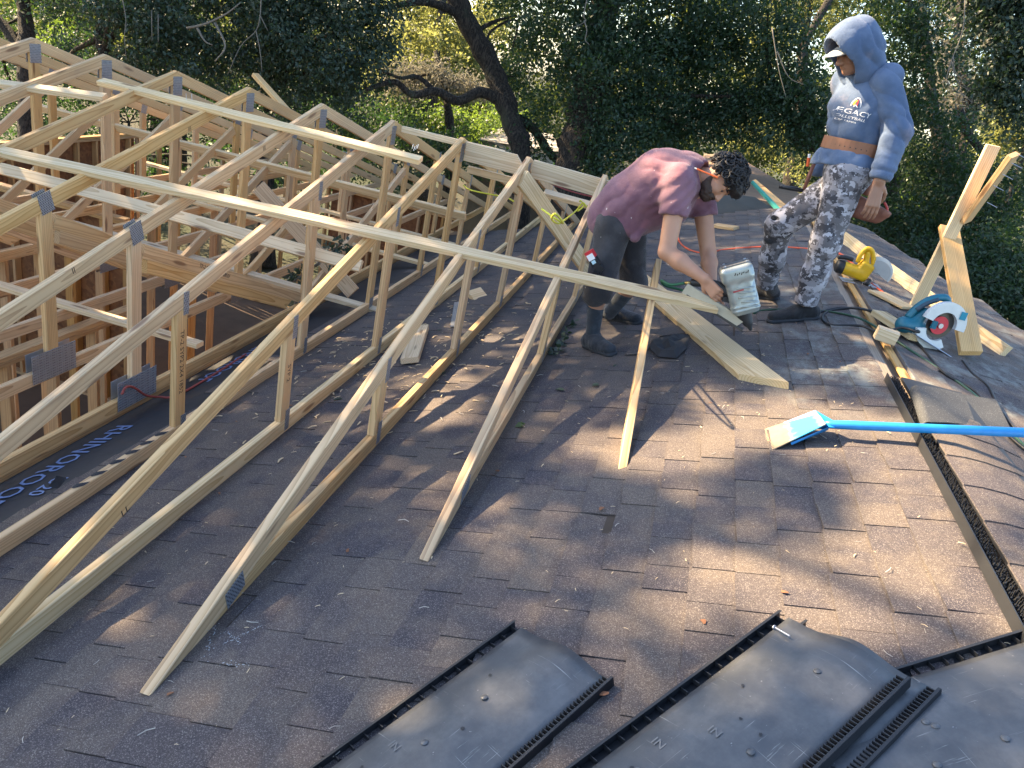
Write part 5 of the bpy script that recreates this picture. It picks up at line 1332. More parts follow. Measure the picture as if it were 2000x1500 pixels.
# sweatshirt with skirt below the belt
def wr_(P):
    chest = np.exp(-((P - A((0.909,5.120,1.715))) ** 2).sum(1) / .016)
    return (fold(P, (.6, .3, 1), 44, .012) + fold(P, (1, .1, -.8), 36, .013, 6.)) * (1 - .85 * chest)
def hoodie(P):
    body_ = sU(.07, cap(P, wai2, che2, .142, .162, LT2, 1.18), cap(P, che2, upc2, .160, .115, LT2, 1.30))
    body_ = smax(body_, (A(wai2) - P)[:, 2] - .030, .02)
    s2 = sU(.03, cap(P, sh2b, el2b, .095, .078), cap(P, el2b, wr2b, .075, .055))
    d = sU(.04, body_, s2, cap(P, sh2, sh2b, .082))
    pinch = np.exp(-((P - A(wai2))[:, 2] + .012) ** 2 / .0012) * .030
    return d + wr_(P) + pinch
def sleeve(P):
    sh3 = addv(sh2, (-.012, 0, -.035)); s1 = sU(.035, cap(P, lerp(sh2, upc2, .55), sh3, .062, .090), cap(P, sh3, el2, .092, .080), cap(P, el2, lerp(el2, wr2, .80), .080, .066), cap(P, lerp(el2, wr2, .80), lerp(el2, wr2, .90), .064, .050))
    e = np.array(wr2) - np.array(el2); e /= np.linalg.norm(e)
    s1 = smax(s1, (P - A(lerp(el2, wr2, .97))) @ A(tuple(e)), .008)
    q = (P - A(lerp(el2, wr2, .86))) @ A(tuple(e)); 
    cuff = -.006 * np.exp(-(q - .03) ** 2 / .0006) + .008 * np.exp(-(q + .01) ** 2 / .0001)
    at = np.exp(-((P - A(el2)) ** 2).sum(1) / .03)
    low = np.exp(-((P - A(lerp(el2, wr2, .75))) ** 2).sum(1) / .012)
    return s1 + cuff + fold(P, (.5, .2, .9), 52, .010, 1.) + at * fold(P, (.3, .2, 1), 95, .014, 2.) + low * fold(P, tuple(e), 120, .010, 4.)
def hem(P):
    skirt = cap(P, addv(wai2, (0, 0, -.085)), (1.039,5.240,1.406), .140, .164, LT2, 1.22)
    fl = sU(.04, skirt, cap(P, (0.873,5.340,1.349), (0.900,5.300,1.440), .03, .05))
    fl = smax(fl, (A((1.072,5.200,1.327)) - P)[:, 2] + .05 * np.sin(P[:, 0] * 14 + 1.0) + .01 + .02 * vnoise(P, 8), .008)
    ins = cap(P, addv(wai2, (0, 0, -.20)), addv(wai2, (-.02, 0, -.5)), .12, .16, LT2, 1.2)
    fl = smax(fl, -ins, .01)
    return fl + fold(P, (1, -.4, .15), 70, .016, 3.) + fold(P, (.8, .5, -.3), 45, .010, 8.)
smesh([(hoodie, *bb([wai2, upc2, sh2, sh2b, el2b, wr2b], .21), .010)], 'sweatshirt', 'hoodie', w2)
smesh([(sleeve, *bb([upc2, sh2, el2, wr2], .13), .008)], 'sleeve', 'hoodie', w2)
smesh([(hem, *bb([wai2, (1.071,5.240,1.323), (0.873,5.340,1.349)], .24), .009)], 'sweatshirt_hem', 'hoodie', w2)
fdir = tuple(F2v / np.linalg.norm(F2v))
def hood(P):
    o = sU(.05, ell(P, hg2(-.020, .035, 0), (.150, .150, .128), hax2), ell(P, hg2(.050, .045, 0), (.125, .125, .118), hax2), cap(P, hg2(-.04, -.04, 0), nk2, .120, .112, LT2, 1.10), cap(P, hg2(.015, -.095, 0), hg2(-.04, -.115, 0), .098, .105))
    i = sU(.04, ell(P, hg2(.030, .020, 0), (.145, .128, .100), hax2), ell(P, hg2(.10, -.06, 0), (.12, .115, .088), hax2), ell(P, hg2(.15, .0, 0), (.12, .125, .09), hax2))
    d = smax(o, -i, .012)
    d = smax(d, (P - A(hg2(.135, 0, 0))) @ A(fdir) - .12 * ((P - A(hg2(0, 0, 0))) @ A(tuple(hax2[1]))), .012)
    return d + fold(P, (.3, 1, .6), 44, .010, 8.) + fold(P, (1, .2, .5), 60, .006, 3.)
smesh([(hood, *bb([hc2, nk2], .25), .0085)], 'hood', 'hoodie', w2)
# cap visor
mb = MB(); pts = []
n_ = 9
for i in range(n_):
    a_ = -1.15 + 2.3 * i / (n_ - 1)
    for (rad, up_) in ((.085, .062), (.185, .045)):
        ff_ = .0 + rad * math.cos(a_ * (.9 if rad > .1 else 1)); ss_ = .078 * math.sin(a_) / .91
        dr = -.020 * abs(ss_ / .078) ** 2
        pts.append((hg2(ff_ if rad < .1 else ff_, up_ + dr, ss_), hg2(ff_, up_ + dr - .004, ss_)))
vv = [p for q in pts for p in q]; fs = []
for i in range(n_ - 1):
    a = 4 * i; fs += [(a, a + 2, a + 6, a + 4), (a + 1, a + 5, a + 7, a + 3), (a + 2, a + 3, a + 7, a + 6)]
mb.add(vv, fs); mb.build('cap_visor', plain('pale_grey_visor', (.33, .35, .38), .7), w2)
# belt with holes
mb = MB(); ctr = V(wai2) + V((0, 0, -.012)); u1 = V(LT2).normalized(); u2 = V((0, 0, 1)).cross(u1).normalized()
def belt_ring(r1, r2, z0, z1, th):
    vv = []; k = 40
    for i in range(k):
        a_ = 2 * math.pi * i / k
        for rr_, z in ((0, z0), (0, z1), (th, z1), (th, z0)):
            vv.append(ctr + u1 * (r1 + rr_) * math.cos(a_) + u2 * (r2 + rr_) * math.sin(a_) + V((0, 0, z - .08 * (r1 * math.cos(a_)) - .0)))
    return vv, [(4 * i + j, 4 * ((i + 1) % k) + j, 4 * ((i + 1) % k) + (j + 1) % 4, 4 * i + (j + 1) % 4) for i in range(k) for j in range(4)]
mb.add(*belt_ring(.194, .170, -.032, .042, .006)); belt = mb.build('tool_belt', 'leather', w2)
mb = MB()
for i in range(9):
    a_ = -2.05 + i * .17; r1, r2 = .1985, .1745
    c = ctr + u1 * r1 * math.cos(a_) + u2 * r2 * math.sin(a_) + V((0, 0, -.08 * r1 * math.cos(a_)))
    n_v = (u1 * math.cos(a_) + u2 * math.sin(a_)).normalized(); F = frame(c, n_v, (0, 0, 1))
    mb.add([F @ V((.0012, .0042 * math.cos(q * math.pi / 3), .0042 * math.sin(q * math.pi / 3))) for q in range(6)], [tuple(range(6))])
mb.build('belt_hole', 'black', belt)
# pouch hanging at the back of the belt
pc = (1.295,5.240,1.172)
def pouch(P):
    d = sU(.025, cap(P, (1.133,5.300,1.215), (1.363,5.240,1.189), .045, .055, (.2, 1, 0), .8), cap(P, (1.210,5.270,1.146), (1.340,5.250,1.138), .045, .04, (.2, 1, 0), .8))
    d = smax(d, (P - A((1.265,5.250,1.230))) @ A(.25, 0, .97), .006)
    return d + .004 * vnoise(P, 22)
smesh([(pouch, *bb([pc, (1.170,5.300,1.180)], .15), .009)], 'pouch', 'leatherd', belt)
mb = MB(); mb.tube(spline([(1.178,5.200,1.474), (1.204,5.200,1.375), (1.214,5.220,1.261)], 5), .022, 8); mb.build('strap', 'leatherd', belt, True)
mb = MB(); mb.tube(spline([(1.341,5.220,1.242), (1.374,5.220,1.207), (1.374,5.220,1.167), (1.341,5.220,1.186)], 4), .008, 8); mb.build('red_handle', plain('red_tool_grip', (.45, .05, .04), .5), belt, True)
# hammer hanging on the far hip
hm = thing('hammer', (0.842,5.450,1.195), 'dark handled hammer hanging from the belt of the hooded worker', 'hammer')
mb = MB(); mb.tube([(0.719,5.450,1.169), (0.798,5.450,1.174), (0.890,5.450,1.178)], [.013, .015, .012], 10); mb.build('handle', 'black', hm, True)
mb = MB(); mb.tube([(0.882,5.450,1.180), (0.884,5.460,1.273), (0.887,5.460,1.359)], [.012, .014, .012], 8); mb.build('holder', 'leatherd', hm, True)
mk = thing('marker', (0.848,5.450,1.350), 'orange and white marker standing at the far hip of the hooded worker', 'marker')
mb = MB(); mb.tube([(0.850,5.450,1.334), (0.841,5.450,1.389)], .010, 8); mb.build('barrel', plain('orange_marker', (.75, .12, .03), .5), mk)
mb = MB(); mb.tube([(0.841,5.450,1.389), (0.836,5.450,1.412)], .009, 8); mb.build('cap', 'whiteink', mk)
# print on the chest: project flat letters onto the cloth
def on_cloth(me, F, fld, off=.002):
    n = len(me.vertices); co = np.empty(n * 3, np.float32); me.vertices.foreach_get('co', co); co = co.reshape(-1, 3)
    W = np.array(F, dtype=np.float32); zz = co[:, 2].copy(); co[:, 2] = 0
    P = co @ W[:3, :3].T + W[:3, 3]; d = -W[:3, 2]
    for _ in range(40): P = P + d * (fld(P)[:, None] * .8)
    P = P - d * (off + zz[:, None]); return P
CHF = Matrix()
def chest_print(txt, u, v, size, m, sx=1.0):
    me = text_mesh(txt, size, 0.0003)
    bm = bmesh.new(); bm.from_mesh(me); bmesh.ops.triangulate(bm, faces=bm.faces); bmesh.ops.subdivide_edges(bm, edges=[e for e in bm.edges if e.calc_length() > .02], cuts=2); bm.to_mesh(me); bm.free()
    put(me, u, v, m, sx)
def put(me, u, v, m, sx=1.0):
    c = V((0.943,5.120,1.732)); xv = V((.93, .36, -.03)); F = frame(c, xv, (0, 0, 1)); 
    # text plane faces the camera side of the chest
    x = V((F[0][0], F[1][0], F[2][0])); y = V((F[0][1], F[1][1], F[2][1])); z = x.cross(y)
    if z.y > 0: x = -x; z = -z
    F = Matrix(((x.x, y.x, z.x, c.x), (x.y, y.y, z.y, c.y), (x.z, y.z, z.z, c.z), (0, 0, 0, 1))) @ Matrix.Translation((u, v, .35)) @ Matrix.Diagonal((sx, 1, 1, 1))
    P = on_cloth(me, F, hoodie)
    org = WORLD[w2.name].translation
    bad = np.abs(hoodie(P + 0.0)) > .02
    me.vertices.foreach_set('co', (P - A(tuple(org))).astype(np.float32).ravel()); me.update()
    bm = bmesh.new(); bm.from_mesh(me); bm.verts.ensure_lookup_table(); bmesh.ops.delete(bm, geom=[bm.verts[i] for i in np.nonzero(bad)[0]], context='VERTS'); bm.to_mesh(me); bm.free()
    link('chest_print', me, M[m] if isinstance(m, str) else m, w2, mw=Matrix.Translation(org))
chest_print('LEGACY', .006, -.022, .041, 'whiteink', 1.0)
chest_print('VOLLEYBALL', .006, -.054, .0215, 'whiteink', 1.02)
chest_print('OF TAMPA', .002, -.076, .014, 'whiteink')
def stroke(pts, w_, m):
    s_ = spline([(x * .62 + .004, y * .62 + .0, 0) for x, y in pts], 6); w_ *= .66; mb = MB(); vv = []; fs = []
    for i, p in enumerate(s_):
        d = (s_[min(i + 1, len(s_) - 1)] - s_[max(i - 1, 0)]).normalized(); n_ = V((-d.y, d.x, 0)) * w_ / 2
        vv += [p + n_, p - n_]
    fs = [(2 * i, 2 * i + 1, 2 * i + 3, 2 * i + 2) for i in range(len(s_) - 1)]
    put(mesh_of(vv, fs), 0, .030, m)
stroke([(-.030, -.030), (-.026, .005), (-.010, .040), (.002, .052), (.014, .040), (.028, .005), (.032, -.030)], .006, 'whiteink')
stroke([(-.016, -.020), (-.012, .010), (-.002, .030)], .010, plain('yellow_print', (.75, .55, .06), .8))
stroke([(.004, -.024), (.004, .012), (.004, .034)], .008, plain('red_print', (.60, .05, .05), .8))
stroke([(-.012, -.034), (-.004, -.014), (.006, -.028), (.018, -.030)], .005, 'whiteink')


# ================================================================ ridge vents
def vent(A0, dl, dw, Ln, W, h0, label, group='black ridge vent strips taken off the ridge', nsc=4, seed=1):
    A0 = V(A0); dl = V(dl); dl = (dl - RN * dl.dot(RN)).normalized(); dw = V(dw); dw = (dw - RN * dw.dot(RN)); dw = (dw - dl * dw.dot(dl)).normalized()
    A0 = A0 + RN * h0
    F = Matrix(((dl.x, dw.x, RN.x, A0.x), (dl.y, dw.y, RN.y, A0.y), (dl.z, dw.z, RN.z, A0.z), (0, 0, 0, 1)))
    if F.to_3x3().determinant() < 0: flip = True
    else: flip = False
    t = thing('ridge_vent', A0, label, 'roof vent', group)
    rr = random.Random(seed); HW = .028
    def arch(v): q = (v - .034) / (W - .068); return .016 + .019 * math.sin(math.pi * min(max(q, 0), 1)) ** .8
    nu, nv = 26, 16; vv = []; ff = []
    for s_ in (0, -.003):
        for i in range(nu + 1):
            u = Ln * i / nu
            for j in range(nv + 1):
                v = .032 + (W - .064) * j / nv
                z = arch(v) + s_ + .0025 * math.sin(i * .9 + seed) * math.sin(j * .55) + (.010 * (1 - u / .14) * math.sin(j * .5 + seed) if u < .14 else 0)
                vv.append(F @ V((u, v, z)))
    st = nv + 1; o2 = (nu + 1) * st
    for i in range(nu):
        for j in range(nv):
            a = i * st + j; ff.append((a, a + 1, a + st + 1, a + st)); ff.append((o2 + a, o2 + a + st, o2 + a + st + 1, o2 + a + 1))
    for i in range(nu):
        for j in (0, nv):
            a = i * st + j; ff.append((a, a + st, o2 + a + st, o2 + a))
    for j in range(nv):
        for i in (0, nu):
            a = i * st + j; ff.append((a, a + 1, o2 + a + 1, o2 + a))
    me = mesh_of([F.inverted() @ v for v in vv], ff); bm = bmesh.new(); bm.from_mesh(me); bmesh.ops.recalc_face_normals(bm, faces=bm.faces); bm.to_mesh(me); bm.free()
    pn = link('panel', me, M['vent'], t, True, F)
    for nm, v0, sgn in (('baffle', 0, 1), ('baffle', W, -1)):
        mb = MB()
        mb.box((Ln / 2, v0 + sgn * .0015, HW / 2 + .001), (Ln, .003, HW), F)
        mb.box((Ln / 2, v0 + sgn * .017, .0022), (Ln, .028, .002), F)
        mb.box((Ln / 2, v0 + sgn * .005, HW + .0018), (Ln, .008, .002), F)
        mb.build(nm, 'black', t)
    mb = MB(); u = .02
    while u < Ln:
        mb.box((u, .0165, .012), (.0022, .026, .018), F); u += .046
    props(mb.build('divider', 'black', t), kind='stuff')
    mb = MB(); u = .012
    while u < Ln:
        mb.box((u, W - .018, .0155), (.0032, .027, .022), F); u += .0135
    props(mb.build('louvre', 'black', t), kind='stuff')
    for k in range(nsc):
        u, v = rr.uniform(.08, min(Ln, 1.0) - .05), rr.choice((.11, W - .11, W / 2)) + rr.uniform(-.03, .03)
        mb = MB(); z = arch(v) + .003
        mb.tube([F @ V((u, v, z)), F @ V((u, v, z + .0012))], [.010, .009], 12); mb.build('washer', 'vent', t, True)
        if rr.random() < .0:
            mb = MB(); mb.tube([F @ V((u, v, z + .002)), F @ V((u, v, z + .006))], .0045, 8); mb.build('screw_head', 'steel', t)
    for k in range(5):
        u, v = rr.uniform(.1, min(Ln, 1.0) - .05), rr.uniform(.07, W - .08); z = arch(v) + .0035
        mb = MB(); r_ = [rr.uniform(.003, .007) for _ in range(6)]
        mb.add([F @ V((u + r_[i] * math.cos(i * 1.05), v + r_[i] * math.sin(i * 1.05), z)) for i in range(6)], [tuple(range(6))])
        mb.build('nail_hole', 'black', t)
    return t, F, arch
A_, B_ = V((-0.080,1.854,-0.027)), V((0.240,1.636,0.081))
wv = B_ - A_; lv = wv.cross(RN)
if lv.y > 0: lv = -lv
vt1, F1, ar1 = vent(A_, lv, wv, 1.3, wv.length, .004, 'black ridge vent lying nearest the bottom centre, alone on the shingles', seed=3)
A_, B_ = V((0.662,1.910,0.277)), V((0.984,1.763,0.385))
wv = B_ - A_; wv = wv; lv = V((0.203,1.332,0.098)) - A_
vt2b, _, _ = vent(V((0.741,1.912,0.271)), lv, wv, 1.3, .385, .0, 'lower ridge vent of the stacked pair, only its ribbed edge showing', nsc=0, seed=5)
vt2, F2_, ar2 = vent(A_, lv, wv, 1.3, .385, .0, 'upper ridge vent of the stacked pair at bottom right of centre', seed=9)
A_ = V((1.006,1.789,0.357)); lv = V((1.269,1.933,0.446)) - A_; L3 = lv.length + .62; A_ = A_ - lv.normalized() * .60
wv = lv.cross(RN)
if wv.y > 0: wv = -wv
vt3, F3, ar3 = vent(A_, lv, wv, L3, .40, -.012, 'ridge vent turned sideways in the bottom right corner', seed=12)
def vent_nail(F, ar, u, v, t):
    z = ar(v) + .004
    mb = MB(); a = F @ V((u, v, z + .004)); b = F @ V((u + .01, v + .055, z + .012)); mb.tube([a, b], .0028, 6); mb.tube([a, a + (a - b).normalized() * .003], .007, 8)
    props(mb.build('roofing_nail', 'steel'), 'bent roofing nail lying on the sideways vent in the corner' if t == 3 else 'roofing nail at the left rim of the upper stacked vent', 'nail')
vent_nail(F3, ar3, .74, .27, 3); vent_nail(F2_, ar2, .07, .035, 2)
for (F, ar, t, u, v) in ((F2_, ar2, vt2, .62, .10), (F2_, ar2, vt2, .50, .17), (F1, ar1, vt1, .55, .12)):
    me = text_mesh('IN', .034, .0002); z = ar(v) + .0045
    me.transform(F @ Matrix.Translation((u, v, z)) @ Matrix.Rotation(math.pi / 2, 4, 'Z')); me.transform(Matrix.Translation(-WORLD[t.name].translation))
    link('embossed_letters', me, plain('scuffed_plastic', (.16, .16, .16), .6), t, mw=Matrix.Translation(WORLD[t.name].translation))
# the vent still standing on the ridge, with old cap shingles on top
rv = thing('ridge_vent', (1.411,3.978,0.473), 'ridge vent still lying along the ridge at the right, capped with brown shingles', 'roof vent', 'black ridge vent strips taken off the ridge')
def rvp(y, d, h): x = ridge_x(y) - .082 + d; return V((x, y, (TA * (ridge_x(y) - .082) if d < .105 else TA * (ridge_x(y) - .082) + TA * .105 * min(1, d / .105)) + h))
y0_, y1_ = 1.86, 3.99
mb = MB(); n_ = 30
def strip(mb, d0, d1, h0, h1, y0=y0_, y1=y1_, n_=30):
    vv = []; 
    for i in range(n_ + 1):
        y = y0 + (y1 - y0) * i / n_
        b0 = rvp(y, 0, 0).z
        for d, h in ((d0, h0), (d1, h0), (d1, h1), (d0, h1)): vv.append(V((ridge_x(y) - .082 + d, y, b0 + h)))
    ff = [(4 * i + j, 4 * i + (j + 1) % 4, 4 * i + 4 + (j + 1) % 4, 4 * i + 4 + j) for i in range(n_) for j in range(4)] + [(3, 2, 1, 0), (4 * n_, 4 * n_ + 1, 4 * n_ + 2, 4 * n_ + 3)]
    mb.add(vv, ff)
strip(mb, 0, .004, .004, .048); mb.build('outer_wall', 'black', rv)
mb = MB(); strip(mb, .004, .072, .004, .010); mb.build('filter_tray', 'rubber', rv)
mb = MB(); y = y0_ + .02; q_ = random.Random(2)
while y < y1_:
    b0 = rvp(y, 0, 0).z; x = ridge_x(y) - .082
    for d in (.010, .022, .034, .046, .058):
        mb.tube([V((x + d, y, b0 + .01)), V((x + d + q_.uniform(-.004, .004), y + q_.uniform(-.008, .008), b0 + .036 + q_.uniform(0, .008)))], .0024, 4)
    y += .013
props(mb.build('bristle', 'black', rv), kind='stuff')
mb = MB(); strip(mb, .074, .38, .030, .047); mb.build('core', 'black', rv)
yy_ = y0_ - .1; k = 0; rq = random.Random(6)
while yy_ < 3.4:
    ln = .26; mb = MB(); vv = []
    for (yq, hz) in ((yy_, .0555), (yy_ + ln + .004, .0500)):
        b0 = rvp(yq, 0, 0).z
        for d, hh in ((.070, -.004), (.14, .006), (.22, .008), (.34, .0), (.46, -.024)):
            vv.append(V((ridge_x(yq) - .082 + d + rq.uniform(-.004, .004), yq, b0 + hz + hh)))
    vv += [v - V((0, 0, .007)) for v in vv]
    ff = [(j, j + 1, j + 6, j + 5) for j in range(4)] + [(10 + j, 15 + j, 16 + j, 11 + j) for j in range(4)] + [(j, 10 + j, 11 + j, j + 1) for j in range(4)] + [(0, 5, 15, 10), (4, 14, 19, 9)]
    mb.add(vv, ff); mb.build('cap_shingle', 'shingle', rv); yy_ += ln
# loose dark shingle flap with a rolled end on the far end of that vent
fl = thing('shingle_flap', (1.626,3.693,0.527), 'charcoal shingle piece with a curled end lying on the ridge vent behind the blue handle', 'shingle')
P0, P1, P2, P3 = [V(p) for p in ((1.450,3.767,0.548), (1.981,4.128,0.481), (1.894,3.703,0.480), (1.392,3.315,0.529))]
mb = MB(); vv = []; n_ = 12
for i in range(n_ + 1):
    q = i / n_; a = P0.lerp(P1, q); b = P3.lerp(P2, q); lift = .004 * math.sin(q * 7) 
    for p in (a, b): vv.append(p + V((0, 0, lift)))
curl = []
for i in range(1, 9):
    a_ = i / 8 * 2.7; r_ = .026
    for p in (P0, P3): curl.append(p + V((-math.sin(a_) * r_, 0, -(1 - math.cos(a_)) * r_ + .0)))
vv = [v for i in range(7, -1, -1) for v in curl[2 * i:2 * i + 2]] + vv
k = len(vv) // 2; vv2 = [v - V((0, 0, .005)) for v in vv]; o = len(vv)
ff = [(2 * i, 2 * i + 1, 2 * i + 3, 2 * i + 2) for i in range(k - 1)] + [(o + 2 * i, o + 2 * i + 2, o + 2 * i + 3, o + 2 * i + 1) for i in range(k - 1)] + [(2 * i, 2 * i + 2, o + 2 * i + 2, o + 2 * i) for i in range(k - 1)] + [(2 * i + 1, o + 2 * i + 1, o + 2 * i + 3, 2 * i + 3) for i in range(k - 1)]
mb.add(vv + vv2, ff)
def flap_mat():
    m, n, b = mat('charcoal_shingle'); ge = N(n, 'ShaderNodeNewGeometry'); p = ge.outputs['Position']
    c = mixc(n, noise(n, p, 9, 4), (.03, .032, .036), (.06, .062, .066)); c = mixc(n, sstep(n, noise(n, p, 240, 1), .66, .74), c, (.32, .32, .32))
    setc(n, b, c); b.inputs['Roughness'].default_value = .85; return m
mb.build('sheet', flap_mat(), fl)

# ================================================================ tear-off shovel
sh = thing('roofing_shovel', (0.769,3.256,0.258), 'blue handled tear-off shovel with a worn toothed blade lying on the sunlit shingles', 'shovel')
e0, e1, t0, t1 = [V(p) for p in ((0.759,3.370,0.261), (0.755,3.132,0.259), (0.925,3.348,0.426), (0.967,3.200,0.419))]
def blade_mat():
    m, n, b = mat('worn_blue_blade'); tc = N(n, 'ShaderNodeTexCoord'); p = tc.outputs['Object']
    sx = vmath_x(n, p)
    f = sstep(n, math_(n, 'ADD', sx, math_(n, 'MULTIPLY', math_(n, 'SUBTRACT', noise(n, p, 26, 4), .5), .09)), .085, .125)
    f2 = sstep(n, math_(n, 'ADD', sx, math_(n, 'MULTIPLY', math_(n, 'SUBTRACT', noise(n, p, 30, 3), .5), .06)), .215, .24)
    rust = mixc(n, noise(n, p, 20, 5, .65), (.36, .29, .21), (.20, .145, .095))
    c = mixc(n, f, rust, (.045, .36, .55)); c = mixc(n, math_(n, 'MULTIPLY', f2, .8), c, (.24, .20, .16))
    setc(n, b, c); b.inputs['Roughness'].default_value = .5; b.inputs['Metallic'].default_value = .1; return m
M['blade'] = blade_mat()
M['bluepaint'] = plain('scuffed_blue_paint', (.02, .25, .62), .45, 0, .3, 18)
ax = ((t0 + t1) / 2 - (e0 + e1) / 2); Lb = ax.length; F = frame((e0 + e1) / 2, ax, e0 - e1)
iv = F.inverted(); q = [iv @ p for p in (e0, e1, t1, t0)]
we, wt = (e0 - e1).length / 2, (t0 - t1).length / 2
mb = MB(); nt_ = 15; top = []
for i in range(nt_):
    y = -we + 2 * we * i / nt_; d_ = 2 * we / nt_
    top += [(0.012, y), (-.006, y + d_ * .18), (-.006, y + d_ * .62), (.012, y + d_ * .82)]
top += [(.012, we), (Lb, wt), (Lb, -wt)]
mb.prism(top, F @ Matrix.Translation((0, 0, 0)), .004)
me = mesh_of([iv @ V(v) for v in mb.v], mb.f); bm = bmesh.new(); bm.from_mesh(me); bmesh.ops.recalc_face_normals(bm, faces=bm.faces); bm.to_mesh(me); bm.free()
link('blade', me, M['blade'], sh, mw=F)
hs, he = V((0.983,3.249,0.415)), V((1.876,3.140,0.704))
mb = MB(); zz = F.to_3x3() @ V((0, 0, 1)); dnz = -zz if zz.z > 0 else zz
k0, k1 = t0, t1
for s in (0, 1):
    a = t0 if s == 0 else t1; bq = e0.lerp(t0, .35) if s == 0 else e1.lerp(t1, .35)
    mb.add([a, bq, hs + V((0, 0, -.01)), a - (a - bq) * .02 + dnz * .0, bq + dnz * .012, hs + V((0, 0, -.03))], [(0, 1, 2), (1, 4, 5, 2), (0, 2, 5), (0, 5, 4, 1)])
mb.add([t0, t1, hs + V((.02, .02, .012)), hs + V((.02, -.02, .0))], [(0, 1, 3, 2)])
mb.build('gusset', 'bluepaint', sh)
mb = MB(); mb.tube([hs - (he - hs).normalized() * .03, hs, hs.lerp(he, .08), he], [.014, .019, .0205, .0205], 14); mb.build('handle', 'bluepaint', sh, True)

# ================================================================ nail gun
ng = thing('nail_gun', (0.631,4.420,0.485), 'grey green pneumatic nail gun held over the end of the longest board', 'nail gun')
nt0, nt1 = V((0.697,4.400,0.431)), V((0.501,4.420,0.763))
Ax = (nt1 - nt0).normalized(); Lx = V((0.280,4.400,0.572)) - V((0.600,4.400,0.483)); Lx = (Lx - Ax * Lx.dot(Ax)).normalized(); Dx = Ax.cross(Lx)
gp = lambda a, l, d: tuple(nt0 + Ax * a + Lx * l + Dx * d)
def rbox(P, c, h, r):
    q = P - A(c); q = np.stack([q @ A(tuple(Ax)), q @ A(tuple(Lx)), q @ A(tuple(Dx))], 1)
    d = np.abs(q) - (A(h) - r); return np.sqrt((np.maximum(d, 0) ** 2).sum(1)) + np.minimum(d.max(1), 0) - r
def gunbody(P):
    q = (P - A(tuple(nt0))) @ A(tuple(Ax))
    lower = rbox(P, gp(.225, .0, 0), (.115, .082, .078), .035)
    topc = rbox(P, gp(.355, .004, 0), (.050, .094, .086), .030)
    d = sU(.015, lower, topc)
    d = d + .0022 * np.sin(q * 260) * (q < .17) + .0026 * np.maximum(0, np.sin(((P - A(tuple(nt0))) @ A(tuple(Dx + Lx * .6 + Ax * .8))) * 105)) * ((q > .17) & (q < .31))
    d = smax(d, -(np.sqrt(((P - A(gp(.406, .02, .02))) ** 2).sum(1)) - .012), .005)
    return d
M['gun'] = plain('scuffed_grey_green_metal', (.33, .36, .35), .32, .45, .35, 14, .2, 30)
lo, hi = bb([gp(.09, .12, .1), gp(.09, -.12, -.1), gp(.43, .12, .1), gp(.43, -.12, -.1)], .03)
smesh([(gunbody, lo, hi, .006)], 'housing', 'gun', ng)
mb = MB(); mb.prism([(-.070, -.060), (.072, -.060), (.080, -.045), (.080, .045), (.072, .060), (-.070, .060), (-.078, .045), (-.078, -.045)], Matrix(((Lx.x, Dx.x, Ax.x, gp(.402, 0, 0)[0]), (Lx.y, Dx.y, Ax.y, gp(.402, 0, 0)[1]), (Lx.z, Dx.z, Ax.z, gp(.402, 0, 0)[2]), (0, 0, 0, 1))), .010)
mb.build('cap_plate', plain('dark_grey_cap', (.13, .135, .15), .4, .3), ng)
for l_, d_ in ((-.06, -.05), (.06, -.05), (-.06, .05), (.06, .05)):
    mb = MB(); mb.tube([gp(.410, l_, d_), gp(.416, l_, d_)], .008, 8); mb.build('cap_bolt', 'steel', ng)
sd_ = 1 if Dx.y < 0 else -1
mb = MB()
for k_ in range(7):
    mb.box(gp(.36 - .004 * (k_ % 2), -.055 + k_ * .012, sd_ * .0868), (.005, .002, .010 if k_ % 3 else .016))
props(mb.build('printed_mark', 'ink', ng), kind='stuff')
for k_ in range(5):
    mb = MB(); mb.tube([gp(.150 + k_ * .028, -.070, sd_ * .079), gp(.165 + k_ * .028, .030 - .01 * (k_ % 2), sd_ * .080)], .0042, 6); mb.build('rib', 'gun', ng, True)
def nose(P):
    d = sU(.01, cap(P, gp(.005, .0, 0), gp(.06, .004, 0), .012, .022), cap(P, gp(.05, .006, 0), gp(.125, .02, 0), .030, .052, tuple(Dx), .7))
    return d
smesh([(nose, *bb([gp(0, 0, 0), gp(.13, .02, 0)], .07), .006)], 'nose', 'black', ng)
m0, m1 = V(gp(.055, .045, 0)), V((0.261,4.460,0.561))
beam('magazine', m0, m1, .068, .030, Ax, plain('tan_magazine', (.42, .38, .29), .5), ng, -.4, 0)
beam('magazine_rail', m0 - Ax * .043, m1 - Ax * .043, .016, .034, Ax, plain('dark_rail', (.06, .055, .05), .5), ng)
mb = MB(); mb.tube(spline([gp(.24, .07, 0), (0.430,4.430,0.634), (0.330,4.460,0.612), (0.287,4.470,0.598)], 5), [.026] * 3 + [.024] * 13, 10); mb.build('handle', 'black', ng, True)
mb = MB(); mb.box(gp(.215, .09, .0), (.05, .03, .03)); mb.build('trigger_guard', 'rubber', ng)
mb = MB(); mb.box((0, 0, 0), (.009, .06, .006), Matrix(((Ax.x, Lx.x, Dx.x, gp(.262, .0, 0)[0] - Dx.x * -.0), (Ax.y, Lx.y, Dx.y, gp(.262, 0, 0)[1]), (Ax.z, Lx.z, Dx.z, gp(.262, 0, 0)[2]), (0, 0, 0, 1))) @ Matrix.Translation((0, .02, .079 if Dx.y < 0 else -.079))); mb.build('red_stripe', plain('red_paint', (.35, .05, .05), .5), ng)
mb = MB(); mb.tube([(0.293,4.470,0.600), (0.254,4.480,0.584)], .010, 8); mb.build('hose_fitting', plain('brass', (.55, .38, .14), .35, .8), ng, True)
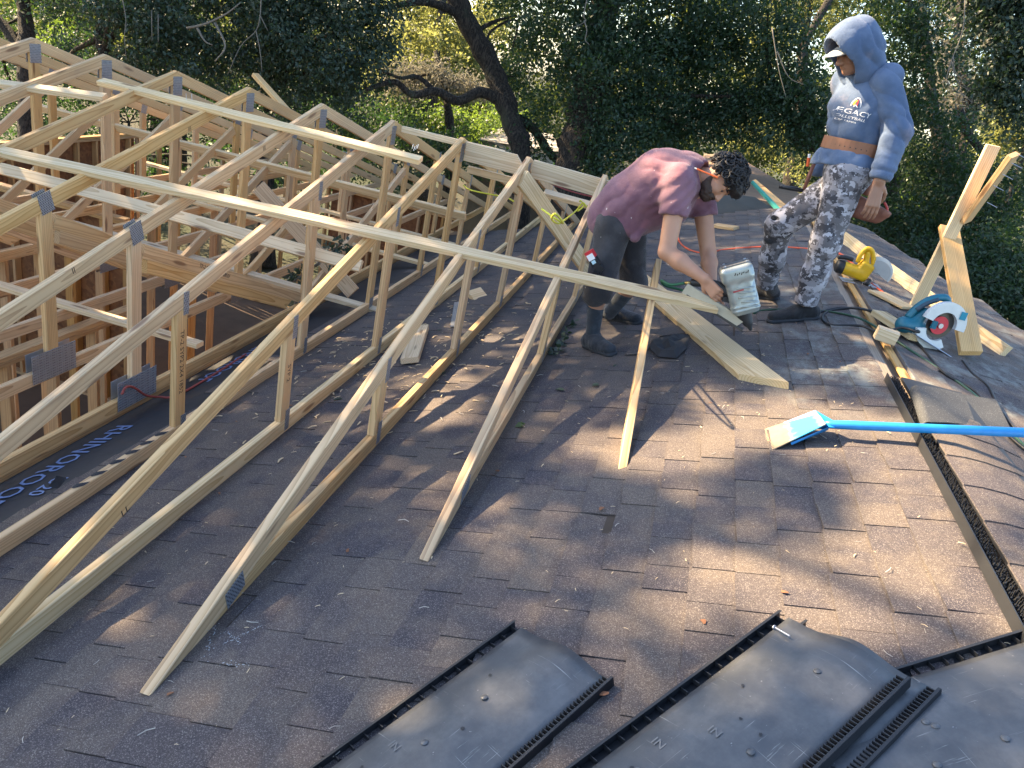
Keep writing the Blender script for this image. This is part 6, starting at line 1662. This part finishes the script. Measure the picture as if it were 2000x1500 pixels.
hose = MB(); hose.tube(spline([(0.254,4.480,0.584), (0.176,4.500,0.548), (0.117,4.550,0.546), (0.152,4.600,0.510), (0.250,4.620,0.504), (0.325,4.580,0.495), (0.540,5.577,0.201)], 6), .0085, 7)
props(hose.build('air_hose', plain('green_hose', (.02, .11, .05), .5), None, True), 'green air hose curling from the nail gun over the tapered board', 'hose')
mb = MB(); pts = [V(p) for p in ((0.312,4.620,0.535), (0.411,4.600,0.486), (0.496,4.580,0.441))]
for i in range(9): mb.box(pts[0].lerp(pts[2], i / 8), (.016, .016, .016))
props(mb.build('nail_strip', 'steel'), 'strip of nails showing below the tan magazine of the nail gun', 'nails')

# ================================================================ circular saws
def disc(mb, c, n, r0, r1, th, a0=0, a1=2 * math.pi, k=36, ref=(0, 0, 1)):
    n = V(n).normalized(); u = V(ref); u = (u - n * u.dot(n)).normalized(); w_ = n.cross(u); c = V(c); vv = []
    for i in range(k + 1):
        a_ = a0 + (a1 - a0) * i / k; d = u * math.cos(a_) + w_ * math.sin(a_)
        for r, h in ((r0, 0), (r1, 0), (r1, th), (r0, th)): vv.append(c + d * r + n * h)
    ff = [(4 * i + j, 4 * i + (j + 1) % 4, 4 * i + 4 + (j + 1) % 4, 4 * i + 4 + j) for i in range(k) for j in range(4)] + [(3, 2, 1, 0), (4 * k, 4 * k + 1, 4 * k + 2, 4 * k + 3)]
    return mb.add(vv, ff)
def saw_yellow():
    o = V((1.654,6.424,0.536)); s = thing('circular_saw', o, 'yellow circular saw beside the open ridge slot', 'circular saw')
    S = lambda u, v, y: V((1.654,6.424,0.536)) + V(((u) * .0049, y, (-v) * .0049))
    Yp = plain('yellow_plastic', (.72, .42, .01), .45)
    B = lambda u, v, y: o + V((u * .0048 + v * -.0008, y, v * .0048))
    def box_(P, c, h, r, ang=0.):
        q = P - A(tuple(c)); ca, sa = math.cos(ang), math.sin(ang)
        q = np.stack([q[:, 0] * ca + q[:, 2] * sa, q[:, 1], -q[:, 0] * sa + q[:, 2] * ca], 1); d = np.abs(q) - (A(h) - r)
        return np.sqrt((np.maximum(d, 0) ** 2).sum(1)) + np.minimum(d.max(1), 0) - r
    def motor(P):
        d = sU(.012, cap(P, tuple(B(-22, 12, 0)), tuple(B(6, 10, 0)), .052, .056), box_(P, B(12, 14, .01), (.055, .06, .075), .02, -.25), box_(P, B(14, 33, .01), (.022, .03, .075), .018, .22))
        return d + .002 * np.sin(P[:, 0] * 330) * (P[:, 0] < B(-4, 0, 0).x)
    smesh([(motor, *bb([B(-22, 12, 0), B(20, 40, 0), B(16, 0, 0)], .10), .0075)], 'motor_housing', Yp, s)
    mb = MB(); mb.tube(spline([B(0, 26, 0), B(3, 40, 0), B(10, 51, 0), B(19, 50, 0), B(24, 38, 0), B(25, 26, 0)], 5), [.019] * 26, 8); mb.build('handle', Yp, s, True)
    mb = MB(); mb.tube([B(-33, 12, 0), B(-30, 12, 0), B(-21, 12, 0)], [.044, .054, .056], 14); mb.build('end_cap', 'black', s, True)
    mb = MB(); mb.tube(spline([B(-32, 27, 0), B(-20, 29, 0), B(-8, 28, 0)], 4), .018, 8); mb.build('rear_grip', 'black', s, True)
    nrm = (-.35, -.9, .1); c = B(34, 17, .02)
    mb = MB(); disc(mb, c, nrm, .05, .125, .045, math.pi * -.62, math.pi * .55); mb.build('blade_guard', plain('pale_metal_guard', (.46, .50, .54), .35, .4), s)
    mb = MB(); disc(mb, c + V((.012, -.012, 0)), nrm, .0, .098, .05, math.pi * -.62, math.pi * .55); mb.build('guard_face', plain('grey_guard_rim', (.34, .36, .38), .4, .4), s)
    mb = MB(); mb.tube([B(16, -3, -.10), B(22, 3, -.06)], .024, 10); mb.build('knob', 'black', s, True)
    beam('base_plate', B(-22, -7, -.02), B(42, -4, -.02), .15, .006, (0, 1, 0), 'steel', s)
saw_yellow()
def saw_teal():
    o = V((1.945,5.115,0.478)); s = thing('circular_saw', o, 'blue green circular saw with white guard and red blade by the stick brace', 'circular saw')
    T_ = plain('blue_green_plastic', (.012, .13, .19), .4)
    K = .0033
    Ux = V((.96, .27, -.03)); Uz = V((-.05, 0, 1)); Un = V((.30, -.93, .05))
    B = lambda u, v, y=0.: V((1.866,4.930,0.636)) + Ux * (u * K) + Uz * (-v * K) - Un * y     # u, v from the blade centre, y behind it
    def body(P):
        return sU(.03, cap(P, tuple(B(-62, 18, .05)), tuple(B(-28, 20, .05)), .052, .05), cap(P, tuple(B(-44, 12, .06)), tuple(B(-30, -14, .05)), .045, .03))
    smesh([(body, *bb([B(-62, 18, .05), B(-28, 20, .05), B(-30, -20, .05)], .09), .008)], 'motor_housing', T_, s)
    mb = MB(); mb.tube(spline([B(-58, 4, .06), B(-44, -22, .06), B(-22, -42, .06), B(2, -48, .06), B(10, -34, .06), B(6, -18, .05)], 6), [.024] * 31, 10); mb.build('handle', T_, s, True)
    mb = MB(); mb.tube(spline([B(-50, -14, .045), B(-36, -30, .045), B(-16, -43, .045)], 5), .017, 8); mb.build('grip_pad', plain('dark_teal_rubber', (.03, .06, .09), .6), s, True)
    Wg = plain('white_guard_metal', (.62, .65, .66), .4, .2)
    c = B(0, 0, 0)
    mb = MB(); disc(mb, c, Un, .085, .150, .028, math.radians(-100), math.radians(75), 40, Uz); mb.build('upper_guard', Wg, s)
    mb = MB(); disc(mb, B(-6, 8, .0), Un, .080, .140, .02, math.radians(95), math.radians(215), 30, Uz); mb.build('lower_guard', Wg, s)
    mb = MB(); disc(mb, B(0, 0, .012), Un, .0, .092, .002, k=40); mb.build('blade', plain('dark_saw_blade', (.10, .095, .09), .35, .7), s)
    mb = MB(); disc(mb, B(-4, 2, -.004), Un, .0, .058, .004, k=32); mb.build('blade_center', plain('red_blade_paint', (.62, .03, .05), .4), s)
    mb = MB(); disc(mb, B(-4, 2, -.012), Un, .0, .016, .012, k=16); mb.build('arbor', 'steel', s)
    beam('base_plate', B(-56, 26, -.05), B(46, 58, -.06), .05, .006, Un, 'steel', s)
    mb = MB(); mb.box(B(-20, 2, -.03), (.03, .02, .05)); mb.build('lever', T_, s)
    mb = MB(); mb.box(B(30, -26, -.031), (.035, .004, .05)); mb.build('badge', plain('teal_badge', (.02, .25, .36), .5), s)
saw_teal()

# ================================================================ cords, ropes, wire
def cord(pts, r, m, name, label, cat, closed=False):
    mb = MB(); s_ = spline(pts, 7); mb.tube(s_, r, 7); return props(mb.build(name, m, None, True), label, cat)
M['blackcord'] = plain('black_cord', (.016, .017, .02), .5)
cord([(1.215,5.306,0.420), (1.384,5.421,0.476), (1.526,5.339,0.524), (1.727,5.377,0.520), (1.726,4.825,0.580), (1.632,4.864,0.568), (1.514,4.810,0.517), (1.429,4.970,0.492), (1.274,5.007,0.440), (1.241,5.172,0.428), (1.316,5.353,0.454), (1.503,5.384,0.516), (1.643,5.229,0.514), (1.763,4.894,0.498), (1.784,4.411,0.482), (1.910,4.218,0.469), (1.862,3.678,0.468), (1.922,3.406,0.458)], .0085, 'blackcord', 'power_cord', 'black cord looping from the standing shoe to the blue green saw', 'cord')
cord([(2.044,4.847,0.467), (2.029,4.612,0.464), (2.059,4.437,0.458), (1.989,4.083,0.457), (1.967,3.780,0.453), (2.034,3.610,0.445)], .009, 'blackcord', 'power_cord', 'thick black cable running off down the right edge', 'cord')
cord([(1.764,6.290,0.519), (1.784,6.006,0.512), (1.934,5.995,0.515), (1.998,5.863,0.508), (1.992,5.659,0.524)], .007, 'blackcord', 'power_cord', 'thin black cord behind the wood scraps at the ridge', 'cord')
M['orange'] = plain('orange_cord', (.62, .09, .035), .5)
cord([(0.232,9.573,0.098), (0.277,8.523,0.105), (0.382,7.968,0.140), (0.529,7.720,0.189), (0.746,7.827,0.262), (1.122,7.818,0.389), (1.459,7.578,0.502), (1.652,7.353,0.566), (1.782,7.146,0.531), (1.808,6.492,0.516), (1.856,6.229,0.508), (1.889,5.972,0.500)], .010, 'orange', 'extension_cord', 'orange extension cord crossing the roof behind both workers', 'cord')
cord([(0.833,5.377,0.292), (0.898,5.448,0.313), (1.063,5.443,0.369), (1.250,5.379,0.431), (1.458,5.133,0.501), (1.629,4.735,0.498), (1.772,4.464,0.481), (1.885,4.180,0.467), (1.908,3.791,0.458), (1.933,3.479,0.450)], .0075, plain('dark_green_hose', (.02, .075, .045), .5), 'air_hose', 'dark green air hose trailing along the ridge to the right', 'hose')
M['yellow'] = plain('yellow_rope_fibre', (.62, .60, .05), .6)
cord([(-0.700,4.491,0.800), (-0.600,4.386,0.787), (-0.550,4.480,0.750), (-0.500,3.681,0.939), (-0.550,3.955,0.857), (-0.600,4.582,0.721), (-0.600,4.862,0.690), (-0.682,6.300,0.547), (-0.678,6.300,0.618), (-0.638,6.300,0.584), (-0.668,6.200,0.547), (-0.642,6.200,0.622), (-0.600,6.200,0.594)], .006, 'yellow', 'rope', 'yellow rope coiled beside the bent worker', 'rope')
cord([(-2.000,7.426,0.305), (-1.750,6.838,0.382), (-1.400,6.674,0.425), (-1.200,6.119,0.510)], .007, 'yellow', 'rope', 'yellow rope end lying over the far rafters', 'rope')
cord([(-4.187,6.200,-1.959), (-3.988,6.500,-1.842), (-3.819,6.800,-1.684), (-3.690,7.200,-1.507)], .007, 'yellow', 'string_line', 'yellow string line stretched over the dark floor opening', 'string')
cord([(-2.870,3.563,-0.763), (-2.870,3.600,-0.728), (-2.870,3.673,-0.761), (-2.860,3.771,-0.853), (-2.850,3.884,-0.909), (-2.781,3.974,-0.913), (-2.778,4.409,-0.917), (-2.803,4.856,-0.926)], .008, plain('dark_red_wire', (.28, .05, .04), .5), 'wire', 'dark red wire draped over the bent splice plate', 'wire')
cord([(-0.994,6.330,0.698), (-0.798,6.330,0.671), (-0.574,6.330,0.669)], .006, plain('red_cord', (.25, .05, .05), .6), 'wire', 'red cord under the long ridge board left of the bent worker', 'wire')

# ================================================================ torn felt, strap, vines, litter
def rag(name, pts, h, m, label, cat, seed, amp=.02):
    rr = random.Random(seed); c = V((0, 0, 0)); pts = [V(p) for p in pts]
    for p in pts: c += p / len(pts)
    n_ = len(pts); mb = MB(); vv = [c + RN * (h + amp)]; 
    for k_ in (.33, .66, 1.0):
        for p in pts: vv.append(c.lerp(p, k_ * rr.uniform(.85, 1.1)) + RN * (h + rr.uniform(0, amp) * (1.3 - k_ * .8)))
    ff = [(0, 1 + i, 1 + (i + 1) % n_) for i in range(n_)]
    for r_ in range(2): ff += [(1 + r_ * n_ + i, 1 + (r_ + 1) * n_ + i, 1 + (r_ + 1) * n_ + (i + 1) % n_, 1 + r_ * n_ + (i + 1) % n_) for i in range(n_)]
    mb.add(vv, ff); o = mb.build(name, m); 
    md = o.modifiers.new('thick', 'SOLIDIFY'); md.thickness = .004
    return props(o, label, cat)
rag('torn_felt', [(0.176,4.584,0.059), (0.178,4.778,0.060), (0.233,4.861,0.078), (0.327,4.953,0.110), (0.409,4.883,0.137), (0.401,4.610,0.135), (0.345,4.406,0.116), (0.235,4.417,0.079)], .012, 'felt', 'crumpled black torn felt on the shingles beside the single rafter', 'felt', 3, .05)
rag('torn_felt', [(0.045,4.547,0.015), (0.065,4.838,0.022), (0.130,5.067,0.044), (0.255,5.148,0.086), (0.357,5.132,0.120), (0.376,4.946,0.126), (0.232,4.885,0.078), (0.142,4.486,0.047)], .014, 'shingle', 'lifted torn shingle between the worker shoes and the tapered board', 'shingle', 8, .015)
rag('torn_felt', [(-2.300,2.395,-0.604), (-2.300,2.432,-0.587), (-2.300,2.497,-0.613), (-2.280,2.474,-0.627), (-2.280,2.425,-0.632)], .03, 'felt', 'black felt scrap draped over the bottom chord at the left', 'felt', 5, .03)
for i, (u0, v0) in enumerate(((0,0),)):
    pass
mk_ = [(-2.310,2.592,-0.614), (-2.310,2.713,-0.612), (-2.310,2.842,-0.613), (-2.310,2.955,-0.614), (-2.310,3.067,-0.615), (-2.310,3.185,-0.616)]
mb = MB()
for i, p in enumerate(mk_):
    p = V(p); p.z = TA * -2.31 + .014 + .0895; x0 = -2.31
    mb.add([(x0 - .0185, p.y - .05, p.z), (x0 - .002, p.y - .055, p.z + .003), (x0 + .0185, p.y - .012, p.z + .001), (x0 + .0185, p.y + .03, p.z + .001), (x0 - .004, p.y + .0, p.z + .003), (x0 - .0185, p.y - .01, p.z)], [(0, 1, 4, 5), (1, 2, 3, 4)])
props(mb.build('felt_and_tooth_shadows', 'felt', None), kind='stuff')  # torn felt and shadows of plate teeth, drawn together as dark strips
st = thing('metal_strap', (-1.321,5.398,-0.443), 'bent galvanised strap lying behind a web post on the shingles', 'metal strap')
beam('strap', (-1.326,5.363,-0.425), (-1.521,6.132,-0.480), .05, .002, (1, 0, .3), 'galv', st)
# fallen branch with leaves on the braces
fb = thing('leafy_branch', (-2.773,6.200,-0.393), 'cut leafy branch hanging in the trusses behind the middle rafters', 'branch')
mb = MB()
for p in ([(-2.953,6.200,-0.540), (-2.823,6.200,-0.406), (-2.691,6.200,-0.227)], [(-2.823,6.200,-0.406), (-2.603,6.150,-0.339)], [(-3.253,6.300,-0.848), (-3.033,6.250,-0.622), (-2.890,6.200,-0.498)]): mb.tube(spline(p, 4), .009, 6)
mb.build('stem', 'twig', fb, True)
cs = [(-2.806,6.200,-0.329), (-2.711,6.200,-0.270), (-2.748,6.200,-0.387), (-2.668,6.180,-0.337), (-2.818,6.200,-0.445), (-3.183,6.300,-0.725), (-3.109,6.300,-0.654), (-3.255,6.300,-0.822)]
me = leaf_mesh([np.array(c) for c in cs], [(.09, .08, .07)] * 5 + [(.05, .05, .05)] * 3, 34, .055, .5, .55); me.transform(Matrix.Translation(-fb.location)); link('leaves', me, M['leafb'], fb, mw=Matrix.Translation(fb.location))
# ivy sprigs against the small truss
iv_ = thing('ivy_sprig', (-0.396,4.935,-0.133), 'green ivy sprigs growing along the foot of the smallest truss', 'vine')
cs = [np.array(p) for p in ((-0.405,5.263,-0.106), (-0.417,5.030,-0.110), (-0.415,4.811,-0.109), (-0.426,4.654,-0.113), (-0.438,4.597,-0.127))]
me = leaf_mesh(cs, [(.03, .055, .025)] * 5, 13, .05, .9, .8); me.transform(Matrix.Translation(-iv_.location)); link('leaves', me, M['leafb'], iv_, mw=Matrix.Translation(iv_.location))
# litter: splinters, dead leaves, pine needles
def litter(name, n, pick, size, m, hlo=.012, hhi=.02, seed=1, aspect=.14, curlz=.10):
    rr = random.Random(seed); mb = MB()
    for _ in range(n):
        x, y = pick(rr); ln = size * rr.uniform(.4, 1.5); a_ = rr.uniform(0, 6.28); wv_ = ln * aspect * rr.uniform(.6, 1.6)
        d = RU * math.cos(a_) + V((0, 1, 0)) * math.sin(a_); s_ = RN.cross(d); p = roof(x, y, rr.uniform(hlo, hhi)); b_ = rr.uniform(-curlz, curlz) * ln
        mid = p + d * ln * .5 + s_ * b_ + RN * ln * .06
        vv = [p + s_ * wv_ * .5, p - s_ * wv_ * .5, mid - s_ * wv_ * .5, mid + s_ * wv_ * .5, p + d * ln + s_ * wv_ * .2, p + d * ln - s_ * wv_ * .2]
        vv += [v + RN * ln * .05 for v in vv]
        mb.add(vv, [(6, 7, 8, 9), (9, 8, 11, 10), (0, 3, 2, 1), (3, 4, 5, 2), (0, 6, 9, 3), (3, 9, 10, 4), (1, 2, 8, 7), (2, 5, 11, 8), (0, 1, 7, 6), (4, 10, 11, 5)])
    return props(mb.build(name, m, None), kind='stuff')
def pk1(r):
    while True:
        x, y = r.gauss(-1.5, .45), r.gauss(4.9, .9)
        if -2.4 < x < -.6 and y > 3: return x, y
M['chip'] = plain('splintered_pine', (.58, .45, .28), .8)
litter('wood_chips', 420, pk1, .035, 'chip', seed=2)
litter('wood_chips', 420, lambda r: (r.uniform(-2.4, 1.3), r.uniform(1.2, 7.5)), .014, 'chip', seed=3)
litter('wood_chips', 60, lambda r: (r.gauss(.5, .5), r.gauss(4.2, .6)), .02, 'chip', seed=4)
M['deadleaf'] = plain('dry_brown_leaf', (.20, .085, .04), .8, 0, .4)
litter('dead_leaves', 40, lambda r: (r.uniform(-2.4, 1.3), r.uniform(1.2, 8)), .018, 'deadleaf', seed=5, aspect=.45)
litter('green_leaves', 14, lambda r: (r.uniform(-1.6, .4), r.uniform(3, 5.6)), .035, 'leafb', seed=6, aspect=.6)
M['needle'] = plain('pale_twiglet', (.50, .46, .40), .8)
litter('twiglets', 90, lambda r: (r.uniform(-2.2, 1.2), r.uniform(1.2, 6)), .035, 'needle', seed=7, aspect=.04, curlz=.16)
for u, v in ((1030,822),):
    me = leaf_mesh([np.array((-0.371,3.444,-0.104))], [(.02, .02, .004)], 2, .06, 2, .7); props(link('fallen_leaf', me, M['leafg']), 'single green leaf on the shaded shingles right of the smallest truss', 'leaf')

# stamps on the lumber: short rows of black print on the faces of posts and chords
def stamp(txt, p, xd, yd, size, label=None):
    me = text_mesh(txt, size, .0002); p = V(p); x = V(xd).normalized(); y = V(yd); y = (y - x * y.dot(x)).normalized(); z = x.cross(y)
    F = Matrix(((x.x, y.x, z.x, p.x), (x.y, y.y, z.y, p.y), (x.z, y.z, z.z, p.z), (0, 0, 0, 1)))
    return me, F
def stamp_on(tx, txt, y, z, ang, size, nm='stamp'):
    t = [o for o in COL.objects if o.name.split('.')[0] in ('roof_truss', 'valley_truss') and o.type == 'EMPTY' and abs(o.location.x - tx) < .02][0]
    d = (0, math.cos(ang), math.sin(ang)); u = (0, -math.sin(ang), math.cos(ang))
    me, F = stamp(txt, (tx + .0196, y, z), d, u, size)
    link('stamp', me, M['ink'], t, mw=F)
stamp_on(-2.31, 'TP-2 SYP2 2X4 1852', 3.31, -.28, -math.pi / 2, .045)
stamp_on(-1.70, 'SYP 2', 3.36, -.18, -math.pi / 2, .045)
for x in (-2.92, -3.53):
    a_ = math.atan2(-.93, 2.05)
    stamp_on(x, 'TP-2 SYP2 KD-HT 2850F', 4.55, -.20, a_, .040)
    stamp_on(x, 'II', 3.25, .10, AN, .05); stamp_on(x, 'III', 5.1, .62, AN, .05)
stamp_on(-3.53, 'TP-2 SYP', 5.0, -.40, math.atan2(-.93, 2.05), .04)
stamp_on(-2.31, 'II', 4.3, .40, AN, .05); stamp_on(-1.70, 'LL', 2.1, -.30, AN, .05)
